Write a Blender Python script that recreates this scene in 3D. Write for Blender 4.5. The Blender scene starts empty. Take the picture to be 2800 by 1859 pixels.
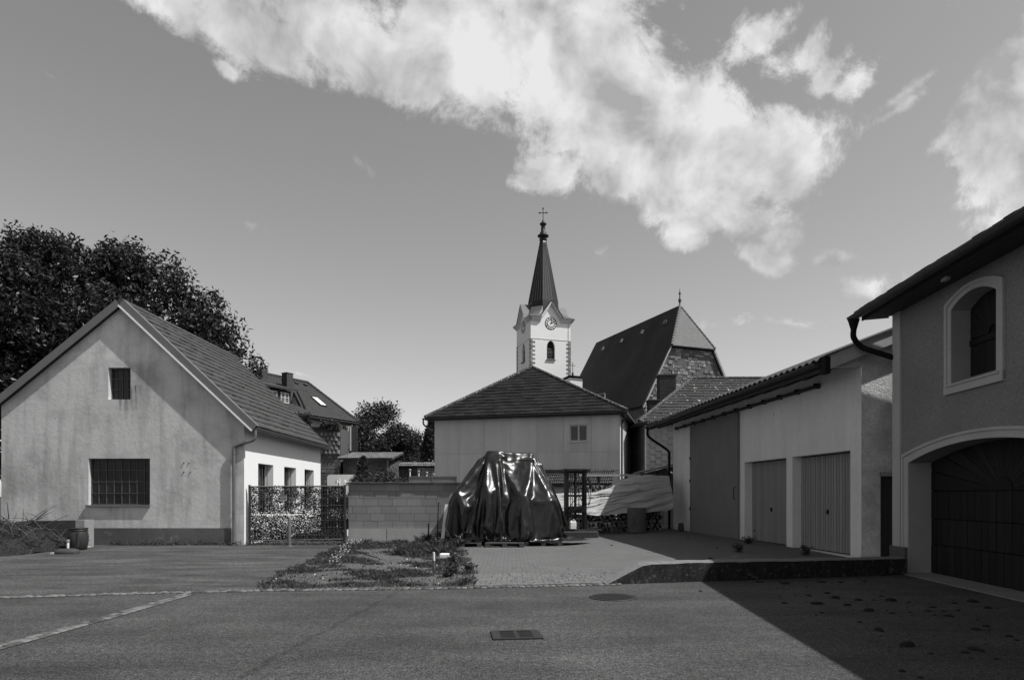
import bpy, math, random
import numpy as np
from mathutils import Vector, Matrix
random.seed(7); RNG = np.random.default_rng(7)
R = math.radians
scene = bpy.context.scene
col = scene.collection

# ------------------------------------------------------------------ camera
CAM_H = 1.65
cam_d = bpy.data.cameras.new('camera'); cam = bpy.data.objects.new('camera', cam_d); col.objects.link(cam)
cam.location = (0, 0, CAM_H); cam.rotation_euler = (R(90), 0, 0)
cam_d.sensor_width = 36; cam_d.lens = 22.886; cam_d.shift_y = 0.152
cam_d.clip_start = 0.1; cam_d.clip_end = 3000
scene.camera = cam
scene.cycles.use_denoising = True

# ------------------------------------------------------------------ sun, sky, exposure
SUN_TRAVEL = Vector((-0.66, 0.20, -1.0)).normalized()
to_sun = -SUN_TRAVEL
SUN_EL = math.asin(to_sun.z); SUN_AZ = math.atan2(to_sun.x, to_sun.y)
sd = bpy.data.lights.new('sun', 'SUN'); so = bpy.data.objects.new('sun', sd); col.objects.link(so)
sd.energy = 5.0; sd.angle = R(0.53); sd.color = (1, 0.995, 0.985)
so.rotation_euler = SUN_TRAVEL.to_track_quat('-Z', 'Y').to_euler(); so.location = (20, -10, 40)
vs = scene.view_settings
vs.view_transform = 'Standard'; vs.look = 'None'; vs.gamma = 1; vs.exposure = 0.05; vs.use_curve_mapping = False

world = bpy.data.worlds.new('World'); scene.world = world; world.use_nodes = True
wn = world.node_tree.nodes; wl = world.node_tree.links; wn.clear()
def wnode(t, **k):
    n = wn.new(t)
    for a, b in k.items(): setattr(n, a, b)
    return n
def wmath(op, a, b=None, c=None, clamp=False):
    n = wn.new('ShaderNodeMath'); n.operation = op; n.use_clamp = clamp
    for i, v in enumerate((a, b, c)):
        if v is None: continue
        if isinstance(v, (int, float)): n.inputs[i].default_value = v
        else: wl.new(v, n.inputs[i])
    return n.outputs[0]
def wvec(op, a, b=None, scale=None):
    n = wn.new('ShaderNodeVectorMath'); n.operation = op
    for i, v in enumerate((a, b)):
        if v is None: continue
        if isinstance(v, (tuple, list, Vector)): n.inputs[i].default_value = tuple(v)
        else: wl.new(v, n.inputs[i])
    if scale is not None: n.inputs['Scale'].default_value = scale
    return n
SKY_STRENGTH = 0.148
sky = wnode('ShaderNodeTexSky'); sky.sky_type = 'NISHITA'; sky.sun_disc = False
sky.sun_elevation = SUN_EL; sky.sun_rotation = SUN_AZ; sky.air_density = 1.0; sky.dust_density = 0.8; sky.ozone_density = 1.0
sep = wnode('ShaderNodeSeparateColor'); wl.new(sky.outputs[0], sep.inputs[0])
grey = wmath('ADD', wmath('MULTIPLY', sep.outputs[0], 0.40), wmath('ADD', wmath('MULTIPLY', sep.outputs[1], 0.45), wmath('MULTIPLY', sep.outputs[2], 0.15)))   # panchromatic black-and-white film
grey = wmath('MULTIPLY', grey, SKY_STRENGTH)
tc = wnode('ShaderNodeTexCoord')
D = tc.outputs['Generated']
def skydir(x, y):                       # direction of a spot of sky
    return Vector(((x - 1400) / 1780, 1.0, (1355 - y) / 1780)).normalized()
def wfbm(vec, scale, detail, rough, dist=0.0):
    n = wnode('ShaderNodeTexNoise'); n.inputs['Scale'].default_value = scale; n.inputs['Detail'].default_value = detail
    n.inputs['Roughness'].default_value = rough; n.inputs['Distortion'].default_value = dist
    wl.new(vec, n.inputs['Vector']); return n
warp = wfbm(D, 5.0, 3.0, 0.55)
wv = wvec('SUBTRACT', warp.outputs['Color'], (0.5, 0.5, 0.5)).outputs[0]
wv = wvec('SCALE', wv, scale=0.06).outputs[0]
DW = wvec('ADD', D, wv).outputs[0]
# cloud bodies: centre, half length, half height (as slopes), tilt in degrees, weight
BLOBS = [(480, -10, .12, .05, 15, .8), (620, 60, .11, .06, 22, .8), (760, 130, .11, .06, 25, .8), (640, 210, .04, .024, 25, .6), (900, 70, .15, .10, 12, .95), (960, 165, .12, .055, 30, .8), (1120, 205, .11, .06, 25, .95),
         (1250, 70, .20, .12, 5, 1.1), (1330, 220, .14, .075, 10, 1.05), (1540, 170, .19, .13, 10, 1.15), (1670, 310, .15, .10, 20, 1.15), (1640, 60, .07, .05, 0, .85),
         (1860, 370, .13, .08, 15, 1.1), (2050, 390, .11, .055, 5, 1.05), (2150, 400, .075, .065, -25, 1.05), (2050, 470, .12, .075, -10, 1.15), (1830, 470, .14, .075, 20, 1.1), (1960, 570, .11, .06, 15, 1.05), (1720, 520, .09, .03, 15, .75),
         (1540, 470, .10, .04, -5, .75), (1470, 500, .07, .03, 0, .6), (1880, 670, .055, .03, 5, .85), (2070, 715, .065, .028, 15, .9), (2120, 660, .05, .03, 0, .8),
         (1850, 40, .04, .035, 10, .45), (1945, 110, .04, .025, 30, .4), (2080, 80, .075, .055, 20, .84), (2180, 150, .075, .05, 10, .86), (2260, 190, .06, .045, 10, .84), (2350, 200, .05, .04, 0, .8),
         (2270, 712, .08, .03, -3, .5), (2370, 772, .09, .04, 0, .5), (2800, 210, .10, .10, 0, .9), (2770, 330, .10, .09, 0, .95), (2750, 450, .09, .08, 0, .95), (2680, 520, .06, .03, 0, .85), (2820, 540, .08, .05, 0, 1.0), (2560, 400, .12, .03, -25, .34), (2480, 300, .16, .036, -22, .26), (2520, 240, .14, .03, -25, .36), (2830, 60, .06, .05, -30, .7),
         (1640, 690, .11, .04, 3, .32), (680, 630, .08, .035, 5, .22), (150, 195, .06, .02, 20, .2), (960, 440, .10, .03, 20, .12), (1180, 460, .09, .03, 20, .16), (2150, 880, .25, .035, -2, .3), (700, 1000, .3, .012, 8, .2),
         (1200, -160, .34, .16, 0, 1.1), (1800, -240, .22, .08, 0, .9), (2900, -250, .2, .15, 10, .9)]
fld = None
for bx, by, hl, hh, tilt, wgt in BLOBS:
    c = skydir(bx, by)
    a0 = Vector((0, 0, 1)).cross(-c).normalized(); b0 = c.cross(-a0).normalized()
    if b0.z < 0: b0 = -b0
    if a0.x < 0: a0 = -a0
    ct, st = math.cos(R(-tilt)), math.sin(R(-tilt))
    a = a0 * ct + b0 * st; b = b0 * ct - a0 * st
    k = c.y                                    # slopes to angle, roughly
    da = wvec('DOT_PRODUCT', DW, tuple(a / (hl * k))).outputs['Value']; db = wvec('DOT_PRODUCT', DW, tuple(b / (hh * k))).outputs['Value']
    df = wvec('DOT_PRODUCT', D, tuple(c)).outputs['Value']
    q = wmath('ADD', wmath('MULTIPLY', da, da), wmath('MULTIPLY', db, db))
    q = wmath('SUBTRACT', wgt, wmath('SQRT', q))
    q = wmath('MINIMUM', q, wmath('MULTIPLY', wmath('SUBTRACT', df, 0.2), 50.0))
    fld = q if fld is None else wmath('SMOOTH_MAX', fld, q, 0.25)
fld = wmath('MAXIMUM', fld, -1.0)
# broken cloud goes on unseen behind and beside the view, thinned to deepen shade
rest = wfbm(D, 2.2, 4.0, 0.5)
yb = wnode('ShaderNodeSeparateXYZ'); wl.new(D, yb.inputs[0])
behind = wmath('MULTIPLY', wmath('SUBTRACT', 0.35, yb.outputs[1]), 3.0, clamp=True)
fld = wmath('MAXIMUM', fld, wmath('SUBTRACT', wmath('MULTIPLY', wmath('MULTIPLY', wmath('SUBTRACT', rest.outputs[0], 0.50), 5.0), behind), 0.6))
n1 = wfbm(D, 10.0, 13.0, 0.68, 0.25)
dens = wmath('ADD', fld, wmath('MULTIPLY', wmath('SUBTRACT', n1.outputs[0], 0.5), 2.6))
mr = wnode('ShaderNodeMapRange'); mr.interpolation_type = 'SMOOTHSTEP'; wl.new(dens, mr.inputs[0])
mr.inputs[1].default_value = 0.02; mr.inputs[2].default_value = 0.50; mr.inputs[3].default_value = 0; mr.inputs[4].default_value = 0.97
p1 = wfbm(D, 9.0, 9.0, 0.55, 0.25)
dsun = wvec('ADD', D, tuple(Vector((0.75, -0.2, 0.63)) * 0.03)).outputs[0]
p2 = wfbm(dsun, 9.0, 9.0, 0.55, 0.25)
shade = wmath('MULTIPLY', wmath('SUBTRACT', p1.outputs[0], p2.outputs[0]), 1.3)
big = wfbm(D, 5.5, 3.0, 0.5)
cval = wmath('ADD', wmath('ADD', 0.60, shade), wmath('MULTIPLY', wmath('SUBTRACT', big.outputs[0], 0.5), 1.1))
cval = wmath('MINIMUM', wmath('MAXIMUM', cval, 0.40), 0.80)
mixc = wnode('ShaderNodeMix'); mixc.data_type = 'FLOAT'
wl.new(mr.outputs[0], mixc.inputs[0]); wl.new(grey, mixc.inputs[2]); wl.new(cval, mixc.inputs[3])
bg = wnode('ShaderNodeBackground'); wl.new(mixc.outputs[0], bg.inputs[0]); bg.inputs[1].default_value = 1.0
wo = wnode('ShaderNodeOutputWorld'); wl.new(bg.outputs[0], wo.inputs[0])

# ------------------------------------------------------------------ materials
MATS = {}
def mat(name, v, rough=0.85, noise=(), rand=0.0, bump=None, bump2=None, spots=(), metal=0.0, spec=0.3, wave=None, brick=None, extra=None):
    """grey procedural material; noise: (scale, amount, (sx,sy,sz)); spots: (scale, threshold, value, softness)"""
    m = bpy.data.materials.new(name); m.use_nodes = True; MATS[name] = m
    nt = m.node_tree; N = nt.nodes; L = nt.links
    b = N['Principled BSDF']; b.inputs['Roughness'].default_value = rough; b.inputs['Metallic'].default_value = metal
    b.inputs['Specular IOR Level'].default_value = spec
    geo = N.new('ShaderNodeNewGeometry'); P = geo.outputs['Position']
    def mt(op, a, bb=None, c=None, clamp=False):
        n = N.new('ShaderNodeMath'); n.operation = op; n.use_clamp = clamp
        for i, q in enumerate((a, bb, c)):
            if q is None: continue
            if isinstance(q, (int, float)): n.inputs[i].default_value = q
            else: L.new(q, n.inputs[i])
        return n.outputs[0]
    def nz(scale, st=(1, 1, 1), detail=4.0, rg=0.55, dist=0.0):
        mp = N.new('ShaderNodeMapping'); L.new(P, mp.inputs[0]); mp.inputs['Scale'].default_value = st
        t = N.new('ShaderNodeTexNoise'); L.new(mp.outputs[0], t.inputs[0]); t.inputs['Scale'].default_value = scale
        t.inputs['Detail'].default_value = detail; t.inputs['Roughness'].default_value = rg; t.inputs['Distortion'].default_value = dist
        return t.outputs[0]
    val = None
    def mul(x):
        nonlocal val
        val = mt('MULTIPLY', v if val is None else val, x)
    for q in noise:
        s, a = q[0], q[1]; st = q[2] if len(q) > 2 else (1, 1, 1)
        mul(mt('ADD', mt('MULTIPLY', mt('SUBTRACT', nz(s, st), 0.5), 4 * a), 1.0))
    if rand:
        oi = N.new('ShaderNodeObjectInfo')
        mul(mt('ADD', mt('MULTIPLY', mt('SUBTRACT', oi.outputs['Random'], 0.5), 2 * rand), 1.0))
    if val is None: val = mt('ADD', v, 0.0)
    for s, th, sv, so_ in spots:
        k = N.new('ShaderNodeMapRange'); L.new(nz(s, (1, 1, 1), 3.0), k.inputs[0])
        k.inputs[1].default_value = th; k.inputs[2].default_value = th + so_; k.inputs[3].default_value = 0; k.inputs[4].default_value = 1
        mx = N.new('ShaderNodeMix'); mx.data_type = 'FLOAT'; L.new(k.outputs[0], mx.inputs[0]); L.new(val, mx.inputs[2]); mx.inputs[3].default_value = sv
        val = mx.outputs[0]
    if extra: val = extra(N, L, mt, nz, P, val)
    val = mt('MAXIMUM', mt('MINIMUM', val, 0.9), 0.004)
    L.new(val, b.inputs['Base Color'])
    last = None
    for bp in (bump, bump2):
        if not bp: continue
        bn = N.new('ShaderNodeBump'); bn.inputs['Strength'].default_value = bp[1]; bn.inputs['Distance'].default_value = bp[2] if len(bp) > 2 else 0.01
        L.new(nz(bp[0], bp[3] if len(bp) > 3 else (1, 1, 1), 5.0, 0.6), bn.inputs['Height'])
        if last: L.new(last, bn.inputs['Normal'])
        last = bn.outputs[0]
    if wave:                                    # fine parallel relief: (u direction, period, strength, distance)
        dv, per, stg, dist = wave
        dp = N.new('ShaderNodeVectorMath'); dp.operation = 'DOT_PRODUCT'; L.new(P, dp.inputs[0]); dp.inputs[1].default_value = tuple(dv)
        h = mt('FRACT', mt('DIVIDE', dp.outputs['Value'], per))
        bn = N.new('ShaderNodeBump'); bn.inputs['Strength'].default_value = stg; bn.inputs['Distance'].default_value = dist
        L.new(h, bn.inputs['Height'])
        if last: L.new(last, bn.inputs['Normal'])
        last = bn.outputs[0]
    if last: L.new(last, b.inputs['Normal'])
    return m

def glass(name, v=0.02, rough=0.06):
    m = bpy.data.materials.new(name); m.use_nodes = True; MATS[name] = m
    b = m.node_tree.nodes['Principled BSDF']; b.inputs['Base Color'].default_value = (v, v, v, 1)
    b.inputs['Roughness'].default_value = rough; b.inputs['Specular IOR Level'].default_value = 0.5
    return m

def leafmat(name, v, rough=0.5, rand=0.35, trans=0.25):
    m = bpy.data.materials.new(name); m.use_nodes = True; MATS[name] = m
    nt = m.node_tree; N = nt.nodes; L = nt.links; b = N['Principled BSDF']
    b.inputs['Roughness'].default_value = rough; b.inputs['Specular IOR Level'].default_value = 0.35
    geo = N.new('ShaderNodeNewGeometry')
    mr = N.new('ShaderNodeMapRange'); L.new(geo.outputs['Random Per Island'], mr.inputs[0])
    mr.inputs[3].default_value = v * (1 - rand); mr.inputs[4].default_value = v * (1 + rand)
    L.new(mr.outputs[0], b.inputs['Base Color'])
    tr = N.new('ShaderNodeBsdfTranslucent'); L.new(mr.outputs[0], tr.inputs[0])
    mx = N.new('ShaderNodeMixShader'); mx.inputs[0].default_value = trans
    L.new(b.outputs[0], mx.inputs[1]); L.new(tr.outputs[0], mx.inputs[2])
    L.new(mx.outputs[0], N['Material Output'].inputs[0])
    return m

# ------------------------------------------------------------------ helpers
F, CX, HY = 1780.0, 1400.0, 1355.0
def SX(x, Y): return (x - CX) * Y / F
def SZ(y, Y): return CAM_H + (HY - y) * Y / F
def W(x, y, Y): return Vector((SX(x, Y), Y, SZ(y, Y)))

def tag(o, label=None, cat=None, group=None, kind=None):
    if label: o['label'] = label
    if cat: o['category'] = cat
    if group: o['group'] = group
    if kind: o['kind'] = kind
    return o
def empty(name, loc=(0, 0, 0), rz=0.0, label=None, cat=None, group=None):
    o = bpy.data.objects.new(name, None); col.objects.link(o); o.location = loc; o.rotation_euler = (0, 0, rz)
    o.empty_display_size = 0.2
    return tag(o, label, cat, group)
def link(name, me, parent=None):
    o = bpy.data.objects.new(name, me); col.objects.link(o)
    if parent is not None: o.parent = parent
    return o
def V3(p): return Vector(p) if len(p) == 3 else Vector((p[0], p[1], 0))

class MB:
    def __init__(s): s.v = []; s.f = []; s.sm = []
    def add(s, vs_, fs, smooth=False):
        b = len(s.v); s.v.extend([tuple(q) for q in vs_])
        for f in fs: s.f.append(tuple(i + b for i in f)); s.sm.append(smooth)
        return s
    def box(s, a, b):
        x0, y0, z0 = a; x1, y1, z1 = b
        return s.add([(x0,y0,z0),(x1,y0,z0),(x1,y1,z0),(x0,y1,z0),(x0,y0,z1),(x1,y0,z1),(x1,y1,z1),(x0,y1,z1)],
                     [(0,3,2,1),(4,5,6,7),(0,1,5,4),(1,2,6,5),(2,3,7,6),(3,0,4,7)])
    def obox(s, c, ax, ay, az):                  # centre and three half-axis vectors
        c, ax, ay, az = map(Vector, (c, ax, ay, az))
        vs_ = [c - ax - ay - az, c + ax - ay - az, c + ax + ay - az, c - ax + ay - az, c - ax - ay + az, c + ax - ay + az, c + ax + ay + az, c - ax + ay + az]
        return s.add(vs_, [(0,3,2,1),(4,5,6,7),(0,1,5,4),(1,2,6,5),(2,3,7,6),(3,0,4,7)])
    def bar(s, p, q, w, h, up=(0, 0, 1)):         # rectangular bar from p to q
        p, q = Vector(p), Vector(q); d = q - p; L_ = d.length
        if L_ < 1e-6: return s
        d.normalize(); up = Vector(up)
        if abs(d.dot(up)) > 0.98: up = Vector((1, 0, 0))
        sx = d.cross(up).normalized(); sz = sx.cross(d)
        return s.obox((p + q) / 2, d * (L_ / 2), sx * (w / 2), sz * (h / 2))
    def prism(s, poly, n, t):                     # 3-D polygon extruded by vector n*t
        n = Vector(n).normalized() * t; k = len(poly); a = [Vector(p) for p in poly]; b = [p + n for p in a]
        fs = [tuple(range(k - 1, -1, -1)), tuple(range(k, 2 * k))] + [(i, (i + 1) % k, k + (i + 1) % k, k + i) for i in range(k)]
        return s.add(a + b, fs)
    def tube(s, pts, r, n=10, cap=True, rr=None):
        pts = [Vector(p) for p in pts]; vs_ = []; fs = []
        prev = None
        for i, p in enumerate(pts):
            d = (pts[min(i + 1, len(pts) - 1)] - pts[max(i - 1, 0)]).normalized()
            if prev is None:
                ref = Vector((0, 0, 1)) if abs(d.z) < 0.9 else Vector((1, 0, 0))
                prev = d.cross(ref).normalized()
            sx = (prev - d * prev.dot(d)).normalized(); sy = d.cross(sx); prev = sx
            ri = rr[i] if rr else r
            for k in range(n):
                a = 2 * math.pi * k / n; vs_.append(p + sx * (math.cos(a) * ri) + sy * (math.sin(a) * ri))
        for i in range(len(pts) - 1):
            for k in range(n):
                fs.append((i * n + k, i * n + (k + 1) % n, (i + 1) * n + (k + 1) % n, (i + 1) * n + k))
        s.add(vs_, fs, True)
        if cap: s.add([vs_[k] for k in range(n)], [tuple(range(n - 1, -1, -1))]); s.add([vs_[-n + k] for k in range(n)], [tuple(range(n))])
        return s
    def lathe(s, prof, n=24, c=(0, 0, 0)):        # profile of (r, z)
        cx, cy, cz = c; vs_ = []; fs = []
        for r, z in prof:
            for k in range(n):
                a = 2 * math.pi * k / n; vs_.append((cx + r * math.cos(a), cy + r * math.sin(a), cz + z))
        for i in range(len(prof) - 1):
            for k in range(n): fs.append((i * n + k, i * n + (k + 1) % n, (i + 1) * n + (k + 1) % n, (i + 1) * n + k))
        return s.add(vs_, fs, True)
    def grid(s, rows, smooth=True):               # rows of equal length
        nr, nc = len(rows), len(rows[0]); vs_ = [p for r_ in rows for p in r_]
        fs = [(i * nc + j, i * nc + j + 1, (i + 1) * nc + j + 1, (i + 1) * nc + j) for i in range(nr - 1) for j in range(nc - 1)]
        return s.add(vs_, fs, smooth)
    def mesh(s, m):
        me = bpy.data.meshes.new('mesh'); me.from_pydata(s.v, [], s.f)
        if any(s.sm): me.polygons.foreach_set('use_smooth', s.sm)
        if m is not None: me.materials.append(MATS[m] if isinstance(m, str) else m)
        me.update(); return me
    def build(s, name, m, parent=None):
        return link(name, s.mesh(m), parent)

def bevel(o, w=0.01, seg=2):
    md = o.modifiers.new('bevel', 'BEVEL'); md.width = w; md.segments = seg; md.limit_method = 'ANGLE'; md.angle_limit = R(40)
    return o
def bm_sub(o, n=1):
    md = o.modifiers.new('subdivision', 'SUBSURF'); md.levels = n; md.render_levels = n; return o

def smooth_path(pts, n=6):
    pts = [Vector(p) for p in pts]; out = []
    for i in range(len(pts) - 1):
        p0 = pts[max(i - 1, 0)]; p1 = pts[i]; p2 = pts[i + 1]; p3 = pts[min(i + 2, len(pts) - 1)]
        for k in range(n):
            t = k / n; out.append(0.5 * ((2 * p1) + (p2 - p0) * t + (2 * p0 - 5 * p1 + 4 * p2 - p3) * t * t + (3 * p1 - p0 - 3 * p2 + p3) * t ** 3))
    out.append(pts[-1]); return out

def clip_poly(poly, region):
    """clip a 2-D polygon by a convex counter-clockwise region"""
    out = list(poly); n = len(region)
    for i in range(n):
        ax, ay = region[i]; bx, by = region[(i + 1) % n]; inp = out; out = []
        if not inp: return []
        def side(p): return (bx - ax) * (p[1] - ay) - (by - ay) * (p[0] - ax)
        for j in range(len(inp)):
            p, q = inp[j], inp[(j + 1) % len(inp)]; sp, sq = side(p), side(q)
            if sp >= 0: out.append(p)
            if (sp >= 0) != (sq >= 0):
                t = sp / (sp - sq); out.append((p[0] + (q[0] - p[0]) * t, p[1] + (q[1] - p[1]) * t))
    res = []
    for p in out:
        if not res or (abs(p[0] - res[-1][0]) + abs(p[1] - res[-1][1])) > 1e-4: res.append(p)
    if len(res) > 2 and abs(res[0][0] - res[-1][0]) + abs(res[0][1] - res[-1][1]) < 1e-4: res.pop()
    return res if len(res) > 2 else []
def poly_area(p): return 0.5 * sum(p[i][0] * p[(i + 1) % len(p)][1] - p[(i + 1) % len(p)][0] * p[i][1] for i in range(len(p)))

def pieces(name, parent, O, U, V, N_, polys, m, thick=0.03, jit=0.0, tilt=0.0, maxn=300, key=None):
    """flat pieces (stones, shingles, blocks) laid on a plane: each its own object, the rest past maxn joined"""
    O, U, V, N_ = Vector(O), Vector(U), Vector(V), Vector(N_)
    ps = [p for p in polys if p and abs(poly_area(p)) > 1e-4]
    if key and len(ps) > maxn: ps.sort(key=key)
    rest = MB()
    for i, p in enumerate(ps):
        cu = sum(q[0] for q in p) / len(p); cv = sum(q[1] for q in p) / len(p); v0 = min(q[1] for q in p); v1 = max(q[1] for q in p)
        t = thick + random.uniform(-jit, jit)
        top = [(q[0] - cu, q[1] - cv, t + tilt * (v1 - q[1]) / max(v1 - v0, 1e-3)) for q in p]; bot = [(q[0] - cu, q[1] - cv, -0.002 if tilt == 0 else -0.002) for q in p]
        k = len(p); loc = O + U * cu + V * cv
        vs_ = [U * a + V * b + N_ * c for a, b, c in bot + top]
        fs = [tuple(range(k, 2 * k))] + [(j, (j + 1) % k, k + (j + 1) % k, k + j) for j in range(k)]
        if poly_area(p) < 0: fs = [tuple(reversed(f)) for f in fs]
        if i < maxn:
            mb = MB().add(vs_, fs); o = mb.build(name, m, parent); o.location = loc
        else: rest.add([x + loc for x in vs_], fs)
    if rest.f: tag(rest.build(name + '_field', m, parent), kind='stuff')

def wall(mb, O, U, NI, u0, u1, ztop, holes=(), zbot=0.0, depth=0.3, breaks=()):
    """wall face in the plane O + U*u + z; NI points inwards; holes: (ua, ub, z0, z1, rise) with reveals of the given depth"""
    O, U, NI = Vector(O), Vector(U), Vector(NI)
    zt = ztop if callable(ztop) else (lambda u: ztop)
    us = {u0, u1} | set(breaks)
    for h in holes:
        n = 24 if h[4] else 1
        for k in range(n + 1): us.add(h[0] + (h[1] - h[0]) * k / n)
    us = sorted(u for u in us if u0 - 1e-6 <= u <= u1 + 1e-6)
    def htop(h, u):
        c = (h[0] + h[1]) / 2; w = (h[1] - h[0]) / 2; t = min(1, abs(u - c) / w)
        if not h[4]: return h[3]
        if h[4] > w * 0.9: return h[3] + h[4] * math.sqrt(max(0, 1 - t * t))
        r = (w * w + h[4] * h[4]) / (2 * h[4]); return h[3] + h[4] - r + math.sqrt(max(0, r * r - (t * w) ** 2))
    P3 = lambda u, z, d=0: O + U * u + Vector((0, 0, z)) + NI * d
    flip = U.cross(Vector((0, 0, 1))).dot(NI) > 0
    def q(a, b, c, d):
        mb.add([a, b, c, d], [(0, 1, 2, 3)] if not flip else [(0, 3, 2, 1)])
    for ua, ub in zip(us[:-1], us[1:]):
        if ub - ua < 1e-6: continue
        mid = (ua + ub) / 2; hs = sorted([h for h in holes if h[0] < mid < h[1]], key=lambda h: h[2])
        za, zb = zbot, zbot
        for h in hs:
            if h[2] - za > 1e-4: q(P3(ua, za), P3(ub, zb), P3(ub, h[2]), P3(ua, h[2]))
            ta, tb = htop(h, ua), htop(h, ub)
            q(P3(ua, ta, depth), P3(ub, tb, depth), P3(ub, tb), P3(ua, ta))
            q(P3(ua, h[2]), P3(ub, h[2]), P3(ub, h[2], depth), P3(ua, h[2], depth))
            za, zb = ta, tb
        q(P3(ua, za), P3(ub, zb), P3(ub, zt(ub)), P3(ua, zt(ua)))
    for h in holes:
        for uu, sg in ((h[0], 1), (h[1], -1)):
            a, b, c, d = P3(uu, h[2]), P3(uu, h[2], depth), P3(uu, htop(h, uu), depth), P3(uu, htop(h, uu))
            if sg > 0: q(a, b, c, d)
            else: q(d, c, b, a)
    return mb

def fast_mesh(name, verts, faces_n, m, parent=None):
    """verts (N,k,3) array, each row one polygon of k corners"""
    n, k, _ = verts.shape; me = bpy.data.meshes.new(name)
    me.vertices.add(n * k); me.vertices.foreach_set('co', verts.reshape(-1).astype(np.float32))
    me.loops.add(n * k); me.loops.foreach_set('vertex_index', np.arange(n * k, dtype=np.int32))
    me.polygons.add(n); me.polygons.foreach_set('loop_start', np.arange(0, n * k, k, dtype=np.int32))
    me.update(calc_edges=True); me.materials.append(MATS[m]); return link(name, me, parent)

def leaves(centers, size, aspect=0.42, droop=0.5, rng=RNG, up=0.0):
    """folded kite-shaped leaves (two triangles as one bent quad pair) at the given points"""
    n = len(centers)
    d = rng.normal(size=(n, 3)); d[:, 2] = d[:, 2] * 0.6 - droop + up; d /= np.linalg.norm(d, axis=1)[:, None]
    s = rng.normal(size=(n, 3)); s -= d * np.sum(s * d, axis=1)[:, None]; s /= np.linalg.norm(s, axis=1)[:, None]
    nr = np.cross(d, s); L_ = (size * rng.uniform(0.7, 1.3, n))[:, None]
    base = centers; tip = centers + d * L_ - nr * L_ * 0.12; mid = centers + d * L_ * 0.45
    l = mid + s * L_ * aspect * 0.5 + nr * L_ * 0.05; r_ = mid - s * L_ * aspect * 0.5 + nr * L_ * 0.05
    return np.stack([base, r_, tip, l], axis=1)

def gutter_mesh(mb, p, q, r=0.07, out=(0, 0, 0), n=8, seams=1.0):
    """half-round gutter from p to q with seams; out: horizontal unit vector away from the wall"""
    p, q = Vector(p), Vector(q); d = (q - p); Lg = d.length; d.normalize(); o = Vector(out).normalized(); up = Vector((0, 0, 1))
    for rad in (r, r - 0.006):
        rows = [[pt + o * (math.cos(a) * rad) + up * (math.sin(a) * rad) for a in [math.pi + math.pi * k / n for k in range(n + 1)]] for pt in (p, q)]
        mb.grid(rows)
    for pt in (p, q): mb.add([pt + o * (math.cos(a) * r) + up * (math.sin(a) * r) for a in [math.pi + math.pi * k / n for k in range(n + 1)]], [tuple(range(n + 1))])
    mb.tube([p + o * r, q + o * r], 0.011, 6)
    k = max(1, int(Lg / seams))
    for i in range(1, k):
        c = p + d * (Lg * i / k); rows = [[c + d * e + o * (math.cos(a) * (r + 0.007)) + up * (math.sin(a) * (r + 0.007)) for a in [math.pi + math.pi * j / n for j in range(n + 1)]] for e in (-0.012, 0.012)]
        mb.grid(rows)
    return mb

# ------------------------------------------------------------------ the materials of the place
def asphalt_extra(streak=(1, 1, 1), amt=0.0, seam=None):
    def ex(N, L, mt, nz, P, val):
        g = nz(48, (1, 1, 1), 3.0, 0.7)
        k = N.new('ShaderNodeMapRange'); L.new(g, k.inputs[0]); k.inputs[1].default_value = 0.36; k.inputs[2].default_value = 0.66; k.inputs[3].default_value = 0.15; k.inputs[4].default_value = 2.6
        g2 = nz(14, (1, 1, 1), 3.0, 0.65)
        k2 = N.new('ShaderNodeMapRange'); L.new(g2, k2.inputs[0]); k2.inputs[1].default_value = 0.3; k2.inputs[2].default_value = 0.7; k2.inputs[3].default_value = 0.55; k2.inputs[4].default_value = 1.5
        v = mt('MULTIPLY', mt('MULTIPLY', val, k.outputs[0]), k2.outputs[0])
        if seam:
            sp = N.new('ShaderNodeSeparateXYZ'); L.new(P, sp.inputs[0])
            d = mt('ABSOLUTE', mt('ADD', mt('SUBTRACT', mt('SUBTRACT', sp.outputs[0], seam[0]), mt('MULTIPLY', mt('SUBTRACT', sp.outputs[1], seam[1]), seam[2])), mt('MULTIPLY', mt('SUBTRACT', nz(1.5), 0.5), 0.25)))
            ks = N.new('ShaderNodeMapRange'); L.new(d, ks.inputs[0]); ks.inputs[1].default_value = 0.01; ks.inputs[2].default_value = 0.06; ks.inputs[3].default_value = 0.68; ks.inputs[4].default_value = 1.0
            v = mt('MULTIPLY', v, ks.outputs[0])
        if amt:
            s = nz(0.9, streak, 5.0, 0.6)
            k3 = N.new('ShaderNodeMapRange'); L.new(s, k3.inputs[0]); k3.inputs[1].default_value = 0.35; k3.inputs[2].default_value = 0.68; k3.inputs[3].default_value = 1 - amt; k3.inputs[4].default_value = 1 + amt
            v = mt('MULTIPLY', v, k3.outputs[0])
        return v
    return ex
mat('asphalt', 0.043, 0.9, noise=[(0.22, 0.20), (0.9, 0.20), (4, .12)], bump=(70, 0.9, 0.010), extra=asphalt_extra(streak=(0.35, 1.3, 1), amt=0.26, seam=(-1.95, 11.3, 0.10)))
mat('yard_asphalt', 0.047, 0.9, noise=[(0.4, 0.22), (2.5, .14)], bump=(140, 0.5, 0.005), extra=asphalt_extra(streak=(0.6, 2.4, 1), amt=0.42))
mat('earth', 0.045, 0.95, noise=[(3, 0.2), (30, 0.15)], bump=(25, 0.6, 0.02))
mat('dry_soil', 0.095, 0.95, noise=[(2.2, 0.18), (25, 0.18)], bump=(40, 0.7, 0.02))
mat('cobble', 0.105, 0.8, noise=[(18, 0.2)], rand=0.6, bump=(60, 0.4, 0.006))
mat('paver', 0.138, 0.88, noise=[(0.8, 0.10), (60, 0.12)], rand=0.13, bump=(120, 0.4, 0.004))
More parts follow.
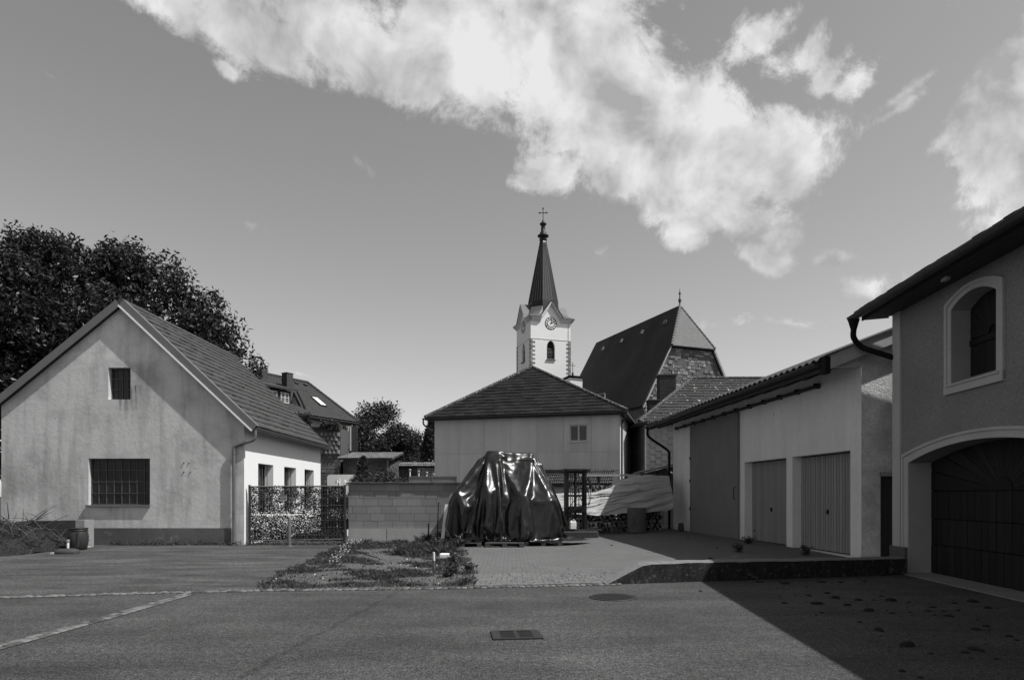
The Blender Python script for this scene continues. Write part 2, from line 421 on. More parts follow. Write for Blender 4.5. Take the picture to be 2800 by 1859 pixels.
mat('dark_joint', 0.035, 0.95, noise=[(20, 0.2)])
mat('joint_sand', 0.075, 0.95, noise=[(20, 0.2)])
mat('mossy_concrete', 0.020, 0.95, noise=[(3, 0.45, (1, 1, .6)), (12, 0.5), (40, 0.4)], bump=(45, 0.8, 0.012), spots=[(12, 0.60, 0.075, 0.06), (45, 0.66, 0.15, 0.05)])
mat('gravel_top', 0.17, 0.95, noise=[(45, 0.42), (8, 0.15)], bump=(90, 0.9, 0.01))
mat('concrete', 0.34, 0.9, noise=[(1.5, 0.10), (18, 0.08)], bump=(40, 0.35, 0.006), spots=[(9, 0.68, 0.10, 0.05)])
mat('iron', 0.035, 0.55, noise=[(40, 0.2)], metal=0.3, bump=(120, 0.3, 0.002))
mat('black', 0.006, 0.9)
mat('clod', 0.012, 0.95, noise=[(40, 0.3)], bump=(50, 0.8, 0.01))

def gable_extra(N, L, mt, nz, P, val):
    sx = N.new('ShaderNodeSeparateXYZ'); L.new(P, sx.inputs[0])
    def rng(src, a, b, c, d):
        k = N.new('ShaderNodeMapRange'); k.interpolation_type = 'SMOOTHSTEP'; L.new(src, k.inputs[0]) if not isinstance(src, float) else None
        k.inputs[1].default_value = a; k.inputs[2].default_value = b; k.inputs[3].default_value = c; k.inputs[4].default_value = d; return k.outputs[0]
    # paler fresh render near the top, with an uneven lower edge
    e = mt('ADD', sx.outputs[2], mt('MULTIPLY', nz(1.3), 0.9))
    val = mt('MULTIPLY', val, rng(e, 6.5, 6.75, 1.0, 1.14))
    # rain streaks
    s = nz(1.0, (2.2, 2.2, 0.28), 5.0, 0.6)
    val = mt('MULTIPLY', val, rng(s, 0.44, 0.70, 1.05, 0.74))
    # dirt run below the upper window
    inx = mt('MULTIPLY', rng(sx.outputs[0], -13.45, -13.2, 0.0, 1.0), rng(sx.outputs[0], -12.55, -12.35, 1.0, 0.0))
    inz = mt('MULTIPLY', rng(sx.outputs[2], 4.1, 5.25, 0.0, 1.0), rng(sx.outputs[2], 5.3, 5.36, 1.0, 0.0))
    st = rng(nz(1.0, (9, 9, 0.7), 4.0), 0.42, 0.62, 0.0, 0.75)
    val = mt('MULTIPLY', val, mt('SUBTRACT', 1.0, mt('MULTIPLY', mt('MULTIPLY', inx, inz), st)))
    # weathered patches low on the wall
    val = mt('MULTIPLY', val, rng(nz(0.55, (1, 1, 1.2), 7.0, 0.65), 0.42, 0.66, 1.06, 0.78))
    return val
mat('old_plaster', 0.49, 0.92, noise=[(9, 0.05), (45, 0.05)], bump=(8, 0.3, 0.03), bump2=(45, 0.3, 0.008), extra=gable_extra)
mat('plinth', 0.10, 0.92, noise=[(1.2, 0.22), (14, 0.1)], bump=(18, 0.5, 0.015), spots=[(2.2, 0.60, 0.16, 0.08)])
mat('white_plaster', 0.74, 0.9, noise=[(0.9, 0.03), (25, 0.02)], bump=(40, 0.15, 0.004))
mat('tile_grey', 0.058, 0.75, noise=[(1.2, 0.10), (25, 0.10)], rand=0.14)
mat('flashing', 0.15, 0.5, noise=[(2.5, 0.10)], metal=0.2)
mat('bright_trim', 0.75, 0.5)
mat('zinc', 0.14, 0.5, noise=[(4, 0.12)], metal=0.25, spec=0.4)
mat('dark_zinc', 0.045, 0.5, noise=[(4, 0.15)], metal=0.2)
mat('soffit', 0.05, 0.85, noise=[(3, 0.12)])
glass('dark_glass', 0.012, 0.08)
glass('pale_glass', 0.10, 0.05)
mat('rib_glass', 0.012, 0.35, noise=[(3, 0.2)], bump=(60, 0.5, 0.006), rand=0.5, spec=0.4)
mat('steel_bar', 0.075, 0.7, noise=[(20, 0.15)])
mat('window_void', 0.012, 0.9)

# ------------------------------------------------------------------ ground, road, yards
g = MB().add([(-900, -300, -0.03), (900, -300, -0.03), (900, 1500, -0.03), (-900, 1500, -0.03)], [(0, 1, 2, 3)])
tag(g.build('ground', 'earth'), kind='structure')
STRIP = [(-16.0, 9.15), (-12.0, 9.95), (-8.29, 10.55), (-6.4, 10.98), (-4.38, 11.32), (-1.395, 11.58), (0.3, 11.85), (1.76, 12.09), (2.0, 12.12)]
road = MB()
rp = [(-45, -25, 0), (9.2, -25, 0), (9.2, 13.95, 0), (1.76, 12.15, 0)] + [(x, y + 0.02, 0) for x, y in reversed(STRIP[:-1])] + [(-45, 4.5, 0)]
road.add(rp, [tuple(range(len(rp)))])
tag(road.build('road', 'asphalt'), kind='structure')
lp = [(x, y - 0.02, 0.004) for x, y in STRIP[:6]] + [(-4.6, 11.7, 0.004), (-4.9, 14, 0.004), (-5.3, 18.5, 0.004), (-5.4, 22.3, 0.004), (-9.5, 22.6, 0.004), (-40, 22.6, 0.004), (-40, 4.0, 0.004)]
tag(MB().add(lp, [tuple(range(len(lp)))]).build('yard', 'yard_asphalt'), kind='structure')

def sst(t): t = max(0.0, min(1.0, t)); return t * t * (3 - 2 * t)
def zy(x, y):                                   # height of the paved yard, rising away from the street and to the right
    return 0.012 + 0.06 * sst((y - 12) / 9) + 0.14 * sst((x - 1.0) / 5.5) * sst((y - 12) / 3.5)
def strip_y(x):
    for (xa, ya), (xb, yb_) in zip(STRIP[:-1], STRIP[1:]):
        if xa <= x <= xb: return ya + (yb_ - ya) * (x - xa) / (xb - xa)
    return STRIP[-1][1] if x > STRIP[-1][0] else STRIP[0][1]
def kerb_y(x): return 12.09 + (x - 1.76) * (13.62 - 12.09) / (8.24 - 1.76)
def front_y(x): return strip_y(x) + 0.12 if x < 1.9 else kerb_y(x) + 0.2
def left_edge(y): return -0.0775 * y - 0.12 + 0.1 * math.sin(y * 3)   # where the weeds take over
rows = []
for j in range(40):
    row = []
    for i in range(33):
        x = -3.2 + 12.2 * i / 32; y0 = front_y(max(x, -3.2)); y = y0 + (31.5 - y0) * (j / 39) ** 1.3
        row.append((x, y, zy(x, y) - 0.006))
    rows.append(row)
yard = tag(MB().grid(rows).build('paved_yard', 'joint_sand'), kind='structure')
# concrete pavers in herringbone-free stretcher rows; the nearest are single pieces
plist = []
pw, ph_, gap = 0.20, 0.10, 0.007
yy = 11.9; r_i = 0
while yy < 27.0:
    off = (r_i % 2) * pw / 2; x = -2.4 + off
    while x < 7.9:
        xc, yc = x + pw / 2, yy + ph_ / 2
        if yc > front_y(xc) + 0.05 and xc > left_edge(yc) + random.uniform(-0.1, 0.25) and xc < 8.1 - 0.09 * (yc - 15.5) : plist.append((xc, yc))
        x += pw
    yy += ph_; r_i += 1
hw, hh = (pw - gap) / 2, (ph_ - gap) / 2
pm = MB().add([(-hw, -hh, -0.03), (hw, -hh, -0.03), (hw, hh, -0.03), (-hw, hh, -0.03), (-hw, -hh, 0.004), (hw, -hh, 0.004), (hw, hh, 0.004), (-hw, hh, 0.004),
     (-hw + .006, -hh + .006, 0.008), (hw - .006, -hh + .006, 0.008), (hw - .006, hh - .006, 0.008), (-hw + .006, hh - .006, 0.008)],
     [(0,1,5,4),(1,2,6,5),(2,3,7,6),(3,0,4,7),(4,5,9,8),(5,6,10,9),(6,7,11,10),(7,4,8,11),(8,9,10,11)]).mesh('paver')
plist.sort(key=lambda p: p[0] ** 2 + p[1] ** 2)
rest = []
for i, (x, y) in enumerate(plist):
    sx_, sy_ = (zy(x + .1, y) - zy(x - .1, y)) / .2, (zy(x, y + .1) - zy(x, y - .1)) / .2
    z = zy(x, y) + random.uniform(-0.002, 0.002)
    if i < 300:
        o = link('paver', pm, yard); o.location = (x, y, z); o.rotation_euler = (sy_, -sx_, random.uniform(-.01, .01))
    else:
        rest.append([(x - hw, y - hh, z - sx_ * hw - sy_ * hh + .006), (x + hw, y - hh, z + sx_ * hw - sy_ * hh + .006), (x + hw, y + hh, z + sx_ * hw + sy_ * hh + .006), (x - hw, y + hh, z - sx_ * hw + sy_ * hh + .006)])
tag(fast_mesh('paver_field', np.array(rest), 4, 'paver', yard), kind='stuff')

# cobble strips
cm = []
for k in range(5):
    w_, d_, h_ = 0.052, 0.045, 0.02
    j = lambda s: random.uniform(-s, s)
    vs_ = [(-w_ + j(.006), -d_ + j(.006), -.05), (w_ + j(.006), -d_ + j(.006), -.05), (w_ + j(.006), d_ + j(.006), -.05), (-w_ + j(.006), d_ + j(.006), -.05)]
    vs_ += [(x * 1.0, y * 1.0, h_ * .35) for x, y, _ in vs_] + [(x * .72, y * .72, h_ + j(.003)) for x, y, _ in vs_]
    cm.append(MB().add(vs_, [(0,1,5,4),(1,2,6,5),(2,3,7,6),(3,0,4,7),(4,5,9,8),(5,6,10,9),(6,7,11,10),(7,4,8,11),(8,9,10,11)], True).mesh('cobble'))
def cobbles(name, path, rows_, pitch, z=0.0):
    base = MB(); pts = [Vector((x, y, 0)) for x, y in path]; wd = rows_ * 0.1 / 2 + .02
    a, b = [], []
    wd -= .012
    for i, p in enumerate(pts):
        d = (pts[min(i + 1, len(pts) - 1)] - pts[max(i - 1, 0)]).normalized(); n = Vector((-d.y, d.x, 0))
        a.append(p + n * wd + Vector((0, 0, z + .006))); b.append(p - n * wd + Vector((0, 0, z + .006)))
    base.grid([b, a], False)
    root = tag(base.build(name, 'dark_joint'), kind='structure')
    for r0 in range(rows_):
        acc = 0.0 + (r0 % 2) * pitch / 2
        for p, q in zip(pts[:-1], pts[1:]):
            d = q - p; L_ = d.length; d.normalize(); n = Vector((-d.y, d.x, 0))
            while acc < L_:
                o = link('cobble', random.choice(cm), root); c = p + d * acc + n * ((r0 - (rows_ - 1) / 2) * 0.1)
                o.location = (c.x, c.y, z + random.uniform(-.004, .004)); o.rotation_euler = (random.uniform(-.05, .05), random.uniform(-.05, .05), math.atan2(d.y, d.x) + random.uniform(-.06, .06))
                acc += pitch * random.uniform(.95, 1.08)
            acc -= L_
    return root
cobbles('cobble_strip', STRIP[1:], 2, 0.112)
cobbles('cobble_strip', [(-5.42, 10.95), (-5.47, 9.0), (-5.57, 7.08), (-5.75, 4.6)], 2, 0.112)

# low kerb wall with a ramped end that holds the yard above the road
kd = Vector((8.24 - 1.76, 13.62 - 12.09, 0)); KL = kd.length; kd.normalize(); kn = Vector((-kd.y, kd.x, 0))
kw = empty('kerb_wall', (1.76, 12.09, 0), 0, 'long low mossy concrete kerb wall with a ramped end beside the road', 'kerb wall')
prof = [(0.0, 0.02), (0.2, 0.11), (0.45, 0.23), (0.72, 0.345), (0.9, 0.375)] + [(0.9 + (KL - 0.9) * k / 24, 0.385 - 0.03 * k / 24) for k in range(1, 25)]
prof = [(u, z + random.uniform(-.008, .008)) for u, z in prof]
fm, tm = MB(), MB(); T = 0.34
fm.grid([[kd * u + Vector((0, 0, zz)) for u, z in prof for zz in [-0.02]], [kd * u + Vector((0, 0, z * .5)) + kn * random.uniform(-.008, .008) for u, z in prof], [kd * u + Vector((0, 0, z - .02)) for u, z in prof]], False)
fm.grid([[kd * u + kn * T + Vector((0, 0, z - .02)) for u, z in prof], [kd * u + kn * T + Vector((0, 0, -.02)) for u, z in prof]], False)
fm.add([kd * KL + Vector((0, 0, -.02)), kd * KL + kn * T + Vector((0, 0, -.02)), kd * KL + kn * T + Vector((0, 0, prof[-1][1])), kd * KL + Vector((0, 0, prof[-1][1]))], [(0, 1, 2, 3)])
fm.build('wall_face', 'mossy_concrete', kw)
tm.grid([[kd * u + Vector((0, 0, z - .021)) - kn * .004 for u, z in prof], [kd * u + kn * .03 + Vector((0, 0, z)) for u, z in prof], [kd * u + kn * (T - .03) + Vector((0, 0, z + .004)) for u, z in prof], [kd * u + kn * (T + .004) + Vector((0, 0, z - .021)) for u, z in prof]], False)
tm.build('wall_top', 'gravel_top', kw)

# manhole cover and drain
mh = empty('manhole_cover', (1.645, 10.58, 0.0), 0.3, 'round cast iron manhole cover in the sunlit road', 'manhole cover')
MB().lathe([(0.385, 0.001), (0.385, 0.012), (0.35, 0.014), (0.345, 0.008)], 48).build('frame', 'iron', mh)
MB().lathe([(0.342, 0.007), (0.338, 0.012), (0.0, 0.012)], 48).build('cover', 'iron', mh)
rb = MB()
for i in range(-8, 9):
    x = i * 0.04; L_ = math.sqrt(max(0, 0.31 ** 2 - x * x))
    if L_ > .03: rb.box((x - .011, -L_, .0125), (x + .011, L_, .019))
rb.build('tread_rib', 'iron', mh)
dr = empty('drain_grate', (0.05, 7.7, 0.0), R(6), 'rectangular cast iron gully grate sunk in the sunny road', 'drain')
# the grate as laid: 0.5 by 0.42 m
fr = MB(); a, b, t = 0.29, 0.235, 0.05
fr.box((-a, -b, .001), (a, -b + t, .018)).box((-a, b - t, .001), (a, b, .018)).box((-a, -b + t, .001), (-a + .1, b - t, .018)).box((a - .1, -b + t, .001), (a, b - t, .018)).box((-.022, -b + t, .001), (.022, b - t, .018))
fr.build('frame', 'iron', dr)
MB().box((-a + .02, -b + .02, .0005), (a - .02, b - .02, .0025)).build('pit', 'black', dr)
for s in (-1, 1):
    for k in range(6):
        y = -b + t + .03 + k * (2 * b - 2 * t - .03) / 6
        MB().box((-.085, -.0125, .002), (.085, .0125, .017)).build('bar', 'iron', dr).location = (s * .107, y, 0)

# clods of mud on the shaded part of the road
def clod_mesh(seed):
    rg = random.Random(seed); n = 9; vs_ = [(0, 0, 1.0)]
    ra = [rg.uniform(.7, 1.2) for _ in range(n)]
    for lv, (rr, zz) in enumerate(((.62, .8), (1.0, .05))):
        for k in range(n):
            a = 2 * math.pi * k / n; vs_.append((rr * ra[k] * math.cos(a), rr * ra[k] * math.sin(a), zz + rg.uniform(-.12, .12) * (1 - lv)))
    fs = [(0, 1 + k, 1 + (k + 1) % n) for k in range(n)] + [(1 + k, 1 + n + k, 1 + n + (k + 1) % n, 1 + (k + 1) % n) for k in range(n)]
    return MB().add(vs_, fs).mesh('clod')
cms = [clod_mesh(i) for i in range(8)]
def clod(x, y, s, z=0.0, label='dark clod of dried mud lying on the shaded road by the barn gate', group='mud clods on the shaded road'):
    o = link('mud_clod', random.choice(cms)); o.location = (x, y, z); k = s
    o.scale = (k * random.uniform(.9, 1.5), k * random.uniform(.7, 1.1), k * random.uniform(.35, .6)); o.rotation_euler = (0, 0, random.uniform(0, 6.28))
    tag(o, label, 'clod', group); return o
for m_ in cms: m_.materials[0] = MATS['clod']
def gp(x, y, z=0.0): Y = (CAM_H - z) * F / (y - HY); return SX(x, Y), Y
BIG = [(2286, 1635), (2437, 1642), (2245, 1591), (2207, 1604), (2075, 1591), (2146, 1595), (2130, 1588), (2174, 1628), (2212, 1628), (2235, 1651), (2250, 1651), (2315, 1654), (2248, 1675), (2146, 1649), (2367, 1670), (2376, 1669),
       (2440, 1677), (2488, 1674), (2537, 1670), (2557, 1682), (2580, 1671), (2404, 1723), (2481, 1764), (2545, 1787), (2640, 1783), (2669, 1776), (2671, 1721), (2697, 1712), (2704, 1723), (2723, 1801), (2516, 1853), (2468, 1835), (2660, 1645),
       (2700, 1662), (2726, 1662), (2485, 1646), (2610, 1649), (2672, 1694), (2760, 1740), (2780, 1750), (2350, 1700), (2390, 1640), (2550, 1660), (2594, 1684), (2262, 1622), (2298, 1592), (2365, 1589), (2410, 1630), (2345, 1640), (2620, 1668)]
for i, (x, y) in enumerate(BIG):
    X, Y = gp(x, y); clod(X, Y, min(.095, .026 + random.expovariate(1 / .024)) if i not in (0, 1, 4, 15, 22, 25) else random.uniform(.075, .095))
X, Y = gp(1915, 1616); clod(X, Y, .05, label='lone dark clod on the sunlit road just left of the shadow edge', group=None)
for x, y in [(1960, 1497), (1941, 1520), (1945, 1521), (1882, 1471), (2085, 1526), (1673, 1484)]:
    Y = 1.45 * F / (y - HY); X = SX(x, Y); clod(X, Y, .05, zy(X, Y) + .004, 'small dark clod on the paved yard before the garages', 'clods on the paved yard')
cr = MB()
for k in range(420):
    if k < 260:
        X, Y = random.uniform(3.6, 7.6), random.uniform(6.5, 13.0)
        if X < 3.2 + (Y - 6) * .12 + .5 and random.random() < .7: continue
        if Y > kerb_y(X) - .1: continue
        z = 0.0
    else:
        X, Y = random.uniform(-.2, 2.4), 12.3 + abs(random.gauss(0, 1.2)); z = zy(X, Y) + .006
        if Y < front_y(X) + .1: continue
    s = random.uniform(.006, .022); n = 5; a0 = random.random() * 6
    ring = [(X + s * random.uniform(.7, 1.3) * math.cos(a0 + 6.283 * q / n), Y + s * random.uniform(.7, 1.3) * math.sin(a0 + 6.283 * q / n), z) for q in range(n)]
    cr.add(ring + [(X, Y, z + s * .6)], [(q, (q + 1) % n, n) for q in range(n)])
tag(cr.build('mud_crumbs', 'clod'), 'crumbs of dark mud scattered over the road and yard', 'crumbs', kind='stuff')

# ------------------------------------------------------------------ gable house on the left
GY = 21.8; XR = -8.97; XL = -17.1; XM = -13.03; ZR = 4.16; ZL = 4.66; ZP = 7.98; GEND = 30.5
lh = empty('gable_house', (XM, GY, 0), 0, 'plastered gable house with a tiled roof and a white sunlit side wall', 'house')
def LH(p): return (p[0] - XM, p[1] - GY, p[2])
o0 = Vector((0, 0, 0))
gw = MB()
gt = lambda x: ZP - (x - XM) * (ZP - ZR) / (XR - XM) if x > XM else ZP - (XM - x) * (ZP - ZL) / (XM - XL)
UW = (-13.42, -12.77 + .02, 5.3, 6.36, 0); LW = (-14.42, -12.37, 1.82 + .18, 3.46, 0)
UW = (SX(296, GY), SX(357, GY), SZ(1092, GY), SZ(1005, GY), 0); LW = (SX(242, GY), SX(410, GY), SZ(1380, GY), SZ(1253, GY), 0)
wall(gw, LH((0, GY, 0)), (1, 0, 0), (0, 1, 0), XL, XR, gt, [UW, LW], 0.0, 0.26, breaks=[XM])
gw.build('gable_wall', 'old_plaster', lh)
sw = MB()
def yof(x): return XR * F / (x - CX)
SWIN = []
for xa, xb in ((705.9, 747.4), (777, 809.4), (832.6, 858)):
    SWIN.append((yof(xa), yof(xb), 1.05, 2.80, 0))
wall(sw, LH((XR, 0, 0)), (0, 1, 0), (-1, 0, 0), GY, GEND, ZR + .1, SWIN, 0.0, 0.42)
sw.build('side_wall', 'white_plaster', lh)
bk = MB().add([LH(p) for p in [(XR - .01, GEND, 0), (XL, GEND, 0), (XL, GEND, ZL), (XM, GEND, ZP), (XR - .01, GEND, ZR)]], [(0, 1, 2, 3, 4)])
bk.add([LH(p) for p in [(XL, GY, 0), (XL, GEND, 0), (XL, GEND, ZL), (XL, GY, ZL)]], [(0, 1, 2, 3)])
bk.build('rear_wall', 'old_plaster', lh)
MB().box(LH((-14.15, GY - .05, 0)), LH((XR - .42, GY - .001, SZ(1443, GY)))).build('plinth', 'plinth', lh)
# roof: two slabs
kR = (ZP - ZR) / (XR - XM); kL = (ZP - ZL) / (XM - XL); OV = 0.18
ER = XR + .34; EL = XL - .5; YB = GEND + .3
def zr(x): return ZP + .03 - (x - XM) * kR
def zl(x): return ZP + .03 - (XM - x) * kL
rf = empty('roof', (0, 0, 0)); rf.parent = lh
sl = MB()
for (xa, za, xb, zb) in ((XM, ZP + .03, ER, zr(ER)), (XM, ZP + .03, EL, zl(EL))):
    sl.add([LH(p) for p in [(xa, GY - OV, za), (xb, GY - OV, zb), (xb, YB, zb), (xa, YB, za), (xa, GY - OV, za + .1), (xb, GY - OV, zb + .1), (xb, YB, zb + .1), (xa, YB, za + .1)]],
           [(0, 3, 2, 1), (4, 5, 6, 7), (0, 1, 5, 4), (1, 2, 6, 5), (2, 3, 7, 6), (3, 0, 4, 7)])
sl.build('roof_deck', 'soffit', rf)
# tiles on the right slope
ang = math.atan(kR); sd_ = Vector((-math.cos(ang), 0, math.sin(ang))); nn = Vector((math.sin(ang), 0, math.cos(ang)))
slen = (ER - XM) / math.cos(ang); nrow = 17; th = slen / nrow; tw = 0.30; y0t = GY - OV + .10
ncol = int((YB - y0t) / tw)
def tile_verts(tw, th, amp=0.028, lift=0.05, n=6):
    pts = []
    for v, z in ((-th * .08, lift), (th * 1.0, 0.012)):
        for k in range(n + 1):
            t = k / n; pts.append((tw * t, v, z + amp * (0.5 - 0.5 * math.cos(4 * math.pi * t)) ** 1.3))
    low = [(x, v, z - .03) for x, v, z in pts[:n + 1]]
    fs = [(k, k + 1, n + 2 + k, n + 1 + k) for k in range(n)] + [(2 * n + 2 + k, 2 * n + 3 + k, k + 1, k) for k in range(n)]
    return pts + low, fs
def lay_tiles(parent, O, U, S, Nn, ncol, nrow, tw, th, m, keep=None, maxn=290, order=None, amp=.028, lift=.05, name='tile'):
    vs0, fs = tile_verts(tw, th, amp, lift)
    mb = MB().add([Vector(U) * a + Vector(S) * b + Vector(Nn) * c for a, b, c in vs0], fs, True); me = mb.mesh(m)
    cells = [(i, j) for i in range(ncol) for j in range(nrow) if keep is None or keep((i + .5) * tw, (j + .5) * th)]
    if order: cells.sort(key=order)
    rest = MB()
    for q, (i, j) in enumerate(cells):
        loc = Vector(O) + Vector(U) * (i * tw) + Vector(S) * (j * th) + Vector((random.uniform(-.004, .004),) * 3)
        if q < maxn:
            o = link(name, me, parent); o.location = loc + Vector(Nn) * random.uniform(-.004, .010); o.rotation_euler = [random.uniform(-.012, .012) for _ in range(3)]
        else: rest.add([Vector(v) + loc for v in mb.v], fs, True)
    if rest.f: tag(rest.build(name + '_field', m, parent), kind='stuff')
lay_tiles(rf, LH((ER, y0t, zr(ER) + .1)), (0, 1, 0), sd_, nn, ncol, nrow, tw, th, 'tile_grey', order=lambda c: c[0])
# left slope tiles are hidden from the street: plain ribbed sheet
sdl = Vector((math.cos(math.atan(kL)), 0, math.sin(math.atan(kL)))); nl = Vector((-math.sin(math.atan(kL)), 0, math.cos(math.atan(kL))))
lay_tiles(rf, LH((EL, YB - .02, zl(EL) + .1)), (0, -1, 0), sdl, nl, ncol, 17, tw, (XM - EL) / math.cos(math.atan(kL)) / 17, 'tile_grey', maxn=0)
rc = MB()
for k in range(24):
    y = GY - OV + .05 + k * .385; rc.tube([LH((XM, y, ZP + .14)), LH((XM, y + .40, ZP + .155))], .10, 10)
rc.build('ridge_tile', 'tile_grey', rf)
# verge boards
vb = MB(); bt = MB()
for (xa, za, xb, zb, kk) in ((XM, ZP + .02, ER + .03, zr(ER + .03), 1), (XM, ZP + .02, EL, zl(EL), -1)):
    a_, b_ = Vector(LH((xa, GY - OV - .012, za))), Vector(LH((xb, GY - OV - .012, zb)))
    d = (b_ - a_).normalized(); n_ = Vector((0, -1, 0)).cross(d); n_ = n_ if n_.z > 0 else -n_
    vb.add([a_ - n_ * .04, b_ - n_ * .04, b_ + n_ * .2, a_ + n_ * .2, a_ - n_ * .04 + Vector((0, .02, 0)), b_ - n_ * .04 + Vector((0, .02, 0)), b_ + n_ * .2 + Vector((0, .02, 0)), a_ + n_ * .2 + Vector((0, .02, 0))],
           [(0, 1, 2, 3), (4, 7, 6, 5), (0, 4, 5, 1), (2, 6, 7, 3), (1, 5, 6, 2)])
    vb.add([a_ + n_ * .203, b_ + n_ * .203, b_ + n_ * .203 + Vector((0, .2, 0)), a_ + n_ * .203 + Vector((0, .2, 0))], [(0, 1, 2, 3)])
    if kk > 0: bt.bar(a_ - n_ * .055 + Vector((0, -.01, 0)), b_ - n_ * .055 + Vector((0, -.01, 0)), .05, .03, up=(0, 1, 0))
vb.build('verge_board', 'flashing', lh); bt.build('verge_trim', 'bright_trim', lh)
# gutter and downspout
gt_ = MB(); gz = zr(ER) + .03
gutter_mesh(gt_, LH((ER + .06, GY - OV + .05, gz)), LH((ER + .06, YB, gz)), .075, (1, 0, 0), seams=.75); gt_.build('gutter', 'zinc', lh)
dp = MB(); xg = ER + .06
path = smooth_path([LH((xg, GY - .08, gz - .06)), LH((xg, GY - .08, gz - .28)), LH((xg - .12, GY - .09, gz - .42)), LH((XR - .22, GY - .10, gz - .58)), LH((XR - .30, GY - .10, gz - .78)), LH((XR - .30, GY - .10, 2.4)), LH((XR - .30, GY - .10, .05))], 6)
dp.tube(path, .052, 12)
dp.build('downspout', 'zinc', lh)
for z in (3.05, 1.05): MB().lathe([(.058, -.02), (.06, 0), (.058, .02)], 12, LH((XR - .30, GY - .10, z))).box(LH((XR - .31, GY - .05, z - .01)), LH((XR - .29, GY, z + .01))).build('pipe_clip', 'zinc', lh)
# windows: steel-framed panes
def steel_window(parent, h, y, nx, nz_, mat_='rib_glass', inset=.0):
    w_ = empty('window', LH(((h[0] + h[1]) / 2, y, (h[2] + h[3]) / 2))); w_.parent = parent
    cx, cz = (h[0] + h[1]) / 2, (h[2] + h[3]) / 2; x0, x1, z0, z1 = h[0] - cx, h[1] - cx, h[2] - cz, h[3] - cz
    fr = MB()
    fr.box((x0, -.03, z0), (x0 + .035, .03, z1)).box((x1 - .035, -.03, z0), (x1, .03, z1)).box((x0 + .035, -.03, z0), (x1 - .035, .03, z0 + .035)).box((x0 + .035, -.03, z1 - .035), (x1 - .035, .03, z1))
    for i in range(1, nx): x = x0 + (x1 - x0) * i / nx; fr.box((x - .011, -.022, z0 + .035), (x + .011, .018, z1 - .035))
    for j in range(1, nz_): z = z0 + (z1 - z0) * j / nz_; fr.box((x0 + .035, -.026, z - .011), (x1 - .035, .014, z + .011))
    fr.build('frame', 'steel_bar', w_)
    px, pz = (x1 - x0) / nx, (z1 - z0) / nz_
    pme = MB().add([(-px / 2 + .005, 0, -pz / 2 + .005), (px / 2 - .005, 0, -pz / 2 + .005), (px / 2 - .005, 0, pz / 2 - .005), (-px / 2 + .005, 0, pz / 2 - .005)], [(0, 1, 2, 3)]).mesh(mat_)
    for i in range(nx):
        for j in range(nz_):
            o = link('pane', pme, w_); o.location = (x0 + px * (i + .5), .002, z0 + pz * (j + .5)); o.rotation_euler = (random.uniform(-.015, .015), 0, random.uniform(-.015, .015))
    return w_
steel_window(lh, UW, GY + .2, 4, 3); lw = steel_window(lh, LW, GY + .16, 8, 4)
MB().box(LH((LW[0] - .06, GY - .09, LW[2] - .055)), LH((LW[1] + .02, GY + .14, LW[2] + .001))).build('window_sill', 'flashing', lh)
for h in SWIN:
    w_ = empty('barred_window', LH((XR - .36, (h[0] + h[1]) / 2, (h[2] + h[3]) / 2))); w_.parent = lh
    hy, hz = (h[1] - h[0]) / 2, (h[3] - h[2]) / 2
    MB().add([(-.02, -hy, -hz), (-.02, hy, -hz), (-.02, hy, hz), (-.02, -hy, hz)], [(0, 1, 2, 3)]).build('pane', 'dark_glass', w_)
    MB().box((-.015, -hy, -hz), (.025, -hy + .05, hz)).box((-.015, hy - .05, -hz), (.025, hy, hz)).box((-.015, -hy + .05, hz - .05), (.025, hy - .05, hz)).box((-.015, -hy + .05, -hz), (.025, hy - .05, -hz + .05)).build('frame', 'soffit', w_)
    for k in range(5):
        y = -hy + 2 * hy * (k + 1) / 6; MB().tube([(.22, y, -hz), (.22, y, hz)], .013, 6).build('bar', 'flashing', w_)
    MB().box((.205, -hy, hz * .05), (.235, hy, hz * .05 + .03)).box((.205, -hy, -hz * .8), (.235, hy, -hz * .8 + .03)).build('cross_bar', 'flashing', w_)
# bits fixed on the gable: four old anchor holes
for x, y in ((503, 1265), (517, 1266), (503, 1290), (521, 1290)):
    MB().tube([LH((SX(x, GY), GY + .01, SZ(y, GY))), LH((SX(x, GY), GY - .03, SZ(y, GY)))], .018, 8).build('anchor_stub', 'soffit', lh)
MB().lathe([(.05, 0), (.06, .04), (.05, .08), (.0, .09)], 12, LH((XR - .15, GEND + .05, 3.55))).build('eave_lamp', 'soffit', lh)

# ------------------------------------------------------------------ low wall, heap, barrel and pipe left of the house
mat('stained_concrete', 0.05, 0.92, noise=[(2.5, 0.25), (25, 0.15)], bump=(30, 0.6, 0.012), spots=[(6, 0.6, 0.03, 0.08)])
mat('worn_concrete', 0.24, 0.9, noise=[(3, 0.2, (4, 4, .4)), (30, .12)], bump=(40, 0.5, 0.01))
lw_ = empty('planter_wall', (-15.2, 20.9, 0), 0, 'low dark stained concrete wall below the gable of the left house', 'wall')
LWZ = SZ(1420, 20.9)
pts = [(-24.0, .60), (-16.3, .66), (-15.7, .84), (-13.78, .87)]
wv_ = MB()
for (xa, za), (xb, zb) in zip(pts[:-1], pts[1:]):
    wv_.prism([(xa + 15.2, -.08, 0), (xb + 15.2, -.08, 0), (xb + 15.2, -.08, zb), (xa + 15.2, -.08, za)], (0, 1, 0), .2)
wv_.build('wall_body', 'stained_concrete', lw_)
MB().box((-13.78 + 15.2, -.35, 0), (-13.50 + 15.2, .12, .885)).build('end_block', 'worn_concrete', lw_)
bx_, by_ = gp(215, 1500)
br = empty('plastic_barrel', (SX(214, 19.9), 19.9, 0), 0, 'dark plastic barrel with a black rim beside the planter wall', 'barrel')
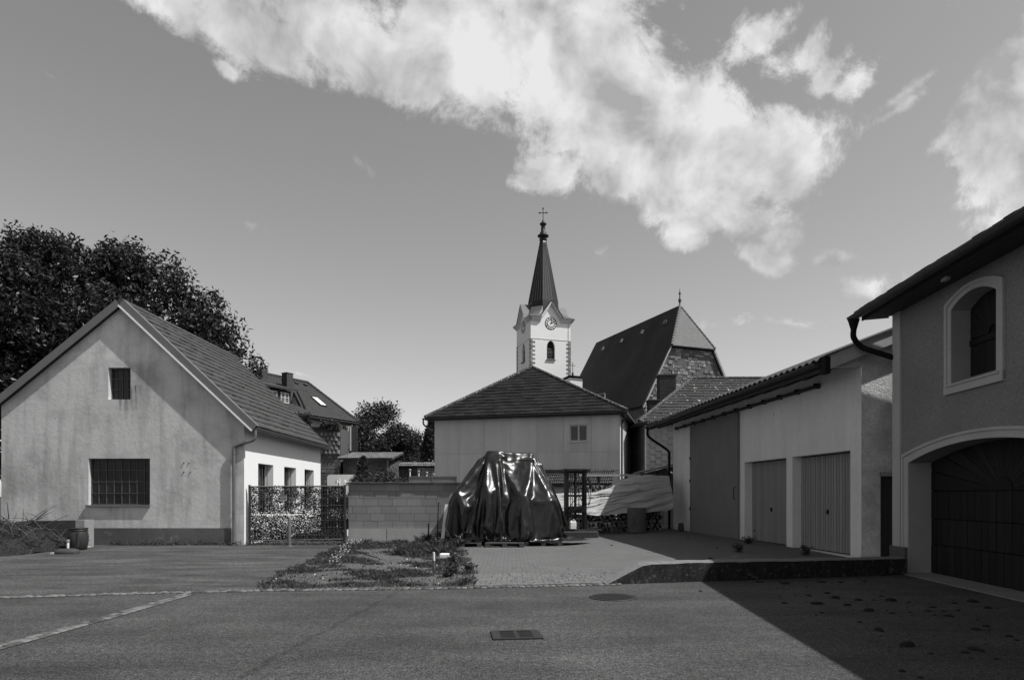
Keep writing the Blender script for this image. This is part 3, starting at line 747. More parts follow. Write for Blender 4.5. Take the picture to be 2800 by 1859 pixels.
mat('barrel_plastic', 0.032, 0.45, noise=[(3, 0.15)], spec=0.4)
MB().lathe([(0, .01), (.21, .01), (.235, .04), (.27, .25), (.275, .42), (.25, .56), (.235, .6)], 28).build('body', 'barrel_plastic', br)
MB().lathe([(.235, .58), (.262, .585), (.262, .61), (.245, .615), (.25, .645), (.262, .65), (.262, .67), (.0, .665)], 28).build('rim', 'iron', br)
MB().box((.12, -.265, .1), (.16, -.2, .55)).build('moulded_rib', 'barrel_plastic', br)
pp = empty('capped_pipe', (SX(186, 19.2), 19.2, 0), 0, 'short pale pipe with a cap standing before the barrel', 'pipe')
mat('pale_plastic', 0.42, 0.5); mat('cap_plastic', 0.2, 0.5)
MB().lathe([(.032, 0), (.032, .34), (.0, .34)], 16).build('pipe_body', 'pale_plastic', pp)
MB().lathe([(.042, .28), (.044, .3), (.044, .35), (.036, .36), (.0, .36)], 16).build('cap', 'cap_plastic', pp)
mat('sacking', 0.05, 0.95, noise=[(6, .25), (50, .2)], bump=(30, .9, .02))
sk = MB(); n = 26; rows_ = []
for lv, (rr, zz) in enumerate(((1.0, 0.0), (1.06, .05), (.95, .1), (.6, .135), (.0, .14))):
    rows_.append([(rr * .33 * math.cos(6.2832 * k / n) * (1 + .05 * math.sin(5 * k)), rr * .24 * math.sin(6.2832 * k / n) * (1 + .06 * math.sin(3 * k + 1)), zz + .012 * math.sin(k * 2.3 + lv)) for k in range(n)] + [None])
for r_ in rows_: r_[-1] = r_[0]
sk.grid(rows_); s_o = sk.build('sand_sack', 'sacking'); s_o.location = (SX(183, 18.6), 18.6, 0.0)
tag(s_o, 'flat dark sack lying at the edge of the heap in front of the barrel', 'sack')
mat('dry_branch', 0.07, 0.85, noise=[(3, .2)]); mat('old_wood', 0.20, 0.85, noise=[(3, .2, (1, 1, 1)), (30, .15)], rand=.25); mat('pale_wood', 0.40, 0.8, noise=[(20, .12)], rand=.2)
pl = MB().bar((SX(140, 18.3), 18.3, .03), (SX(262, 20.9), 20.6, .045), .07, .04).build('thin_plank', 'pale_wood'); tag(pl, 'pale thin plank on the ground beside the heap and barrel', 'plank')
mat('heap_soil', .02, .95, noise=[(3, .3), (20, .3)], bump=(12, .9, .05))
# heap of soil with weeds and cut branches
hp = MB(); rows_ = []
def heapz(x, y): 
    e = max(0, 1 - (max(x + 15.4, 0) / 1.65) ** 2) * max(0, min(1, (y - 17.7) / 2.0)); return .62 * e * (1 + .25 * math.sin(x * 5) * math.cos(y * 4)) + .02
for j in range(14):
    y = 17.6 + 3.2 * j / 13; xr = -13.7 + .1 * (j / 13) ; rows_.append([(-22 + (xr + 22) * i / 40, y - .25 * math.sin(i * .4), heapz(-22 + (xr + 22) * i / 40, y) - .01 * (j == 0) * 3 + random.uniform(-.03, .03) * (j > 0)) for i in range(41)])
hpo = hp.grid(rows_).build('soil_heap', 'heap_soil'); tag(hpo, 'heap of dark soil overgrown with weeds at the left edge', 'soil heap', kind='stuff')
leafmat('weed', 0.06, .6, .6, .3); leafmat('heap_weed', 0.017, .6, .6, .25)
n = 11000; cx_ = RNG.uniform(-21.5, -13.6, n); cy_ = RNG.uniform(17.7, 20.7, n)
cz_ = np.array([heapz(a, b) for a, b in zip(cx_, cy_)]) + RNG.uniform(0, .16, n)
kp = (cx_ < -14.5) | (RNG.random(n) < .25)
tag(fast_mesh('heap_weeds', leaves(np.stack([cx_, cy_, cz_], 1)[kp], .055, .5, -.3), 4, 'heap_weed'), 'low leafy weeds covering the soil heap', 'weeds', kind='stuff')
bp = MB()
for k in range(70):
    a = Vector((random.uniform(-15.4, -13.7), random.uniform(18.9, 20.5), 0)); a.z = heapz(a.x, a.y) + random.uniform(.0, .25)
    d = Vector((random.uniform(-1, 1), random.uniform(-.5, .3), random.uniform(-.1, .55))).normalized() * random.uniform(.3, 1.1)
    bp.tube([a, a + d * .5 + Vector((0, 0, .03)), a + d], .008, 5, rr=[.014, .01, .004])
tag(bp.build('cut_branches', 'dry_branch'), 'tangle of dry cut branches on the heap beside the barrel', 'branches', kind='stuff')

# ------------------------------------------------------------------ block wall
mat('block', 0.22, 0.92, noise=[(2.0, .06), (30, .08)], rand=.10, bump=(60, .5, .006))
mat('mortar', 0.13, 0.95, noise=[(20, .15)])
BY = 22.2; BX0 = SX(953, BY); BX1 = -0.9
bw = empty('block_wall', (BX0, BY, 0), 0, 'grey concrete block wall with dark coping on a cast concrete footing', 'wall')
ZF = SZ(1444, BY); ZT = SZ(1322, BY)
MB().box((0, .01, ZF - .02), (BX1 - BX0, .24, ZT)).build('mortar_core', 'mortar', bw)
nb = 6; bh = (ZT - ZF) / nb; polys = []
for r_ in range(nb):
    x = -(r_ % 2) * .25 - (.12 if r_ in (2, 4) else 0)
    while x < BX1 - BX0:
        wd_ = .5 if random.random() > .06 else .25
        polys.append(clip_poly([(x + .005, ZF + r_ * bh + .005), (x + wd_ - .005, ZF + r_ * bh + .005), (x + wd_ - .005, ZF + (r_ + 1) * bh - .005), (x + .005, ZF + (r_ + 1) * bh - .005)], [(0, 0), (BX1 - BX0, 0), (BX1 - BX0, 9), (0, 9)]))
        x += wd_
pieces('block', bw, (0, 0, 0), (1, 0, 0), (0, 0, 1), (0, -1, 0), polys, 'block', .006, .003)
for a, b in ((0, 1.32), (1.325, BX1 - BX0)): MB().box((a, -.05 - .01 * (a > 0), 0), (b, .26, ZF - .003)).build('footing', 'concrete', bw)
x = -.05
while x < BX1 - BX0:
    w_ = .42; o = MB().prism([(-.0, 0, 0), (0, -.0, .03), (0, .36, .05), (0, .36, .0)], (1, 0, 0), w_ - .006).build('coping_tile', 'tile_dark' if 'tile_dark' in MATS else 'soffit', bw)
    o.location = (x, -.09 + random.uniform(-.02, .02), ZT + .002 + random.uniform(0, .012)); x += w_
# ------------------------------------------------------------------ wire gate with camouflage net
fx0, fx1, fy = XR + .12, BX0 - .06, 21.95
fz0, fz1 = SZ(1478, fy), SZ(1330, fy)
gf = empty('wire_gate', ((fx0 + fx1) / 2, fy, 0), 0, 'wire mesh gate hung with dark camouflage netting beside the left house', 'gate')
c0 = (fx0 + fx1) / 2; a, b = fx0 - c0, fx1 - c0
mat('galv', 0.16, .55, noise=[(10, .15)], metal=.3)
for x in (a, b): MB().box((x - .03, -.03, .02), (x + .03, .03, fz1 + .06)).build('gate_post', 'dark_zinc', gf)
for z in (fz0, fz1): MB().tube([(a, 0, z), (b, 0, z + (.06 if z < 1 else .02))], .022, 8).build('rail', 'galv', gf)
wr = MB(); k = 0; x = a + .05
while x < b - .02: wr.tube([(x, -.012, fz0), (x, -.012, fz1)], .0035, 4, False); x += .1
z = fz0 + .2
while z < fz1: wr.tube([(a, -.016, z), (b, -.016, z)], .0035, 4, False); z += .25
wr.build('wire_mesh', 'galv', gf)
leafmat('camo', 0.055, .8, .8, .1)
n = 34000
cx_ = RNG.uniform(a, b, n); cz_ = RNG.uniform(fz0, fz1 + .02, n)
hole = np.sin(cx_ * 9 + np.sin(cz_ * 7) * 1.5) * np.sin(cz_ * 11 + np.cos(cx_ * 6)) 
kp = (RNG.random(n) < np.where(hole > .35, .38, .72)) | (RNG.random(n) < np.clip((fz0 + .9 - cz_) * .9, 0, .8)) | (cz_ < fz0 + .35) | (cx_ > b - .8)
kp &= ~((np.abs(cz_ - (fz0 + .62 * (fz1 - fz0) - .25)) < .018) & (cx_ < .2))
lv = leaves(np.stack([cx_, RNG.uniform(.015, .05, n), cz_], 1)[kp], .046, .8, .1)
net = fast_mesh('camouflage_net', lv, 4, 'camo', gf); net['kind'] = 'stuff'
sg = empty('warning_sign', (SX(772, 21.9), 21.9, SZ(1361, 21.9)), 0, 'small pale warning sign with a dog on the netted wire gate', 'sign')
mat('sign_plate', .30, .6); mat('ink', .02, .8)
MB().box((-.15, 0, -.095), (.15, .006, .095)).build('plate', 'sign_plate', sg)
def text(body, size, loc, rot, m, parent, name='lettering', align='CENTER', ext=.0005):
    cu = bpy.data.curves.new('text', 'FONT'); cu.body = body; cu.size = size; cu.align_x = align; cu.extrude = ext
    o = bpy.data.objects.new('t', cu); col.objects.link(o)
    dg = bpy.context.evaluated_depsgraph_get(); me = bpy.data.meshes.new_from_object(o.evaluated_get(dg)); bpy.data.objects.remove(o)
    me.materials.clear(); me.materials.append(MATS[m]); q = link(name, me, parent); q.location = loc; q.rotation_euler = rot; return q
text('VORSICHT!', .052, (0, -.002, .048), (R(90), 0, 0), 'ink', sg)
dg_ = [(-.13, -.01), (-.115, .03), (-.1, .012), (-.085, .005), (-.05, -.01), (-.02, -.03), (-.015, -.05), (-.03, -.045), (-.07, -.03), (-.1, -.04), (-.12, -.06), (-.13, -.06)]
MB().add([(x, -.0025, z) for x, z in dg_], [tuple(range(len(dg_)))]).build('dog_emblem', 'ink', sg)
for z, w_ in ((.0, .13), (-.035, .11)): MB().box((.0, -.0025, z - .006), (w_, -.001, z + .006)).build('print_line', 'ink', sg)
mat('post_grey', .11, .6, noise=[(5, .12)]); mat('white_paint', .72, .6, noise=[(20, .06)])
bo = empty('bollard', (SX(791, 21.3), 21.3, 0), 0, 'dark grey round bollard standing in front of the wire gate', 'bollard')
MB().lathe([(.058, 0), (.058, .9), (.052, .915), (.0, .92)], 20).build('post', 'post_grey', bo)
MB().lathe([(.13, .0), (.13, .02), (.06, .025)], 20).build('base_plate', 'post_grey', bo)
mk = empty('marker_post', (SX(950, 21.6), 21.6, 0), 0, 'thin white topped marker post between the gate and the block wall', 'post')
MB().tube([(0, 0, 0), (0, 0, .32)], .022, 10).build('lower_post', 'post_grey', mk); MB().tube([(0, 0, .321), (0, 0, .53)], .023, 10).build('white_top', 'white_paint', mk)
xk, yk = gp(1188, 1568)
mk = empty('marker_post', (xk, yk, 0), 0, 'leaning white topped marker post in the weeds near the cobbles', 'post'); mk.rotation_euler = (.02, -.03, 0)
MB().tube([(0, 0, -.02), (0, 0, .28)], .022, 10).build('lower_post', 'galv', mk); MB().tube([(0, 0, .281), (0, 0, .46)], .023, 10).build('white_top', 'white_paint', mk)

# ------------------------------------------------------------------ house in the middle with the hipped roof
mat('panel_plaster', 0.42, .9, noise=[(.8, .06), (1.0, .05, (3, 3, .25)), (25, .03)], bump=(40, .2, .004))
mat('tile_dark', 0.017, .8, noise=[(1.5, .14), (20, .14)], rand=.32, spots=[(26, .70, .16, .03), (7, .755, .42, .02)], bump=(30, .4, .008), spec=.12)
mat('ridge_moss', 0.05, .9, noise=[(12, .3)], spots=[(14, .56, .24, .06)], bump=(30, .8, .02))
mat('white_frame', .5, .4)
L0 = Vector((-4.0, 33.6, 0)); e_ = Vector((.9636, -.2672, 0)); nI = Vector((.2672, .9636, 0)); HW = 9.49; HD = 11.0; EZ = 5.66
mh_ = empty('hipped_house', L0, math.atan2(e_.y, e_.x), 'pale windowless-looking house with a dark hipped roof and one double window', 'house')
X_, Y_ = Vector((1, 0, 0)), Vector((0, 1, 0))
def hu(x):                                       # local u of an image column on the front wall
    t = (x - CX) / F; return (t * 33.6 + 4.0) / (.9636 + t * .2672)
wu0, wu1 = hu(1558), hu(1606); dY = 33.6 - .2672 * (wu0 + wu1) / 2
WZ0, WZ1 = SZ(1206, dY), SZ(1161, dY)
fwm = MB(); wall(fwm, (0, 0, 0), X_, Y_, 0, HW, EZ, [(wu0, wu1, WZ0, WZ1, 0)], 0, .1); fwm.build('front_wall', 'panel_plaster', mh_)
ow = MB(); ow.add([(HW, 0, 0), (HW, HD, 0), (HW, HD, EZ), (HW, 0, EZ)], [(0, 1, 2, 3)]); ow.add([(0, 0, 0), (0, 0, EZ), (0, HD, EZ), (0, HD, 0)], [(0, 1, 2, 3)]); ow.add([(0, HD, 0), (0, HD, EZ), (HW, HD, EZ), (HW, HD, 0)], [(0, 1, 2, 3)])
ow.build('side_wall', 'panel_plaster', mh_)
# slabs of cladding: barely raised panels
polys = []
for i in range(7):
    for j in range(3):
        ua, ub = HW * i / 7 + .012, HW * (i + 1) / 7 - .012; za, zb = EZ * j / 3 + .012, EZ * (j + 1) / 3 - .012
        if ub < wu0 or ua > wu1 or zb < WZ0 or za > WZ1: polys.append([(ua, za), (ub, za), (ub, zb), (ua, zb)])
        else:
            for q in ([(ua, za), (wu0 - .01, za), (wu0 - .01, zb), (ua, zb)], [(wu1 + .01, za), (ub, za), (ub, zb), (wu1 + .01, zb)], [(wu0 - .01, za), (wu1 + .01, za), (wu1 + .01, WZ0 - .02), (wu0 - .01, WZ0 - .02)], [(wu0 - .01, WZ1 + .02), (wu1 + .01, WZ1 + .02), (wu1 + .01, zb), (wu0 - .01, zb)]):
                if q[1][0] > q[0][0] + .02 and q[2][1] > q[1][1] + .02:
                    q = clip_poly(q, [(ua, za), (ub, za), (ub, zb), (ua, zb)])
                    polys.append(q)
mat('clad_panel', 0.52, .9, noise=[(.6, .10), (1.0, .10, (2.2, 2.2, .2)), (9, .04)], rand=.10, bump=(40, .2, .004))
pieces('wall_panel', mh_, (0, 0, 0), X_, Vector((0, 0, 1)), -Y_, polys, 'clad_panel', .008, .003)
def casement(parent, O, U, NI, w, h, name='window', m='pale_glass', fm='white_frame', mull=True, tr=0, fw=.05):
    w_ = empty(name, O); w_.parent = parent; U, NI = Vector(U), Vector(NI); Zv = Vector((0, 0, 1))
    fr = MB(); T_ = .03
    def bb(u0, z0, u1, z1, d=.0): fr.obox(U * ((u0 + u1) / 2) + Zv * ((z0 + z1) / 2) + NI * d, U * ((u1 - u0) / 2), NI * T_, Zv * ((z1 - z0) / 2))
    bb(-w / 2, -h / 2, -w / 2 + fw, h / 2); bb(w / 2 - fw, -h / 2, w / 2, h / 2); bb(-w / 2 + fw, -h / 2, w / 2 - fw, -h / 2 + fw); bb(-w / 2 + fw, h / 2 - fw, w / 2 - fw, h / 2)
    if mull: bb(-fw * .7, -h / 2 + fw, fw * .7, h / 2 - fw)
    for k in range(tr): z = -h / 2 + h * (k + 1) / (tr + 1); bb(-w / 2 + fw, z - fw * .3, -fw * .7, z + fw * .3); bb(fw * .7, z - fw * .3, w / 2 - fw, z + fw * .3)
    fr.build('frame', fm, w_)
    halves = ((-w / 2 + fw, -fw * .7), (fw * .7, w / 2 - fw)) if mull else ((-w / 2 + fw, w / 2 - fw),)
    for ua, ub in halves:
        MB().add([U * ua + Zv * (-h / 2 + fw) + NI * .012, U * ub + Zv * (-h / 2 + fw) + NI * .012, U * ub + Zv * (h / 2 - fw) + NI * .012, U * ua + Zv * (h / 2 - fw) + NI * .012], [(0, 1, 2, 3)]).build('pane', m, w_)
    return w_
wi = casement(mh_, ((wu0 + wu1) / 2, .07, (WZ0 + WZ1) / 2), X_, Y_, wu1 - wu0, WZ1 - WZ0, m='dark_glass')
MB().box((wu0 - .04, -.05, WZ0 - .05), (wu1 + .04, .1, WZ0 - .004)).build('window_sill', 'white_frame', mh_)
# hipped roof
ov = .38; AP = (4.22, 3.9, 8.78); AP2 = (4.22, HD - 3.9, 8.78); ez = EZ - .02
mrf = empty('roof', (0, 0, 0)); mrf.parent = mh_
C_ = [Vector((-ov, -ov, ez)), Vector((HW + ov, -ov, ez)), Vector((HW + ov, HD + ov, ez)), Vector((-ov, HD + ov, ez))]; A1, A2 = Vector(AP), Vector(AP2)
dk = MB(); dk.add(C_ + [A1, A2], [(0, 1, 4), (1, 2, 5, 4), (2, 3, 5), (3, 0, 4, 5)]); dk.add([c - Vector((0, 0, .12)) for c in C_] + C_, [(0, 3, 2, 1), (0, 1, 5, 4), (1, 2, 6, 5), (2, 3, 7, 6), (3, 0, 4, 7)])
dk.build('roof_deck', 'soffit', mrf)
def shingle_plane(parent, P0, P1, tops, m, tw, th, maxn=300, thick=.016, tilt=.034, jit=.007, name='shingle', vj=0.0):
    """P0->P1 eave line, tops: one or two upper corners"""
    U = (P1 - P0); Lu = U.length; U.normalize(); T0 = tops[-1] - P0; S = (T0 - U * T0.dot(U)).normalized(); Nn = U.cross(S)
    reg = [(0, 0), (Lu, 0)] + [((t - P0).dot(U), (t - P0).dot(S)) for t in tops]
    H_ = max(r_[1] for r_ in reg); nr = max(1, round(H_ / th)); th = H_ / nr; ps = []
    for j in range(nr):
        u = -(j % 2) * tw / 2
        while u < Lu:
            dz = random.uniform(-vj, vj)
            ps.append(clip_poly([(u + .006, j * th - th * .12 + dz), (u + tw - .006, j * th - th * .12 + dz), (u + tw - .006, (j + 1) * th), (u + .006, (j + 1) * th)], reg)); u += tw
    pieces(name, parent, P0, U, S, Nn, ps, m, thick, jit, tilt, maxn)
shingle_plane(mrf, C_[0], C_[1], [A1], 'tile_dark', .42, .33, vj=.012)
for P0, P1, tp in ((C_[1], C_[2], [A2, A1]), (C_[3], C_[0], [A1, A2])): shingle_plane(mrf, P0, P1, tp, 'tile_dark', .6, .33, maxn=0)
for P, Q in ((C_[0], A1), (C_[1], A1), (A1, A2)):
    d = Q - P; L_ = d.length; d.normalize(); k = 0
    nseg = max(2, int(L_ / .36))
    for q in range(nseg):
        p0 = P + d * (L_ * q / nseg) + Vector((0, 0, .03)); p1 = P + d * (L_ * (q + 1.12) / nseg) + Vector((0, 0, .05))
        MB().tube([p0, p1], .085, 8, rr=[.10, .085]).build('hip_tile', 'ridge_moss', mrf)
gm = MB(); gutter_mesh(gm, (-ov - .1, -ov - .05, ez - .04), (HW + ov, -ov - .05, ez - .04), .06, (0, -1, 0)); gm.build('gutter', 'dark_zinc', mh_)
MB().tube(smooth_path([(-ov - .05, -ov - .05, ez - .1), (-ov - .05, -ov, ez - .35), (-.2, -.12, ez - .55), (-.06, -.06, ez - .62)], 5), .045, 8).build('downspout', 'zinc', mh_)
MB().tube(smooth_path([(HW + ov - .1, -ov - .05, ez - .1), (HW + ov - .1, -ov + .05, ez - .3), (HW + .12, -.02, ez - .5), (HW + .1, 0, ez - .8), (HW + .1, 0, .2)], 5), .045, 8).build('downspout', 'dark_zinc', mh_)
def mh_local(p): d = Vector(p) - L0; return Vector((d.dot(e_), d.dot(nI), d.z))
MB().tube([mh_local(W(1620, 1080, 34.6)), mh_local(W(1654, 1076, 34.2)), mh_local(W(1654, 1100, 34.2))], .03, 6).build('roof_rail', 'zinc', mh_)
# lean-to with pantiles at its foot
mat('pantile', .05, .75, noise=[(2, .1), (25, .1)], rand=.2)
lu0 = 5.2; lt = empty('lean_to', L0 + e_ * lu0, math.atan2(e_.y, e_.x), 'low lean-to with wavy pantiles at the foot of the hipped house', 'lean-to')
LT = HW - lu0 - .02; ltz1, ltz0, ltd = 2.90, 2.18, 1.25
MB().add([(0, -ltd, ltz0 - .03), (LT, -ltd, ltz0 - .03), (LT, -.01, ltz1 - .03), (0, -.01, ltz1 - .03), (0, -ltd, ltz0 - .1), (LT, -ltd, ltz0 - .1)], [(0, 1, 2, 3), (4, 5, 1, 0)]).build('roof_deck', 'soffit', lt)
Sv = Vector((0, ltd, ltz1 - ltz0)); sl_ = Sv.length; Sv.normalize(); Nv = X_.cross(Sv)
lay_tiles(lt, (0, -ltd - .03, ltz0), X_, Sv, Nv, int(LT / .205), 5, .205, sl_ / 5, 'pantile', amp=.05, lift=.045)
MB().box((.1, -ltd + .2, 0), (LT - .05, -.02, ltz0 - .02)).build('wall', 'panel_plaster', lt)
gm = MB(); gutter_mesh(gm, (0, -ltd - .08, ltz0 - .04), (LT, -ltd - .08, ltz0 - .04), .05, (0, -1, 0)); gm.build('gutter', 'dark_zinc', lt)

# ------------------------------------------------------------------ church tower
mat('tower_white', .74, .9, noise=[(.5, .04), (5, .03)], bump=(8, .25, .03))
mat('tower_trim', .60, .85, noise=[(2, .05)])
mat('quoin', .20, .9, noise=[(3, .2)], rand=.3)
mat('copper_dark', .017, .55, noise=[(1.2, .25), (6, .15)], metal=.1, bump=(3, .2, .03), spec=.35)
mat('copper_flare', .10, .5, noise=[(1.5, .2)], metal=.1)
mat('louver', .06, .8, noise=[(3, .1)])
TC = Vector((2.41, 84.0, 0)); rv = Vector((.949, .3153, 0)).normalized(); TS = 5.6
tw_ = empty('church_tower', TC, math.atan2(rv.y, rv.x), 'white church tower with clock faces and a tall dark spire with a cross', 'church tower')
# local: +x along the right face, +y back along the left face; right face is y=0, left face is x=0
h = TS / 2; Zc = 24.3; Zs = 22.0
win = lambda c: (c - .57, c + .57, 19.4, 20.85, 1.0)
def pointed(mb, O, U, NI, u0, u1, holes):
    return wall(mb, O, U, NI, u0, u1, Zc + .5, holes, 0, .35)
tb = MB()
pointed(tb, (0, 0, 0), (1, 0, 0), (0, 1, 0), 0, TS, [win(h + .0)]); pointed(tb, (0, 0, 0), (0, 1, 0), (1, 0, 0), 0, TS, [win(h)])
pointed(tb, (TS, 0, 0), (0, 1, 0), (-1, 0, 0), 0, TS, [win(h)]); pointed(tb, (0, TS, 0), (1, 0, 0), (0, -1, 0), 0, TS, [win(h)])
tb.build('tower_wall', 'tower_white', tw_)
MB().box((-.04, -.04, Zs - .03), (TS + .04, TS + .04, Zs + .03)).build('string_course', 'tower_trim', tw_)
for (O, U, NI) in (((h, 0, 0), (1, 0, 0), (0, 1, 0)), ((0, h, 0), (0, 1, 0), (1, 0, 0))):
    O, U, NI = Vector(O), Vector(U), Vector(NI); w_ = empty('louvred_window', O); w_.parent = tw_; Zv = Vector((0, 0, 1))
    pts = []
    for t in range(0, 9): a = t / 8 * math.pi / 2; pts.append((.57 * math.cos(a * .999) , 20.85 + 1.0 * math.sin(a)))
    outl = [(-.57, 19.4), (.57, 19.4)] + pts + [(-x, z) for x, z in reversed(pts[:-1])]
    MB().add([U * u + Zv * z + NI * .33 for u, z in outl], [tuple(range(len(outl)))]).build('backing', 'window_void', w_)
    for k in range(8):
        z = 19.5 + k * .19; MB().obox(U * 0 + Zv * z + NI * .25, U * .45, NI * .06 + Zv * .05, Zv * .015).build('louver_slat', 'louver', w_)
    MB().obox(Zv * 20.42 + NI * .26, U * .55, NI * .04, Zv * .18).obox(Zv * 20.2 + NI * .26 - U * .5, U * .06, NI * .05, Zv * .8).obox(Zv * 20.2 + NI * .26 + U * .5, U * .06, NI * .05, Zv * .8).build('frame', 'louver', w_)
    MB().obox(Zv * 19.37 - NI * .06, U * .65, NI * .12, Zv * .05).build('sill', 'quoin', w_)
# quoins at the corners
for cx_, cy_, dx, dy in ((0, 0, 1, 1), (TS, 0, -1, 1), (0, TS, 1, -1)):
    z = 13.0; k = 0
    while z < Zs - .1:
        lx, ly = (.62, .28) if k % 2 else (.26, .5)
        a = (cx_ - .025 * dx, cy_ - .025 * dy); b = (cx_ + lx * dx, cy_ + .03 * dy)
        q = MB().box((min(a[0], b[0]), min(a[1], b[1]), z), (max(a[0], b[0]), max(a[1], b[1]), z + (.22 if k % 2 else .30)))
        b = (cx_ + .03 * dx, cy_ + ly * dy); a2 = (cx_ - .027 * dx, cy_ - .02 * dy)
        q.box((min(a2[0], b[0]), min(a2[1], b[1]), z + .002), (max(a2[0], b[0]), max(a2[1], b[1]), z + (.215 if k % 2 else .295)))
        q.build('quoin', 'quoin', tw_); z += .23 if k % 2 else .31; k += 1
# gables, cornice
GH, GP = 1.45, 27.0; o_ = .42; Ze = 24.85
def face_frame(k):                               # centre of face, along, outwards
    return [((h, 0), (1, 0), (0, -1)), ((0, h), (0, 1), (-1, 0)), ((TS, h), (0, 1), (1, 0)), ((h, TS), (1, 0), (0, 1))][k]
for k in range(4):
    (cx_, cy_), (ux, uy), (nx, ny) = face_frame(k); C = Vector((cx_, cy_, 0)); U = Vector((ux, uy, 0)); Nn = Vector((nx, ny, 0)); Zv = Vector((0, 0, 1))
    MB().prism([C - U * GH + Zv * (Zc - .0), C + U * GH + Zv * Zc, C + U * GH + Zv * Ze, C + Zv * (GP - .18), C - U * GH + Zv * Ze], -Nn, .6).build('gable_face', 'tower_white', tw_) if False else None
    gf_ = MB().prism([C - U * (GH + .1) + Zv * (Zc + .4) + Nn * .003, C + U * (GH + .1) + Zv * (Zc + .4) + Nn * .003, C + Zv * (GP - .12) + Nn * .003], -Nn, .5); gf_.build('gable_face', 'tower_white', tw_)
    cr_ = MB()
    for s in (-1, 1):
        # horizontal cornice left and right of the gable, stepped in two courses, and rakes
        for (ex, z0, z1) in ((.16, Zc, Zc + .2), (.30, Zc + .2, Zc + .38), (.40, Zc + .38, Zc + .5)):
            e1 = h + ex; p = C + U * (s * (GH - .05)); q = C + U * (s * e1)
            cr_.obox((p + q) / 2 + Zv * ((z0 + z1) / 2) + Nn * (ex / 2), (q - p) / 2, Nn * (ex / 2 + .002 * k), Zv * ((z1 - z0) / 2))
        for (ex, off) in ((.16, .40), (.28, .24), (.38, .12)):
            p = C + U * (s * (GH + .05)) + Zv * (Ze - off) + Nn * (ex / 2); q = C + Zv * (GP - off * 1.0) + Nn * (ex / 2); d = (q - p)
            cr_.obox((p + q) / 2, d / 2, Nn * (ex / 2), Vector((0, 0, 1)).cross(Nn).normalized() * 0 + d.normalized().cross(Nn) * .075)
    cr_.build('cornice', 'tower_trim', tw_)
    gr = MB()
    for s in (-1, 1):
        p = C + U * (s * (GH + .2)) + Zv * (Ze - .1); q = C + Zv * (GP + .05); inn = -Nn * (h - .2)
        t = Zv * .05
        gr.add([p + Nn * .48, q + Nn * .48, q + inn, p + inn, p + Nn * .48 + t, q + Nn * .48 + t, q + inn + t, p + inn + t], [(0, 1, 2, 3), (7, 6, 5, 4), (0, 4, 5, 1), (0, 3, 7, 4), (1, 5, 6, 2)])
    gr.build('gable_roof', 'copper_flare', tw_)
# spire: square flare to octagon to tip
def octo(r, z): return [(h + r / math.cos(math.pi / 8) * math.cos(math.pi / 8 + k * math.pi / 4), h + r / math.cos(math.pi / 8) * math.sin(math.pi / 8 + k * math.pi / 4), z) for k in range(8)]
def sqr(r, z):
    a = r; c = .12; return [(h + a, h + a - c, z), (h + a - c, h + a, z), (h - a + c, h + a, z), (h - a, h + a - c, z), (h - a, h - a + c, z), (h - a + c, h - a, z), (h + a - c, h - a, z), (h + a, h - a + c, z)]
def mixr(a, b, t): return [tuple(x + (y - x) * t for x, y in zip(p, q)) for p, q in zip(a, b)]
rings = [sqr(h + .46, Zc + .5), sqr(h + .44, Zc + .56), mixr(sqr(h - .05, 25.15), octo(2.7, 25.15), .45), mixr(sqr(2.2, 25.8), octo(2.25, 25.8), .85), octo(2.0, 26.0), octo(1.86, 27.4), octo(.36, 35.9)]
fl = MB(); oc = octo(2.0, 26.6)
for k, (sx_, sy_) in enumerate(((1, 1), (-1, 1), (-1, -1), (1, -1))):          # four skirt corners between the gables
    E_ = h + .44; ze_ = Zc + .52; o1, o2 = Vector(oc[2 * k]), Vector(oc[2 * k + 1])
    pa = Vector((h + sx_ * E_, h + sy_ * (GH - .1), ze_)); pb_ = Vector((h + sx_ * (GH - .1), h + sy_ * E_, ze_)); pc = Vector((h + sx_ * E_, h + sy_ * E_, ze_))
    if k % 2: pa, pb_ = pb_, pa
    row0 = [pa, pa.lerp(pc, .5), pc, pc.lerp(pb_, .5), pb_]; row2 = [o1, o1, o1.lerp(o2, .5), o2, o2]
    row1 = [a_.lerp(b_, .5) - Vector((0, 0, .38)) for a_, b_ in zip(row0, row2)]; row15 = [a_.lerp(b_, .8) - Vector((0, 0, .30)) for a_, b_ in zip(row0, row2)]
    fl.grid([[p - Vector((0, 0, .06)) for p in row0], row0, row1, row15, row2], False)
fl.build('spire_skirt', 'copper_flare', tw_)
sp = MB()
for ra, rb_ in zip(rings[4:-1], rings[5:]): sp.grid([ra + [ra[0]], rb_ + [rb_[0]]], False)
spo = sp.build('spire', 'copper_dark', tw_)
sm_ = MB()
lo, hi = octo(1.87, 27.4), octo(.37, 35.9)
for k in range(8):
    for t in (0, .25, .5, .75):
        a = Vector(lo[k]).lerp(Vector(lo[(k + 1) % 8]), t); b = Vector(hi[k]).lerp(Vector(hi[(k + 1) % 8]), t); sm_.bar(a, b, .045, .05)
sm_.build('standing_seam', 'copper_dark', spo)
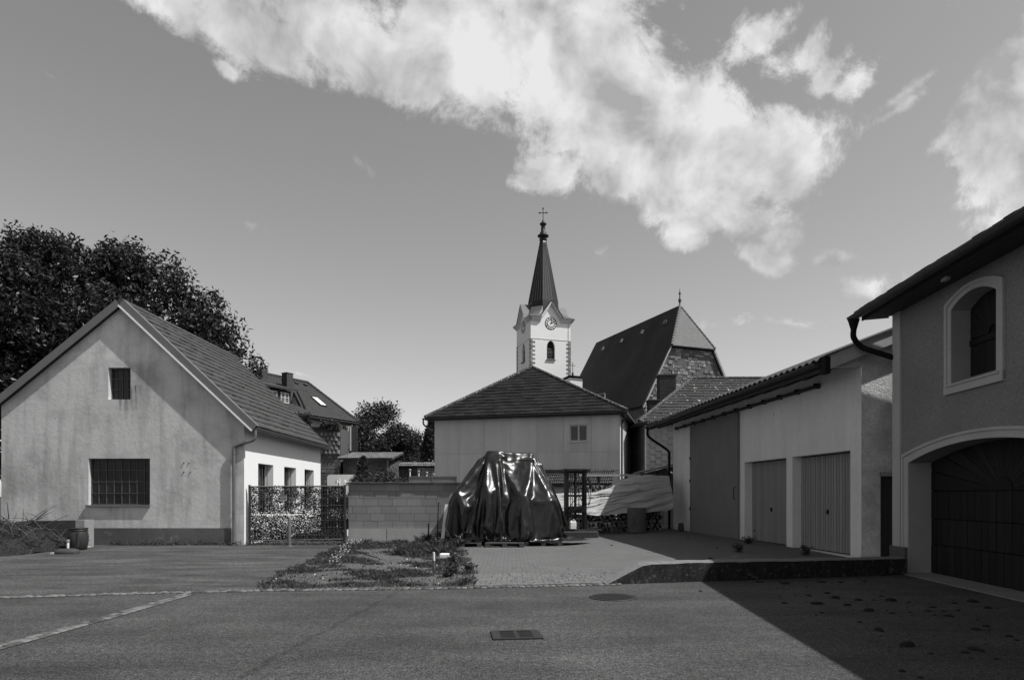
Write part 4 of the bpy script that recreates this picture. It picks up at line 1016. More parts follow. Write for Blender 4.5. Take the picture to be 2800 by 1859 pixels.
# finial, ball and cross
mat('gilt', .12, .4, metal=.3); mat('old_iron', .05, .6)
fn = MB().lathe([(.36, 35.85), (.52, 35.95), (.5, 36.1), (.36, 36.2), (.42, 36.3), (.74, 36.45), (.76, 36.6), (.5, 36.75), (.42, 36.85), (.44, 37.0), (.3, 37.1), (.28, 37.9), (.36, 38.0), (.46, 38.1), (.46, 38.2), (.3, 38.3), (.22, 38.4), (.14, 38.6), (.05, 38.8)], 16, (h, h, 0))
fn.build('finial', 'copper_dark', tw_)
cs = MB(); up = 40.35
U = Vector((.949, -.3153, 0)).normalized(); U = Vector((math.cos(-.32), math.sin(-.32), 0))
b0 = Vector((h, h, 0))
cs.bar(b0 + Vector((0, 0, 38.75)), b0 + Vector((0, 0, up)), .09, .09, up=U)
cz = 39.65; cs.bar(b0 - U * .52 + Vector((0, 0, cz)), b0 + U * .52 + Vector((0, 0, cz)), .08, .08)
for p, d in ((b0 + U * .45 + Vector((0, 0, cz)), U), (b0 - U * .45 + Vector((0, 0, cz)), -U), (b0 + Vector((0, 0, up - .12)), Vector((0, 0, 1)))):
    sd2 = U if abs(d.z) > .5 else Vector((0, 0, 1)); cs.prism([p + d * .2, p + sd2 * .13, p - d * .12, p - sd2 * .13], d.cross(sd2), .06)
cs.build('cross', 'old_iron', tw_)
MB().box((h - .18, h - .44, 34.9), (h + .18, h - .40, 35.75)).build('dated_plate', 'bright_trim', tw_)
# clock faces
mat('dial_white', .72, .7); mat('dial_black', .012, .6)
for (O, U, Nn) in ((Vector((h, 0, 24.1)), Vector((1, 0, 0)), Vector((0, -1, 0))), (Vector((0, h, 24.1)), Vector((0, -1, 0)), Vector((-1, 0, 0)))):
    ck = empty('clock', O); ck.parent = tw_; Zv = Vector((0, 0, 1)); n = 48
    P = lambda r, a, d: U * (r * math.sin(a)) + Zv * (r * math.cos(a)) + Nn * d
    MB().add([P(.78, 2 * math.pi * k / n, .02) for k in range(n)], [tuple(range(n))]).build('dial', 'dial_white', ck)
    for nm, r0, r1 in (('outer_ring', .74, .82), ('inner_ring', .43, .49)):
        MB().grid([[P(r0, 2 * math.pi * k / n, .035) for k in range(n + 1)], [P(r1, 2 * math.pi * k / n, .035) for k in range(n + 1)]], False).build(nm, 'dial_black', ck)
    for k in range(12):
        a = 2 * math.pi * k / 12; wd = .075 if k % 3 else .09
        q = MB()
        num = {0: (-1, 0, 1), 1: (0,), 2: (-1, 1), 3: (-1, 0, 1), 4: (-1, 1), 5: (0, ), 6: (-1, 1), 7: (-1, 0, 1), 8: (-1.5, -.5, .5, 1.5), 9: (-1, 1), 10: (0,), 11: (-1, 1)}[k]
        for s in num:
            c = s * .045; tv = lambda r: U * (r * math.sin(a) + c * math.cos(a)) + Zv * (r * math.cos(a) - c * math.sin(a)) + Nn * .04
            tn = (U * math.cos(a) - Zv * math.sin(a)) * (.02 if len(num) > 1 else .034)
            q.add([tv(.5) - tn, tv(.5) + tn, tv(.73) + tn, tv(.73) - tn], [(0, 1, 2, 3)])
        q.build('numeral', 'dial_black', ck)
    hd = MB()
    for ang_, r1, w_ in ((R(11), .66, .03), (R(62), .42, .055)):
        tn = (U * math.cos(ang_) - Zv * math.sin(ang_)) * w_
        hd.add([P(-.1, ang_, .06) - tn, P(-.1, ang_, .06) + tn, P(r1 * .75, ang_, .06) + tn * 1.3, P(r1, ang_, .06), P(r1 * .75, ang_, .06) - tn * 1.3], [(0, 1, 2, 3, 4)])
        hd.build('clock_hand', 'dial_black', ck); hd = MB()
    me_ = MB().tube([Nn * .0, Nn * .08], .05, 12).build('hub', 'dial_black', ck)
MB().tube([(TS - .35, -.03, Zc), (TS - .35, -.03, 5)], .018, 5).build('lightning_wire', 'old_iron', tw_)

# ------------------------------------------------------------------ church nave
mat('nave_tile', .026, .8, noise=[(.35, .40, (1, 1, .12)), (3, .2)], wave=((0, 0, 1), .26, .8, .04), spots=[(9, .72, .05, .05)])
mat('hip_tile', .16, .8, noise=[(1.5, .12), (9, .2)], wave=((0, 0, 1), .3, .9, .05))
mat('stone_base', .10, .95, noise=[(2, .2), (12, .15)], bump=(6, .6, .05))
mat('stone', .19, .92, noise=[(2.5, .22), (14, .12)], rand=.55, bump=(7, .5, .04))
mat('nave_wall', .16, .92, noise=[(.8, .2), (6, .12)], bump=(6, .5, .04))
av = Vector((-.366, .931, 0)).normalized(); pv = Vector((av.y, -av.x, 0))
NB = Vector((18.3, 71.0, 0)) - av * 2.0                       # gable plane centre
nv = empty('church_nave', NB, math.atan2(pv.y, pv.x), 'church nave with a steep dark tiled roof and rubble stone gable', 'church')
# local x across (right), y along the axis away from the street
RZ, EZn, HWn, LN = 22.1, 11.0, 6.1, 20.5; HX = 2.65; HZ = RZ - (RZ - EZn) * HX / HWn
sw_ = MB()
sw_.add([(-HWn + .35, 0, 0), (HWn - .35, 0, 0), (HWn - .35, 0, EZn), (HX - .02, 0, HZ - .1), (-HX + .02, 0, HZ - .1), (-HWn + .35, 0, EZn)], [(0, 1, 2, 3, 4, 5)])
sw_.add([(-HWn + .35, 0, 0), (-HWn + .35, LN, 0), (-HWn + .35, LN, EZn), (-HWn + .35, 0, EZn)], [(0, 3, 2, 1)]); sw_.add([(HWn - .35, 0, 0), (HWn - .35, LN, 0), (HWn - .35, LN, EZn), (HWn - .35, 0, EZn)], [(0, 1, 2, 3)])
sw_.add([(-HWn + .35, LN, 0), (HWn - .35, LN, 0), (HWn - .35, LN, EZn), (0, LN, RZ - .3), (-HWn + .35, LN, EZn)], [(4, 3, 2, 1, 0)])
sw_.build('nave_wall', 'stone_base', nv)
# rubble stones of the gable
reg = [(-HWn + .4, 4.0), (HWn - .4, 4.0), (HWn - .4, EZn), (HX - .1, HZ - .15), (-HX + .1, HZ - .15), (-HWn + .4, EZn)]
polys = []; z = 8.2
while z < HZ:
    hh_ = random.uniform(.22, .42); x = -HWn - random.random()
    while x < HWn:
        w_ = random.uniform(.22, .85)
        if random.random() < .62:
            g_ = .03; j_ = lambda: random.uniform(-.04, .04)
            polys.append(clip_poly([(x + g_, z + g_ + j_()), (x + w_ - g_, z + g_ + j_()), (x + w_ - g_ + j_(), z + hh_ - g_ + j_()), (x + g_ + j_(), z + hh_ - g_ + j_())], reg))
        x += w_
    z += hh_
pieces('stone', nv, (0, 0, 0), (1, 0, 0), (0, 0, 1), (0, -1, 0), polys, 'stone', .05, .03, key=lambda p: -sum(q[1] for q in p) / len(p))
nr_ = empty('roof', (0, 0, 0)); nr_.parent = nv
rm = MB(); t = .18
for s in (-1, 1):
    E0, E1, R0, R1, H0 = Vector((s * HWn, -.25, EZn - .2)), Vector((s * HWn, LN + .2, EZn - .2)), Vector((0, 2.0, RZ)), Vector((0, LN + .2, RZ)), Vector((s * (HX + .05), -.3, HZ))
    up_ = Vector((s * .88, 0, .48)) * t
    rm.prism([E0, E1, R1, R0, H0], up_, t)
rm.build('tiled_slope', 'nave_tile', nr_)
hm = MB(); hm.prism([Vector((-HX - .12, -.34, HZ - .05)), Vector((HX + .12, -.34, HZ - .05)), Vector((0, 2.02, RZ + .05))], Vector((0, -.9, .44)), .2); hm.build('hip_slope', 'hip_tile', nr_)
hc = MB()
for s in (-1, 1):
    P, Q = Vector((s * (HX + .1), -.45, HZ + .1)), Vector((0, 1.95, RZ + .22)); d = Q - P
    for k in range(14): hc.tube([P + d * (k / 14), P + d * ((k + 1.15) / 14)], .13, 6, rr=[.17, .12])
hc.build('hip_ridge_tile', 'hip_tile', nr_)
rr_ = MB()
for k in range(40): rr_.tube([(0, 2 + k * .465, RZ + .15), (0, 2.5 + k * .465, RZ + .17)], .13, 6, rr=[.16, .13])
rr_.build('ridge_tile', 'nave_tile', nr_)
for k in range(4):
    y = 3.2 + k * 4.6; x = -.95; z = RZ - (RZ - EZn) * .95 / HWn + .3
    MB().prism([(x - .18, y - .18, z - .2), (x - .18, y + .18, z - .2), (x + .06, y + .18, z + .25), (x + .06, y - .18, z + .25)], (-.88, 0, .48), .2).build('roof_vent', 'flashing', nr_)
MB().lathe([(.12, 0), (.06, .5), (.16, .75), (.18, .9), (.08, 1.05), (.05, 1.4), (.14, 1.6), (.05, 1.75), (.0, 2.3)], 10, (0, 2.0, RZ)).build('finial', 'old_iron', nv)
vt = MB()
a_ = Vector((-HX - .12, -.27, HZ - .1)); b_ = Vector((-HWn - .02, -.27, EZn - .3)); vt.bar(a_, b_, .14, .22, up=(0, 1, 0)); a_.x *= -1; b_.x *= -1; vt.bar(a_, b_, .14, .22, up=(0, 1, 0)); vt.build('verge_mortar', 'concrete', nv)
aw = MB()
for k in range(2):
    y = 3 + k * 7; aw.box((-HWn + .30, y, 5.0), (-HWn + .36, y + 1.2, 9.3))
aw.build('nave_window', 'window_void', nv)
MB().tube([(-HWn - .05, -.1, EZn - .25), (-HWn + .25, -.12, EZn - .9), (-HWn + .25, -.12, 2)], .1, 8).build('downspout', 'old_iron', nv)

# side chapel with a small cross between tower and nave
cp = empty('side_chapel', (SX(1566, 80), 80, 0), R(18), 'small white side chapel with a cross showing beside the tower foot', 'chapel')
ztop = SZ(1026, 80)
MB().box((-.35, 0, 0), (1.3, 6, ztop - .3)).build('wall', 'tower_white', cp)
MB().prism([(-.5, -.2, ztop - .12), (1.5, -.2, ztop - .2), (1.5, -.2, ztop - .1), (-.5, -.2, ztop - .02)], (0, 1, 0), 6.4).build('roof', 'copper_dark', cp)
MB().lathe([(.12, ztop), (.16, ztop + .2), (.05, ztop + .4)], 8).bar((0, 0, ztop + .3), (0, 0, ztop + 1.6), .06, .06).bar((-.35, 0, ztop + 1.2), (.35, 0, ztop + 1.2), .06, .06).build('cross', 'old_iron', cp)

# ------------------------------------------------------------------ shingle-clad house behind the garages
mat('lichen_tile', .032, .85, noise=[(1.5, .12), (18, .12)], rand=.2, spots=[(22, .66, .25, .03), (5.2, .66, .5, .02)], bump=(30, .4, .008))
mat('weave_slate', .36, .8, noise=[(1, .06), (18, .06)], rand=.10)
mat('side_slate', .16, .8, noise=[(1, .08)], rand=.12)
mat('dark_brick', .035, .85, noise=[(10, .2)], rand=.3); mat('brick_joint', .14, .9)
sh = empty('slate_clad_house', (6.77, 33, 0), 0, 'house clad in pale woven slates with a lichen-spotted roof behind the garages', 'house')
SXW, SDY, SEZ = 13.0, 9.0, 5.35
bwm = MB().add([(0, 0, 0), (SXW, 0, 0), (SXW, 0, SEZ), (0, 0, SEZ)], [(0, 1, 2, 3)]).add([(0, 0, 0), (0, SDY, 0), (0, SDY, SEZ), (0, 0, SEZ)], [(0, 3, 2, 1)]).add([(0, SDY, 0), (SXW, SDY, 0), (SXW, SDY, SEZ), (0, SDY, SEZ)], [(3, 2, 1, 0)])
bwm.build('wall', 'side_slate', sh)
polys = []; tw2 = .30
for j in range(11):
    z = 1.6 + j * .34
    if z + .34 > SEZ: break
    for i in range(-1, 14):
        u = i * tw2 - .1; dz = .17 * (i % 2)
        polys.append(clip_poly([(u + .004, z + dz - .05), (u + tw2 - .004, z + dz - .05), (u + tw2 - .004, z + dz + .29), (u + .004, z + dz + .29)], [(.03, 1.5), (3.6, 1.5), (3.6, SEZ - .01), (.03, SEZ - .01)]))
pieces('slate', sh, (0, 0, 0), (1, 0, 0), (0, 0, 1), (0, -1, 0), polys, 'weave_slate', .012, .006, .05)
polys = []
for j in range(12):
    z = 1.2 + j * .34
    for i in range(10): polys.append(clip_poly([(.05 + i * .9 + (j % 2) * .45 - .45, z), (.05 + i * .9 + (j % 2) * .45 + .44, z), (.05 + i * .9 + (j % 2) * .45 + .44, z + .34), (.05 + i * .9 + (j % 2) * .45 - .45, z + .34)], [(.02, 1), (SDY, 1), (SDY, SEZ - .02), (.02, SEZ - .02)]))
pieces('side_slate', sh, (0, 0, 0), (0, 1, 0), (0, 0, 1), (-1, 0, 0), polys, 'side_slate', .012, .004, .02)
MB().box((-.03, -.03, 1.4), (.03, .03, SEZ - .02)).build('corner_trim', 'white_paint', sh)
srf = empty('roof', (0, 0, 0)); srf.parent = sh
ov = .4; z0 = SEZ + .0; K0, K1, K2, K3 = Vector((-ov, -ov, z0)), Vector((SXW + ov, -ov, z0)), Vector((SXW + ov, SDY + ov, z0)), Vector((-ov, SDY + ov, z0)); T0_, T1_ = Vector((3.45, 3.9, 8.28)), Vector((SXW + ov, 3.9, 8.28))
dk = MB().add([K0, K1, K2, K3, T0_, T1_], [(0, 1, 5, 4), (2, 3, 4, 5), (3, 0, 4)]).add([K0 - Vector((0, 0, .12)), K1 - Vector((0, 0, .12)), K2 - Vector((0, 0, .12)), K3 - Vector((0, 0, .12)), K0, K1, K2, K3], [(0, 3, 2, 1), (0, 1, 5, 4), (3, 0, 4, 7)]); dk.build('roof_deck', 'soffit', srf)
shingle_plane(srf, K0, Vector((7.6, -ov, z0)), [Vector((7.6, 3.9, 8.28)), T0_], 'lichen_tile', .4, .33, vj=.01)
shingle_plane(srf, Vector((7.6, -ov, z0)), K1, [T1_, Vector((7.6, 3.9, 8.28))], 'lichen_tile', .6, .33, maxn=0)
for P, Q in ((K0, T0_), (T0_, T1_)):
    d = Q - P; L_ = d.length; d.normalize(); ns = max(2, int(L_ / .36))
    for q in range(ns): MB().tube([P + d * (L_ * q / ns) + Vector((0, 0, .03)), P + d * (L_ * (q + 1.12) / ns) + Vector((0, 0, .05))], .09, 8, rr=[.10, .085]).build('ridge_tile', 'ridge_moss', srf)
gm = MB(); gutter_mesh(gm, (-ov - .06, SDY, z0 - .05), (-ov - .06, -ov, z0 - .05), .06, (-1, 0, 0)); gutter_mesh(gm, (-ov - .1, -ov - .06, z0 - .05), (SXW, -ov - .06, z0 - .05), .06, (0, -1, 0)); gm.build('gutter', 'dark_zinc', sh)
MB().tube(smooth_path([(-ov, 4.5, z0 - .1), (-ov, 4.5, z0 - .35), (-.12, 4.4, z0 - .6), (-.1, 4.4, z0 - .9), (-.1, 4.4, .1)], 5), .05, 8).build('downspout', 'black', sh)
def brick_stack(parent, name, c, w, d, z0, z1, bl=.26, bh_=.085):
    st = empty(name, (c[0], c[1], 0)); st.parent = parent
    MB().box((-w / 2, -d / 2, z0), (w / 2, d / 2, z1)).build('joint_core', 'brick_joint', st)
    z = max(z0, z1 - 2.2); j = 0; bm_ = {}
    while z < z1 - .01:
        for face in (0, 1):
            ln = w if face == 0 else d; u = -(j % 2) * bl / 2
            while u < ln:
                a, b = max(0, u + .008), min(ln, u + bl - .008)
                if b - a > .03:
                    L_ = round(b - a, 3); key = (face, L_)
                    if key not in bm_: bm_[key] = (MB().box((0, -.012, 0), (L_, 0, bh_ - .018)) if face == 0 else MB().box((-.012, 0, 0), (0, L_, bh_ - .018))).mesh('dark_brick')
                    o = link('brick', bm_[key], st); o.location = (-w / 2 + a, -d / 2, z) if face == 0 else (-w / 2, -d / 2 + a, z)
                u += bl
        z += bh_; j += 1
    MB().box((-w / 2 - .06, -d / 2 - .06, z1), (w / 2 + .06, d / 2 + .06, z1 + .08)).build('chimney_cap', 'soffit', st)
brick_stack(sh, 'chimney', (SX(1822, 37.5) - 6.77, 4.5), .92, .8, 5.8, 8.5)
brick_stack(sh, 'chimney', (SX(1788, 37.0) - 6.77, 4.0), .66, .6, 5.4, 7.0)
# plank shed in front of it
mat('shed_wood', .05, .85, noise=[(4, .2, (4, 4, .4))], rand=.35)
sd0 = empty('plank_shed', (6.2, 30.4, 0), 0, 'dark plank shed with a slanting roof below the slate wall', 'shed')
for k in range(26): MB().box((.125 * k, 0, .1), (.125 * k + .118, .022 + .006 * (k % 2), 2.72 + .03 * k)).build('plank', 'shed_wood', sd0)
MB().prism([(-.15, -.35, 2.72), (3.4, -.35, 3.55), (3.4, -.35, 3.63), (-.15, -.35, 2.80)], (0, 1, 0), 2.5).build('roof', 'soffit', sd0)
MB().tube(smooth_path([(SX(1824, 30.2) - 6.2, -.3, 3.12), (SX(1825, 30.2) - 6.2, -.3, 2.85), (SX(1835, 30.2) - 6.2, -.3, 2.68), (SX(1843, 30.2) - 6.2, -.3, 2.5), (SX(1844, 30.2) - 6.2, -.3, .3)], 5), .05, 8).build('pipe', 'galv', sd0)

# ------------------------------------------------------------------ garages
mat('garage_plaster', .68, .9, noise=[(.7, .09), (.9, .09, (2, 2, .35)), (9, .05)], bump=(14, .35, .012), spots=[(2.6, .72, .3, .10), (7, .76, .12, .03)])
mat('rough_plaster', .62, .95, noise=[(.8, .26), (3, .2), (18, .16)], bump=(28, .9, .03), spots=[(45, .62, .18, .06)])
mat('door_grey', .17, .6, noise=[(1, .08), (3, .06, (1, 1, .2))], spec=.35)
mat('slat_paint', .25, .7, noise=[(2, .1, (3, 3, .3)), (25, .1)], rand=.10, spots=[(16, .74, .03, .02)])
mat('pale_zinc', .38, .6, noise=[(3, .15)]); mat('corr_tile', .07, .8, noise=[(3, .15)])
B0 = Vector((8.12, 15.55, .19)); ud = Vector((-.0885, .996, 0)).normalized()
gb = empty('garage_building', B0, math.atan2(ud.y, ud.x), 'long pale garage building with one tall door and two slatted garage doors', 'garage')
# local: x along the front away from the street, y to the left (outwards), z from the yard
U0, U1 = -.36, 12.75; WZT = 4.66
HO = [(.06, 2.745, 0, 2.55, 0), (3.08, 5.77, 0, 2.55, 0)]
gwm = MB(); wall(gwm, (0, 0, 0), (1, 0, 0), (0, -1, 0), U0, U1, WZT, HO, -.1, .3); gwm.add([(U1, 0, 0), (U1, -7, 0), (U1, -7, WZT + 2), (U1, 0, WZT)], [(0, 1, 2, 3)])
gwm.build('front_wall', 'garage_plaster', gb)
# gable end towards the street, with the bracket that carries the eave
OVH = .92; pk = math.tan(R(21.5)); zs = 4.46
ge = MB(); X0 = U0 - .004
poly = [(X0, .0, -.2), (X0, -6.5, -.2), (X0, -6.5, WZT + .05 + (6.5) * pk), (X0, OVH, WZT + .05 - OVH * pk + .12), (X0, OVH, zs), (X0, 0, zs)]
# doorway cut into the gable end: build around it
DU0, DU1, DZ = -.47, -1.75, 1.92
ge.add([(X0, 0, -.2), (X0, DU0, -.2), (X0, DU0, zs), (X0, 0, zs)], [(0, 1, 2, 3)]).add([(X0, DU0, DZ), (X0, DU1, DZ + .0), (X0, DU1, zs), (X0, DU0, zs)], [(0, 1, 2, 3)]).add([(X0, DU1, -.2), (X0, -6.5, -.2), (X0, -6.5, zs), (X0, DU1, zs)], [(0, 1, 2, 3)])
ge.add([(X0, OVH, zs), (X0, -6.5, zs), (X0, -6.5, WZT + .05 + 6.5 * pk), (X0, OVH, WZT + .17 - OVH * pk)], [(0, 1, 2, 3)])
ge.add([(X0, OVH, zs), (X0 + .16, OVH, zs), (X0 + .16, 0, zs), (X0, 0, zs)], [(0, 1, 2, 3)]).add([(X0 + .16, OVH, zs), (X0 + .16, OVH, WZT + .1 - OVH * pk), (X0 + .16, 0, WZT + .1), (X0 + .16, 0, zs)], [(0, 1, 2, 3)]).add([(X0, OVH, zs), (X0, OVH, WZT + .17 - OVH * pk), (X0 + .16, OVH, WZT + .17 - OVH * pk), (X0 + .16, OVH, zs)], [(0, 1, 2, 3)])
ge.build('gable_end', 'rough_plaster', gb)
dd = empty('plank_door', (X0 + .12, (DU0 + DU1) / 2, 0)); dd.parent = gb
for k in range(9): MB().box((-.01, -.64 + k * .143, -.1), (.02, -.64 + k * .143 + .136, DZ)).build('plank', 'shed_wood', dd)
MB().box((-.12, -.66, DZ), (.02, .66, DZ + .1)).build('lintel', 'shed_wood', dd)
# roof
rfm = MB(); ze = WZT + .22 - OVH * pk
rfm.prism([(U0 - .22, OVH + .08, ze - .03), (U0 - .22, -6.7, ze + (OVH + 6.78) * pk), (U1 + .3, -6.7, ze + (OVH + 6.78) * pk), (U1 + .3, OVH + .08, ze - .03)], (0, 0, 1), .07)
rfm.prism([(U0 - .1, OVH + .03, ze - .18), (U1 + .3, OVH + .03, ze - .18), (U1 + .3, OVH + .03, ze + .03), (U0 - .1, OVH + .03, ze + .03)], (0, -1, 0), .03)
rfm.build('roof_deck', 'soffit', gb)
vf = MB().prism([(U0 - .24, OVH + .1, ze - .20), (U0 - .24, -6.7, ze + (OVH + 6.8) * pk - .20), (U0 - .24, -6.7, ze + (OVH + 6.8) * pk + .12), (U0 - .24, OVH + .1, ze + .12)], (1, 0, 0), .03)
vf.add([(U0 - .24, OVH + .1, ze + .12), (U0 - .24, -6.7, ze + (OVH + 6.8) * pk + .12), (U0 + .05, -6.7, ze + (OVH + 6.8) * pk + .12), (U0 + .05, OVH + .1, ze + .12)], [(0, 1, 2, 3)]); vf.build('verge_flashing', 'pale_zinc', gb)
MB().bar((U0 - .26, OVH + .12, ze + .13), (U0 - .26, -6.7, ze + (OVH + 6.82) * pk + .13), .05, .03).build('verge_edge', 'black', gb)
MB().box((U0 - .243, OVH - .02, ze - .26), (U0 - .02, OVH + .11, ze + .13)).build('verge_end', 'black', gb)
# wavy roofing tiles along the eave (profile shows against the sky)
n = int((U1 + .3 - U0 + .2) / .30); prof_ = MB()
for k in range(n):
    u = U0 - .1 + k * .30
    tl = MB(); rws = []
    for v, dz in ((OVH + .14, .075), (OVH - .25, .075 + .39 * pk)):
        rws.append([(u + .30 * t / 8, v, ze + dz + .055 * (.5 + .5 * math.cos(2 * math.pi * t / 8))) for t in range(9)])
    tl.grid(rws); tl.grid([[(x, y, z - .03) for x, y, z in rws[0]], rws[0]], False); tl.build('eave_tile', 'corr_tile', gb)
up_ = MB(); rws = []
for v in (OVH - .22, -6.7):
    rws.append([(U0 - .1 + .075 * t, v, ze + .075 + (OVH + .14 - v) * pk + .05 * (.5 + .5 * math.cos(2 * math.pi * t / 4))) for t in range(int((U1 - U0 + .4) / .075))])
tag(up_.grid(rws).build('tile_field', 'corr_tile', gb), kind='stuff')
# soffit boards and rafters
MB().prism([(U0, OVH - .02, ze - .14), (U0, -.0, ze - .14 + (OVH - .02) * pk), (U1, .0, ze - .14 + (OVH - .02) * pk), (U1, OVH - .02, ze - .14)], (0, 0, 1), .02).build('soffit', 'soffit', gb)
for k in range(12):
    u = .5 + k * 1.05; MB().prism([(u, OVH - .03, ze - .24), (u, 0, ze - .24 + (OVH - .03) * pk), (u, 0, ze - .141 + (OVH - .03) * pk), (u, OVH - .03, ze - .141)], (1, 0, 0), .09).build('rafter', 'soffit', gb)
gm = MB(); gutter_mesh(gm, (U0 + .0, OVH + .16, ze - .0), (U1 + .35, OVH + .16, ze - .04), .085, (0, 1, 0), seams=1.1); gm.build('gutter', 'dark_zinc', gb)
dpm = MB(); ug = U1 + .15
dpm.tube([(ug, OVH + .16, ze - .07), (ug, OVH + .16, ze - .2)], .09, 12, rr=[.1, .06])
dpm.tube(smooth_path([(ug, OVH + .16, ze - .18), (ug, OVH + .16, ze - .42), (ug, OVH - .05, ze - .62), (ug, .32, ze - .98), (ug, .14, ze - 1.16), (ug, .12, ze - 1.5), (ug, .12, -.1)], 6), .056, 12); dpm.build('downspout', 'black', gb)
# tall sheet-metal door on its rail
td = empty('tall_door', (8.29, .05, 0)); td.parent = gb
cm_ = MB(); rws = [[], []]; hwid = 2.14; n = 44 * 4
for i in range(n + 1):
    u = -hwid + 2 * hwid * i / n; ph = (i % 4); d = .03 if ph in (1, 2) else 0
    rws[0].append((u, d + .02, .03)); rws[1].append((u, d + .02, 4.22))
cm_.grid(rws, False).build('ribbed_sheet', 'door_grey', td)
MB().box((-hwid - .03, -.03, .02), (-hwid, .05, 4.24)).box((hwid, -.03, .02), (hwid + .03, .05, 4.24)).build('edge_frame', 'door_grey', td)
MB().tube(smooth_path([(-hwid + .12, .03, 1.35), (-hwid + .12, .1, 1.38), (-hwid + .12, .1, 1.72), (-hwid + .12, .03, 1.75)], 4), .012, 6).build('handle', 'black', td)
for z in (.9, 2.0, 2.9): MB().box((hwid - .05, .0, z), (hwid + .09, .06, z + .1)).build('hinge', 'black', td)
rl = empty('door_rail', (0, .1, 4.29)); rl.parent = gb
MB().box((1.3, -.05, -.03), (12.2, .0, .05)).tube([(1.3, .02, 0), (12.2, .02, 0)], .03, 8).build('rail_bar', 'soffit', rl)
for k in range(12): MB().box((1.36 + k * .97, -.1, -.045), (1.41 + k * .97, .05, .085)).build('bracket', 'black', rl)
# two up-and-over doors of upright slats
def slat_door(c, w, hgt, n):
    d = empty('garage_door', (c, -.27, 0)); d.parent = gb
    MB().box((-w / 2, -.03, .0), (w / 2, -.004, hgt)).build('backing', 'black', d)
    sw2 = w / n; me = MB().box((-sw2 / 2 + .013, -.004, .03), (sw2 / 2 - .013, .02, hgt - .03)).mesh('slat_paint')
    for k in range(n): link('slat', me, d).location = (-w / 2 + sw2 * (k + .5), random.uniform(-.002, .002), 0)
    MB().box((-.03, .01, .98), (.03, .05, 1.1)).tube([(-.06, .06, 1.04), (.06, .06, 1.04)], .012, 6).build('handle', 'black', d)
    for k in range(4): MB().box((w / 2 - .35 + k * .075, .012, .30), (w / 2 - .31 + k * .075, .019, .37)).build('air_slot', 'black', d)
slat_door((.06 + 2.745) / 2, 2.685, 2.55, 22); slat_door((3.08 + 5.77) / 2, 2.69, 2.55, 22)

# ------------------------------------------------------------------ barn on the right
mat('roughcast', .235, .95, noise=[(.6, .12), (26, .30)], bump=(34, 1.0, .03), bump2=(12, .5, .02))
mat('barn_trim', .42, .85, noise=[(1.5, .08), (20, .05)], bump=(25, .25, .006), spots=[(10, .73, .16, .04)])
mat('reveal_plaster', .30, .9, noise=[(2, .08)], bump=(25, .2, .005))
mat('gate_wood', .011, .75, noise=[(3, .3, (6, 6, .5))], rand=.35)
mat('barn_tile', .03, .85, noise=[(3, .2)], rand=.2)
mat('step_concrete', .20, .9, noise=[(2, .1), (25, .1)])
A0 = Vector((8.5, 14.4, 0)); bd = Vector((-.073, -1, 0)).normalized()
bn = empty('barn', A0, math.atan2(bd.y, bd.x), 'dark roughcast barn with white trim, an arched plank gate and an arched loft window', 'barn')
# local: x towards the street along the front, y into the building, z up
GA = (.52, 5.08, 0, 2.35, .31); WA = (2.05, 3.34, 3.80, 5.16, .2)
bm2 = MB(); wall(bm2, (0, 0, 0), (1, 0, 0), (0, 1, 0), 0, 19, 6.05, [GA, WA], 0, .001); bm2.add([(0, 0, 0), (0, 8, 0), (0, 8, 6.3), (0, 4, 7.9), (0, 0, 6.0)], [(0, 1, 2, 3, 4)]); bm2.add([(19, 0, 0), (19, 8, 0), (19, 8, 6.3), (19, 4, 7.9), (19, 0, 6.0)], [(4, 3, 2, 1, 0)])
bm2.build('front_wall', 'roughcast', bn)
# arch trims
def arch_z(h, u):
    c = (h[0] + h[1]) / 2; w = (h[1] - h[0]) / 2; r = (w * w + h[4] ** 2) / (2 * h[4]); return h[3] + h[4] - r + math.sqrt(max(0, r * r - (u - c) ** 2))
def trim_path(h, off, n=28, bottom=None):
    c = (h[0] + h[1]) / 2; w = (h[1] - h[0]) / 2 + off; z0 = h[2] if bottom is None else bottom
    k = (w * w + h[4] ** 2) / (2 * h[4]); pts = [(c - w, z0)]
    for i in range(n + 1):
        u = c - w + 2 * w * i / n; pts.append((u, h[3] + off * .75 + h[4] - k + math.sqrt(max(0, k * k - (u - c) ** 2))))
    return pts + [(c + w, z0)]
def trim(parent, h, o0, o1, proud, name, bottom=None, back=-.002):
    a, b = trim_path(h, o0, bottom=bottom), trim_path(h, o1, bottom=bottom); m_ = MB()
    P = lambda p, d: (p[0], -d, p[1])
    m_.grid([[P(p, proud) for p in b], [P(p, proud) for p in a]], False); m_.grid([[P(p, back) for p in b], [P(p, proud) for p in b]], False); m_.grid([[P(p, proud) for p in a], [P(p, back) for p in a]], False)
    return m_.build(name, 'barn_trim', parent)
trim(bn, GA, 0, .17, .02, 'gate_surround'); trim(bn, GA, .171, .24, .045, 'gate_moulding')
trim(bn, WA, 0, .11, .025, 'window_surround', bottom=3.62); trim(bn, WA, .111, .19, .045, 'window_moulding', bottom=3.60)
MB().box((WA[0] - .19, -.05, 3.58), (WA[1] + .19, .0, 3.75)).build('window_apron', 'barn_trim', bn)
MB().prism([(WA[0] - .11, -.075, 3.755), (WA[0] - .11, .34, 3.80), (WA[0] - .11, .34, 3.76), (WA[0] - .11, -.075, 3.72)], (1, 0, 0), WA[1] - WA[0] + .22).build('window_sill', 'barn_trim', bn)
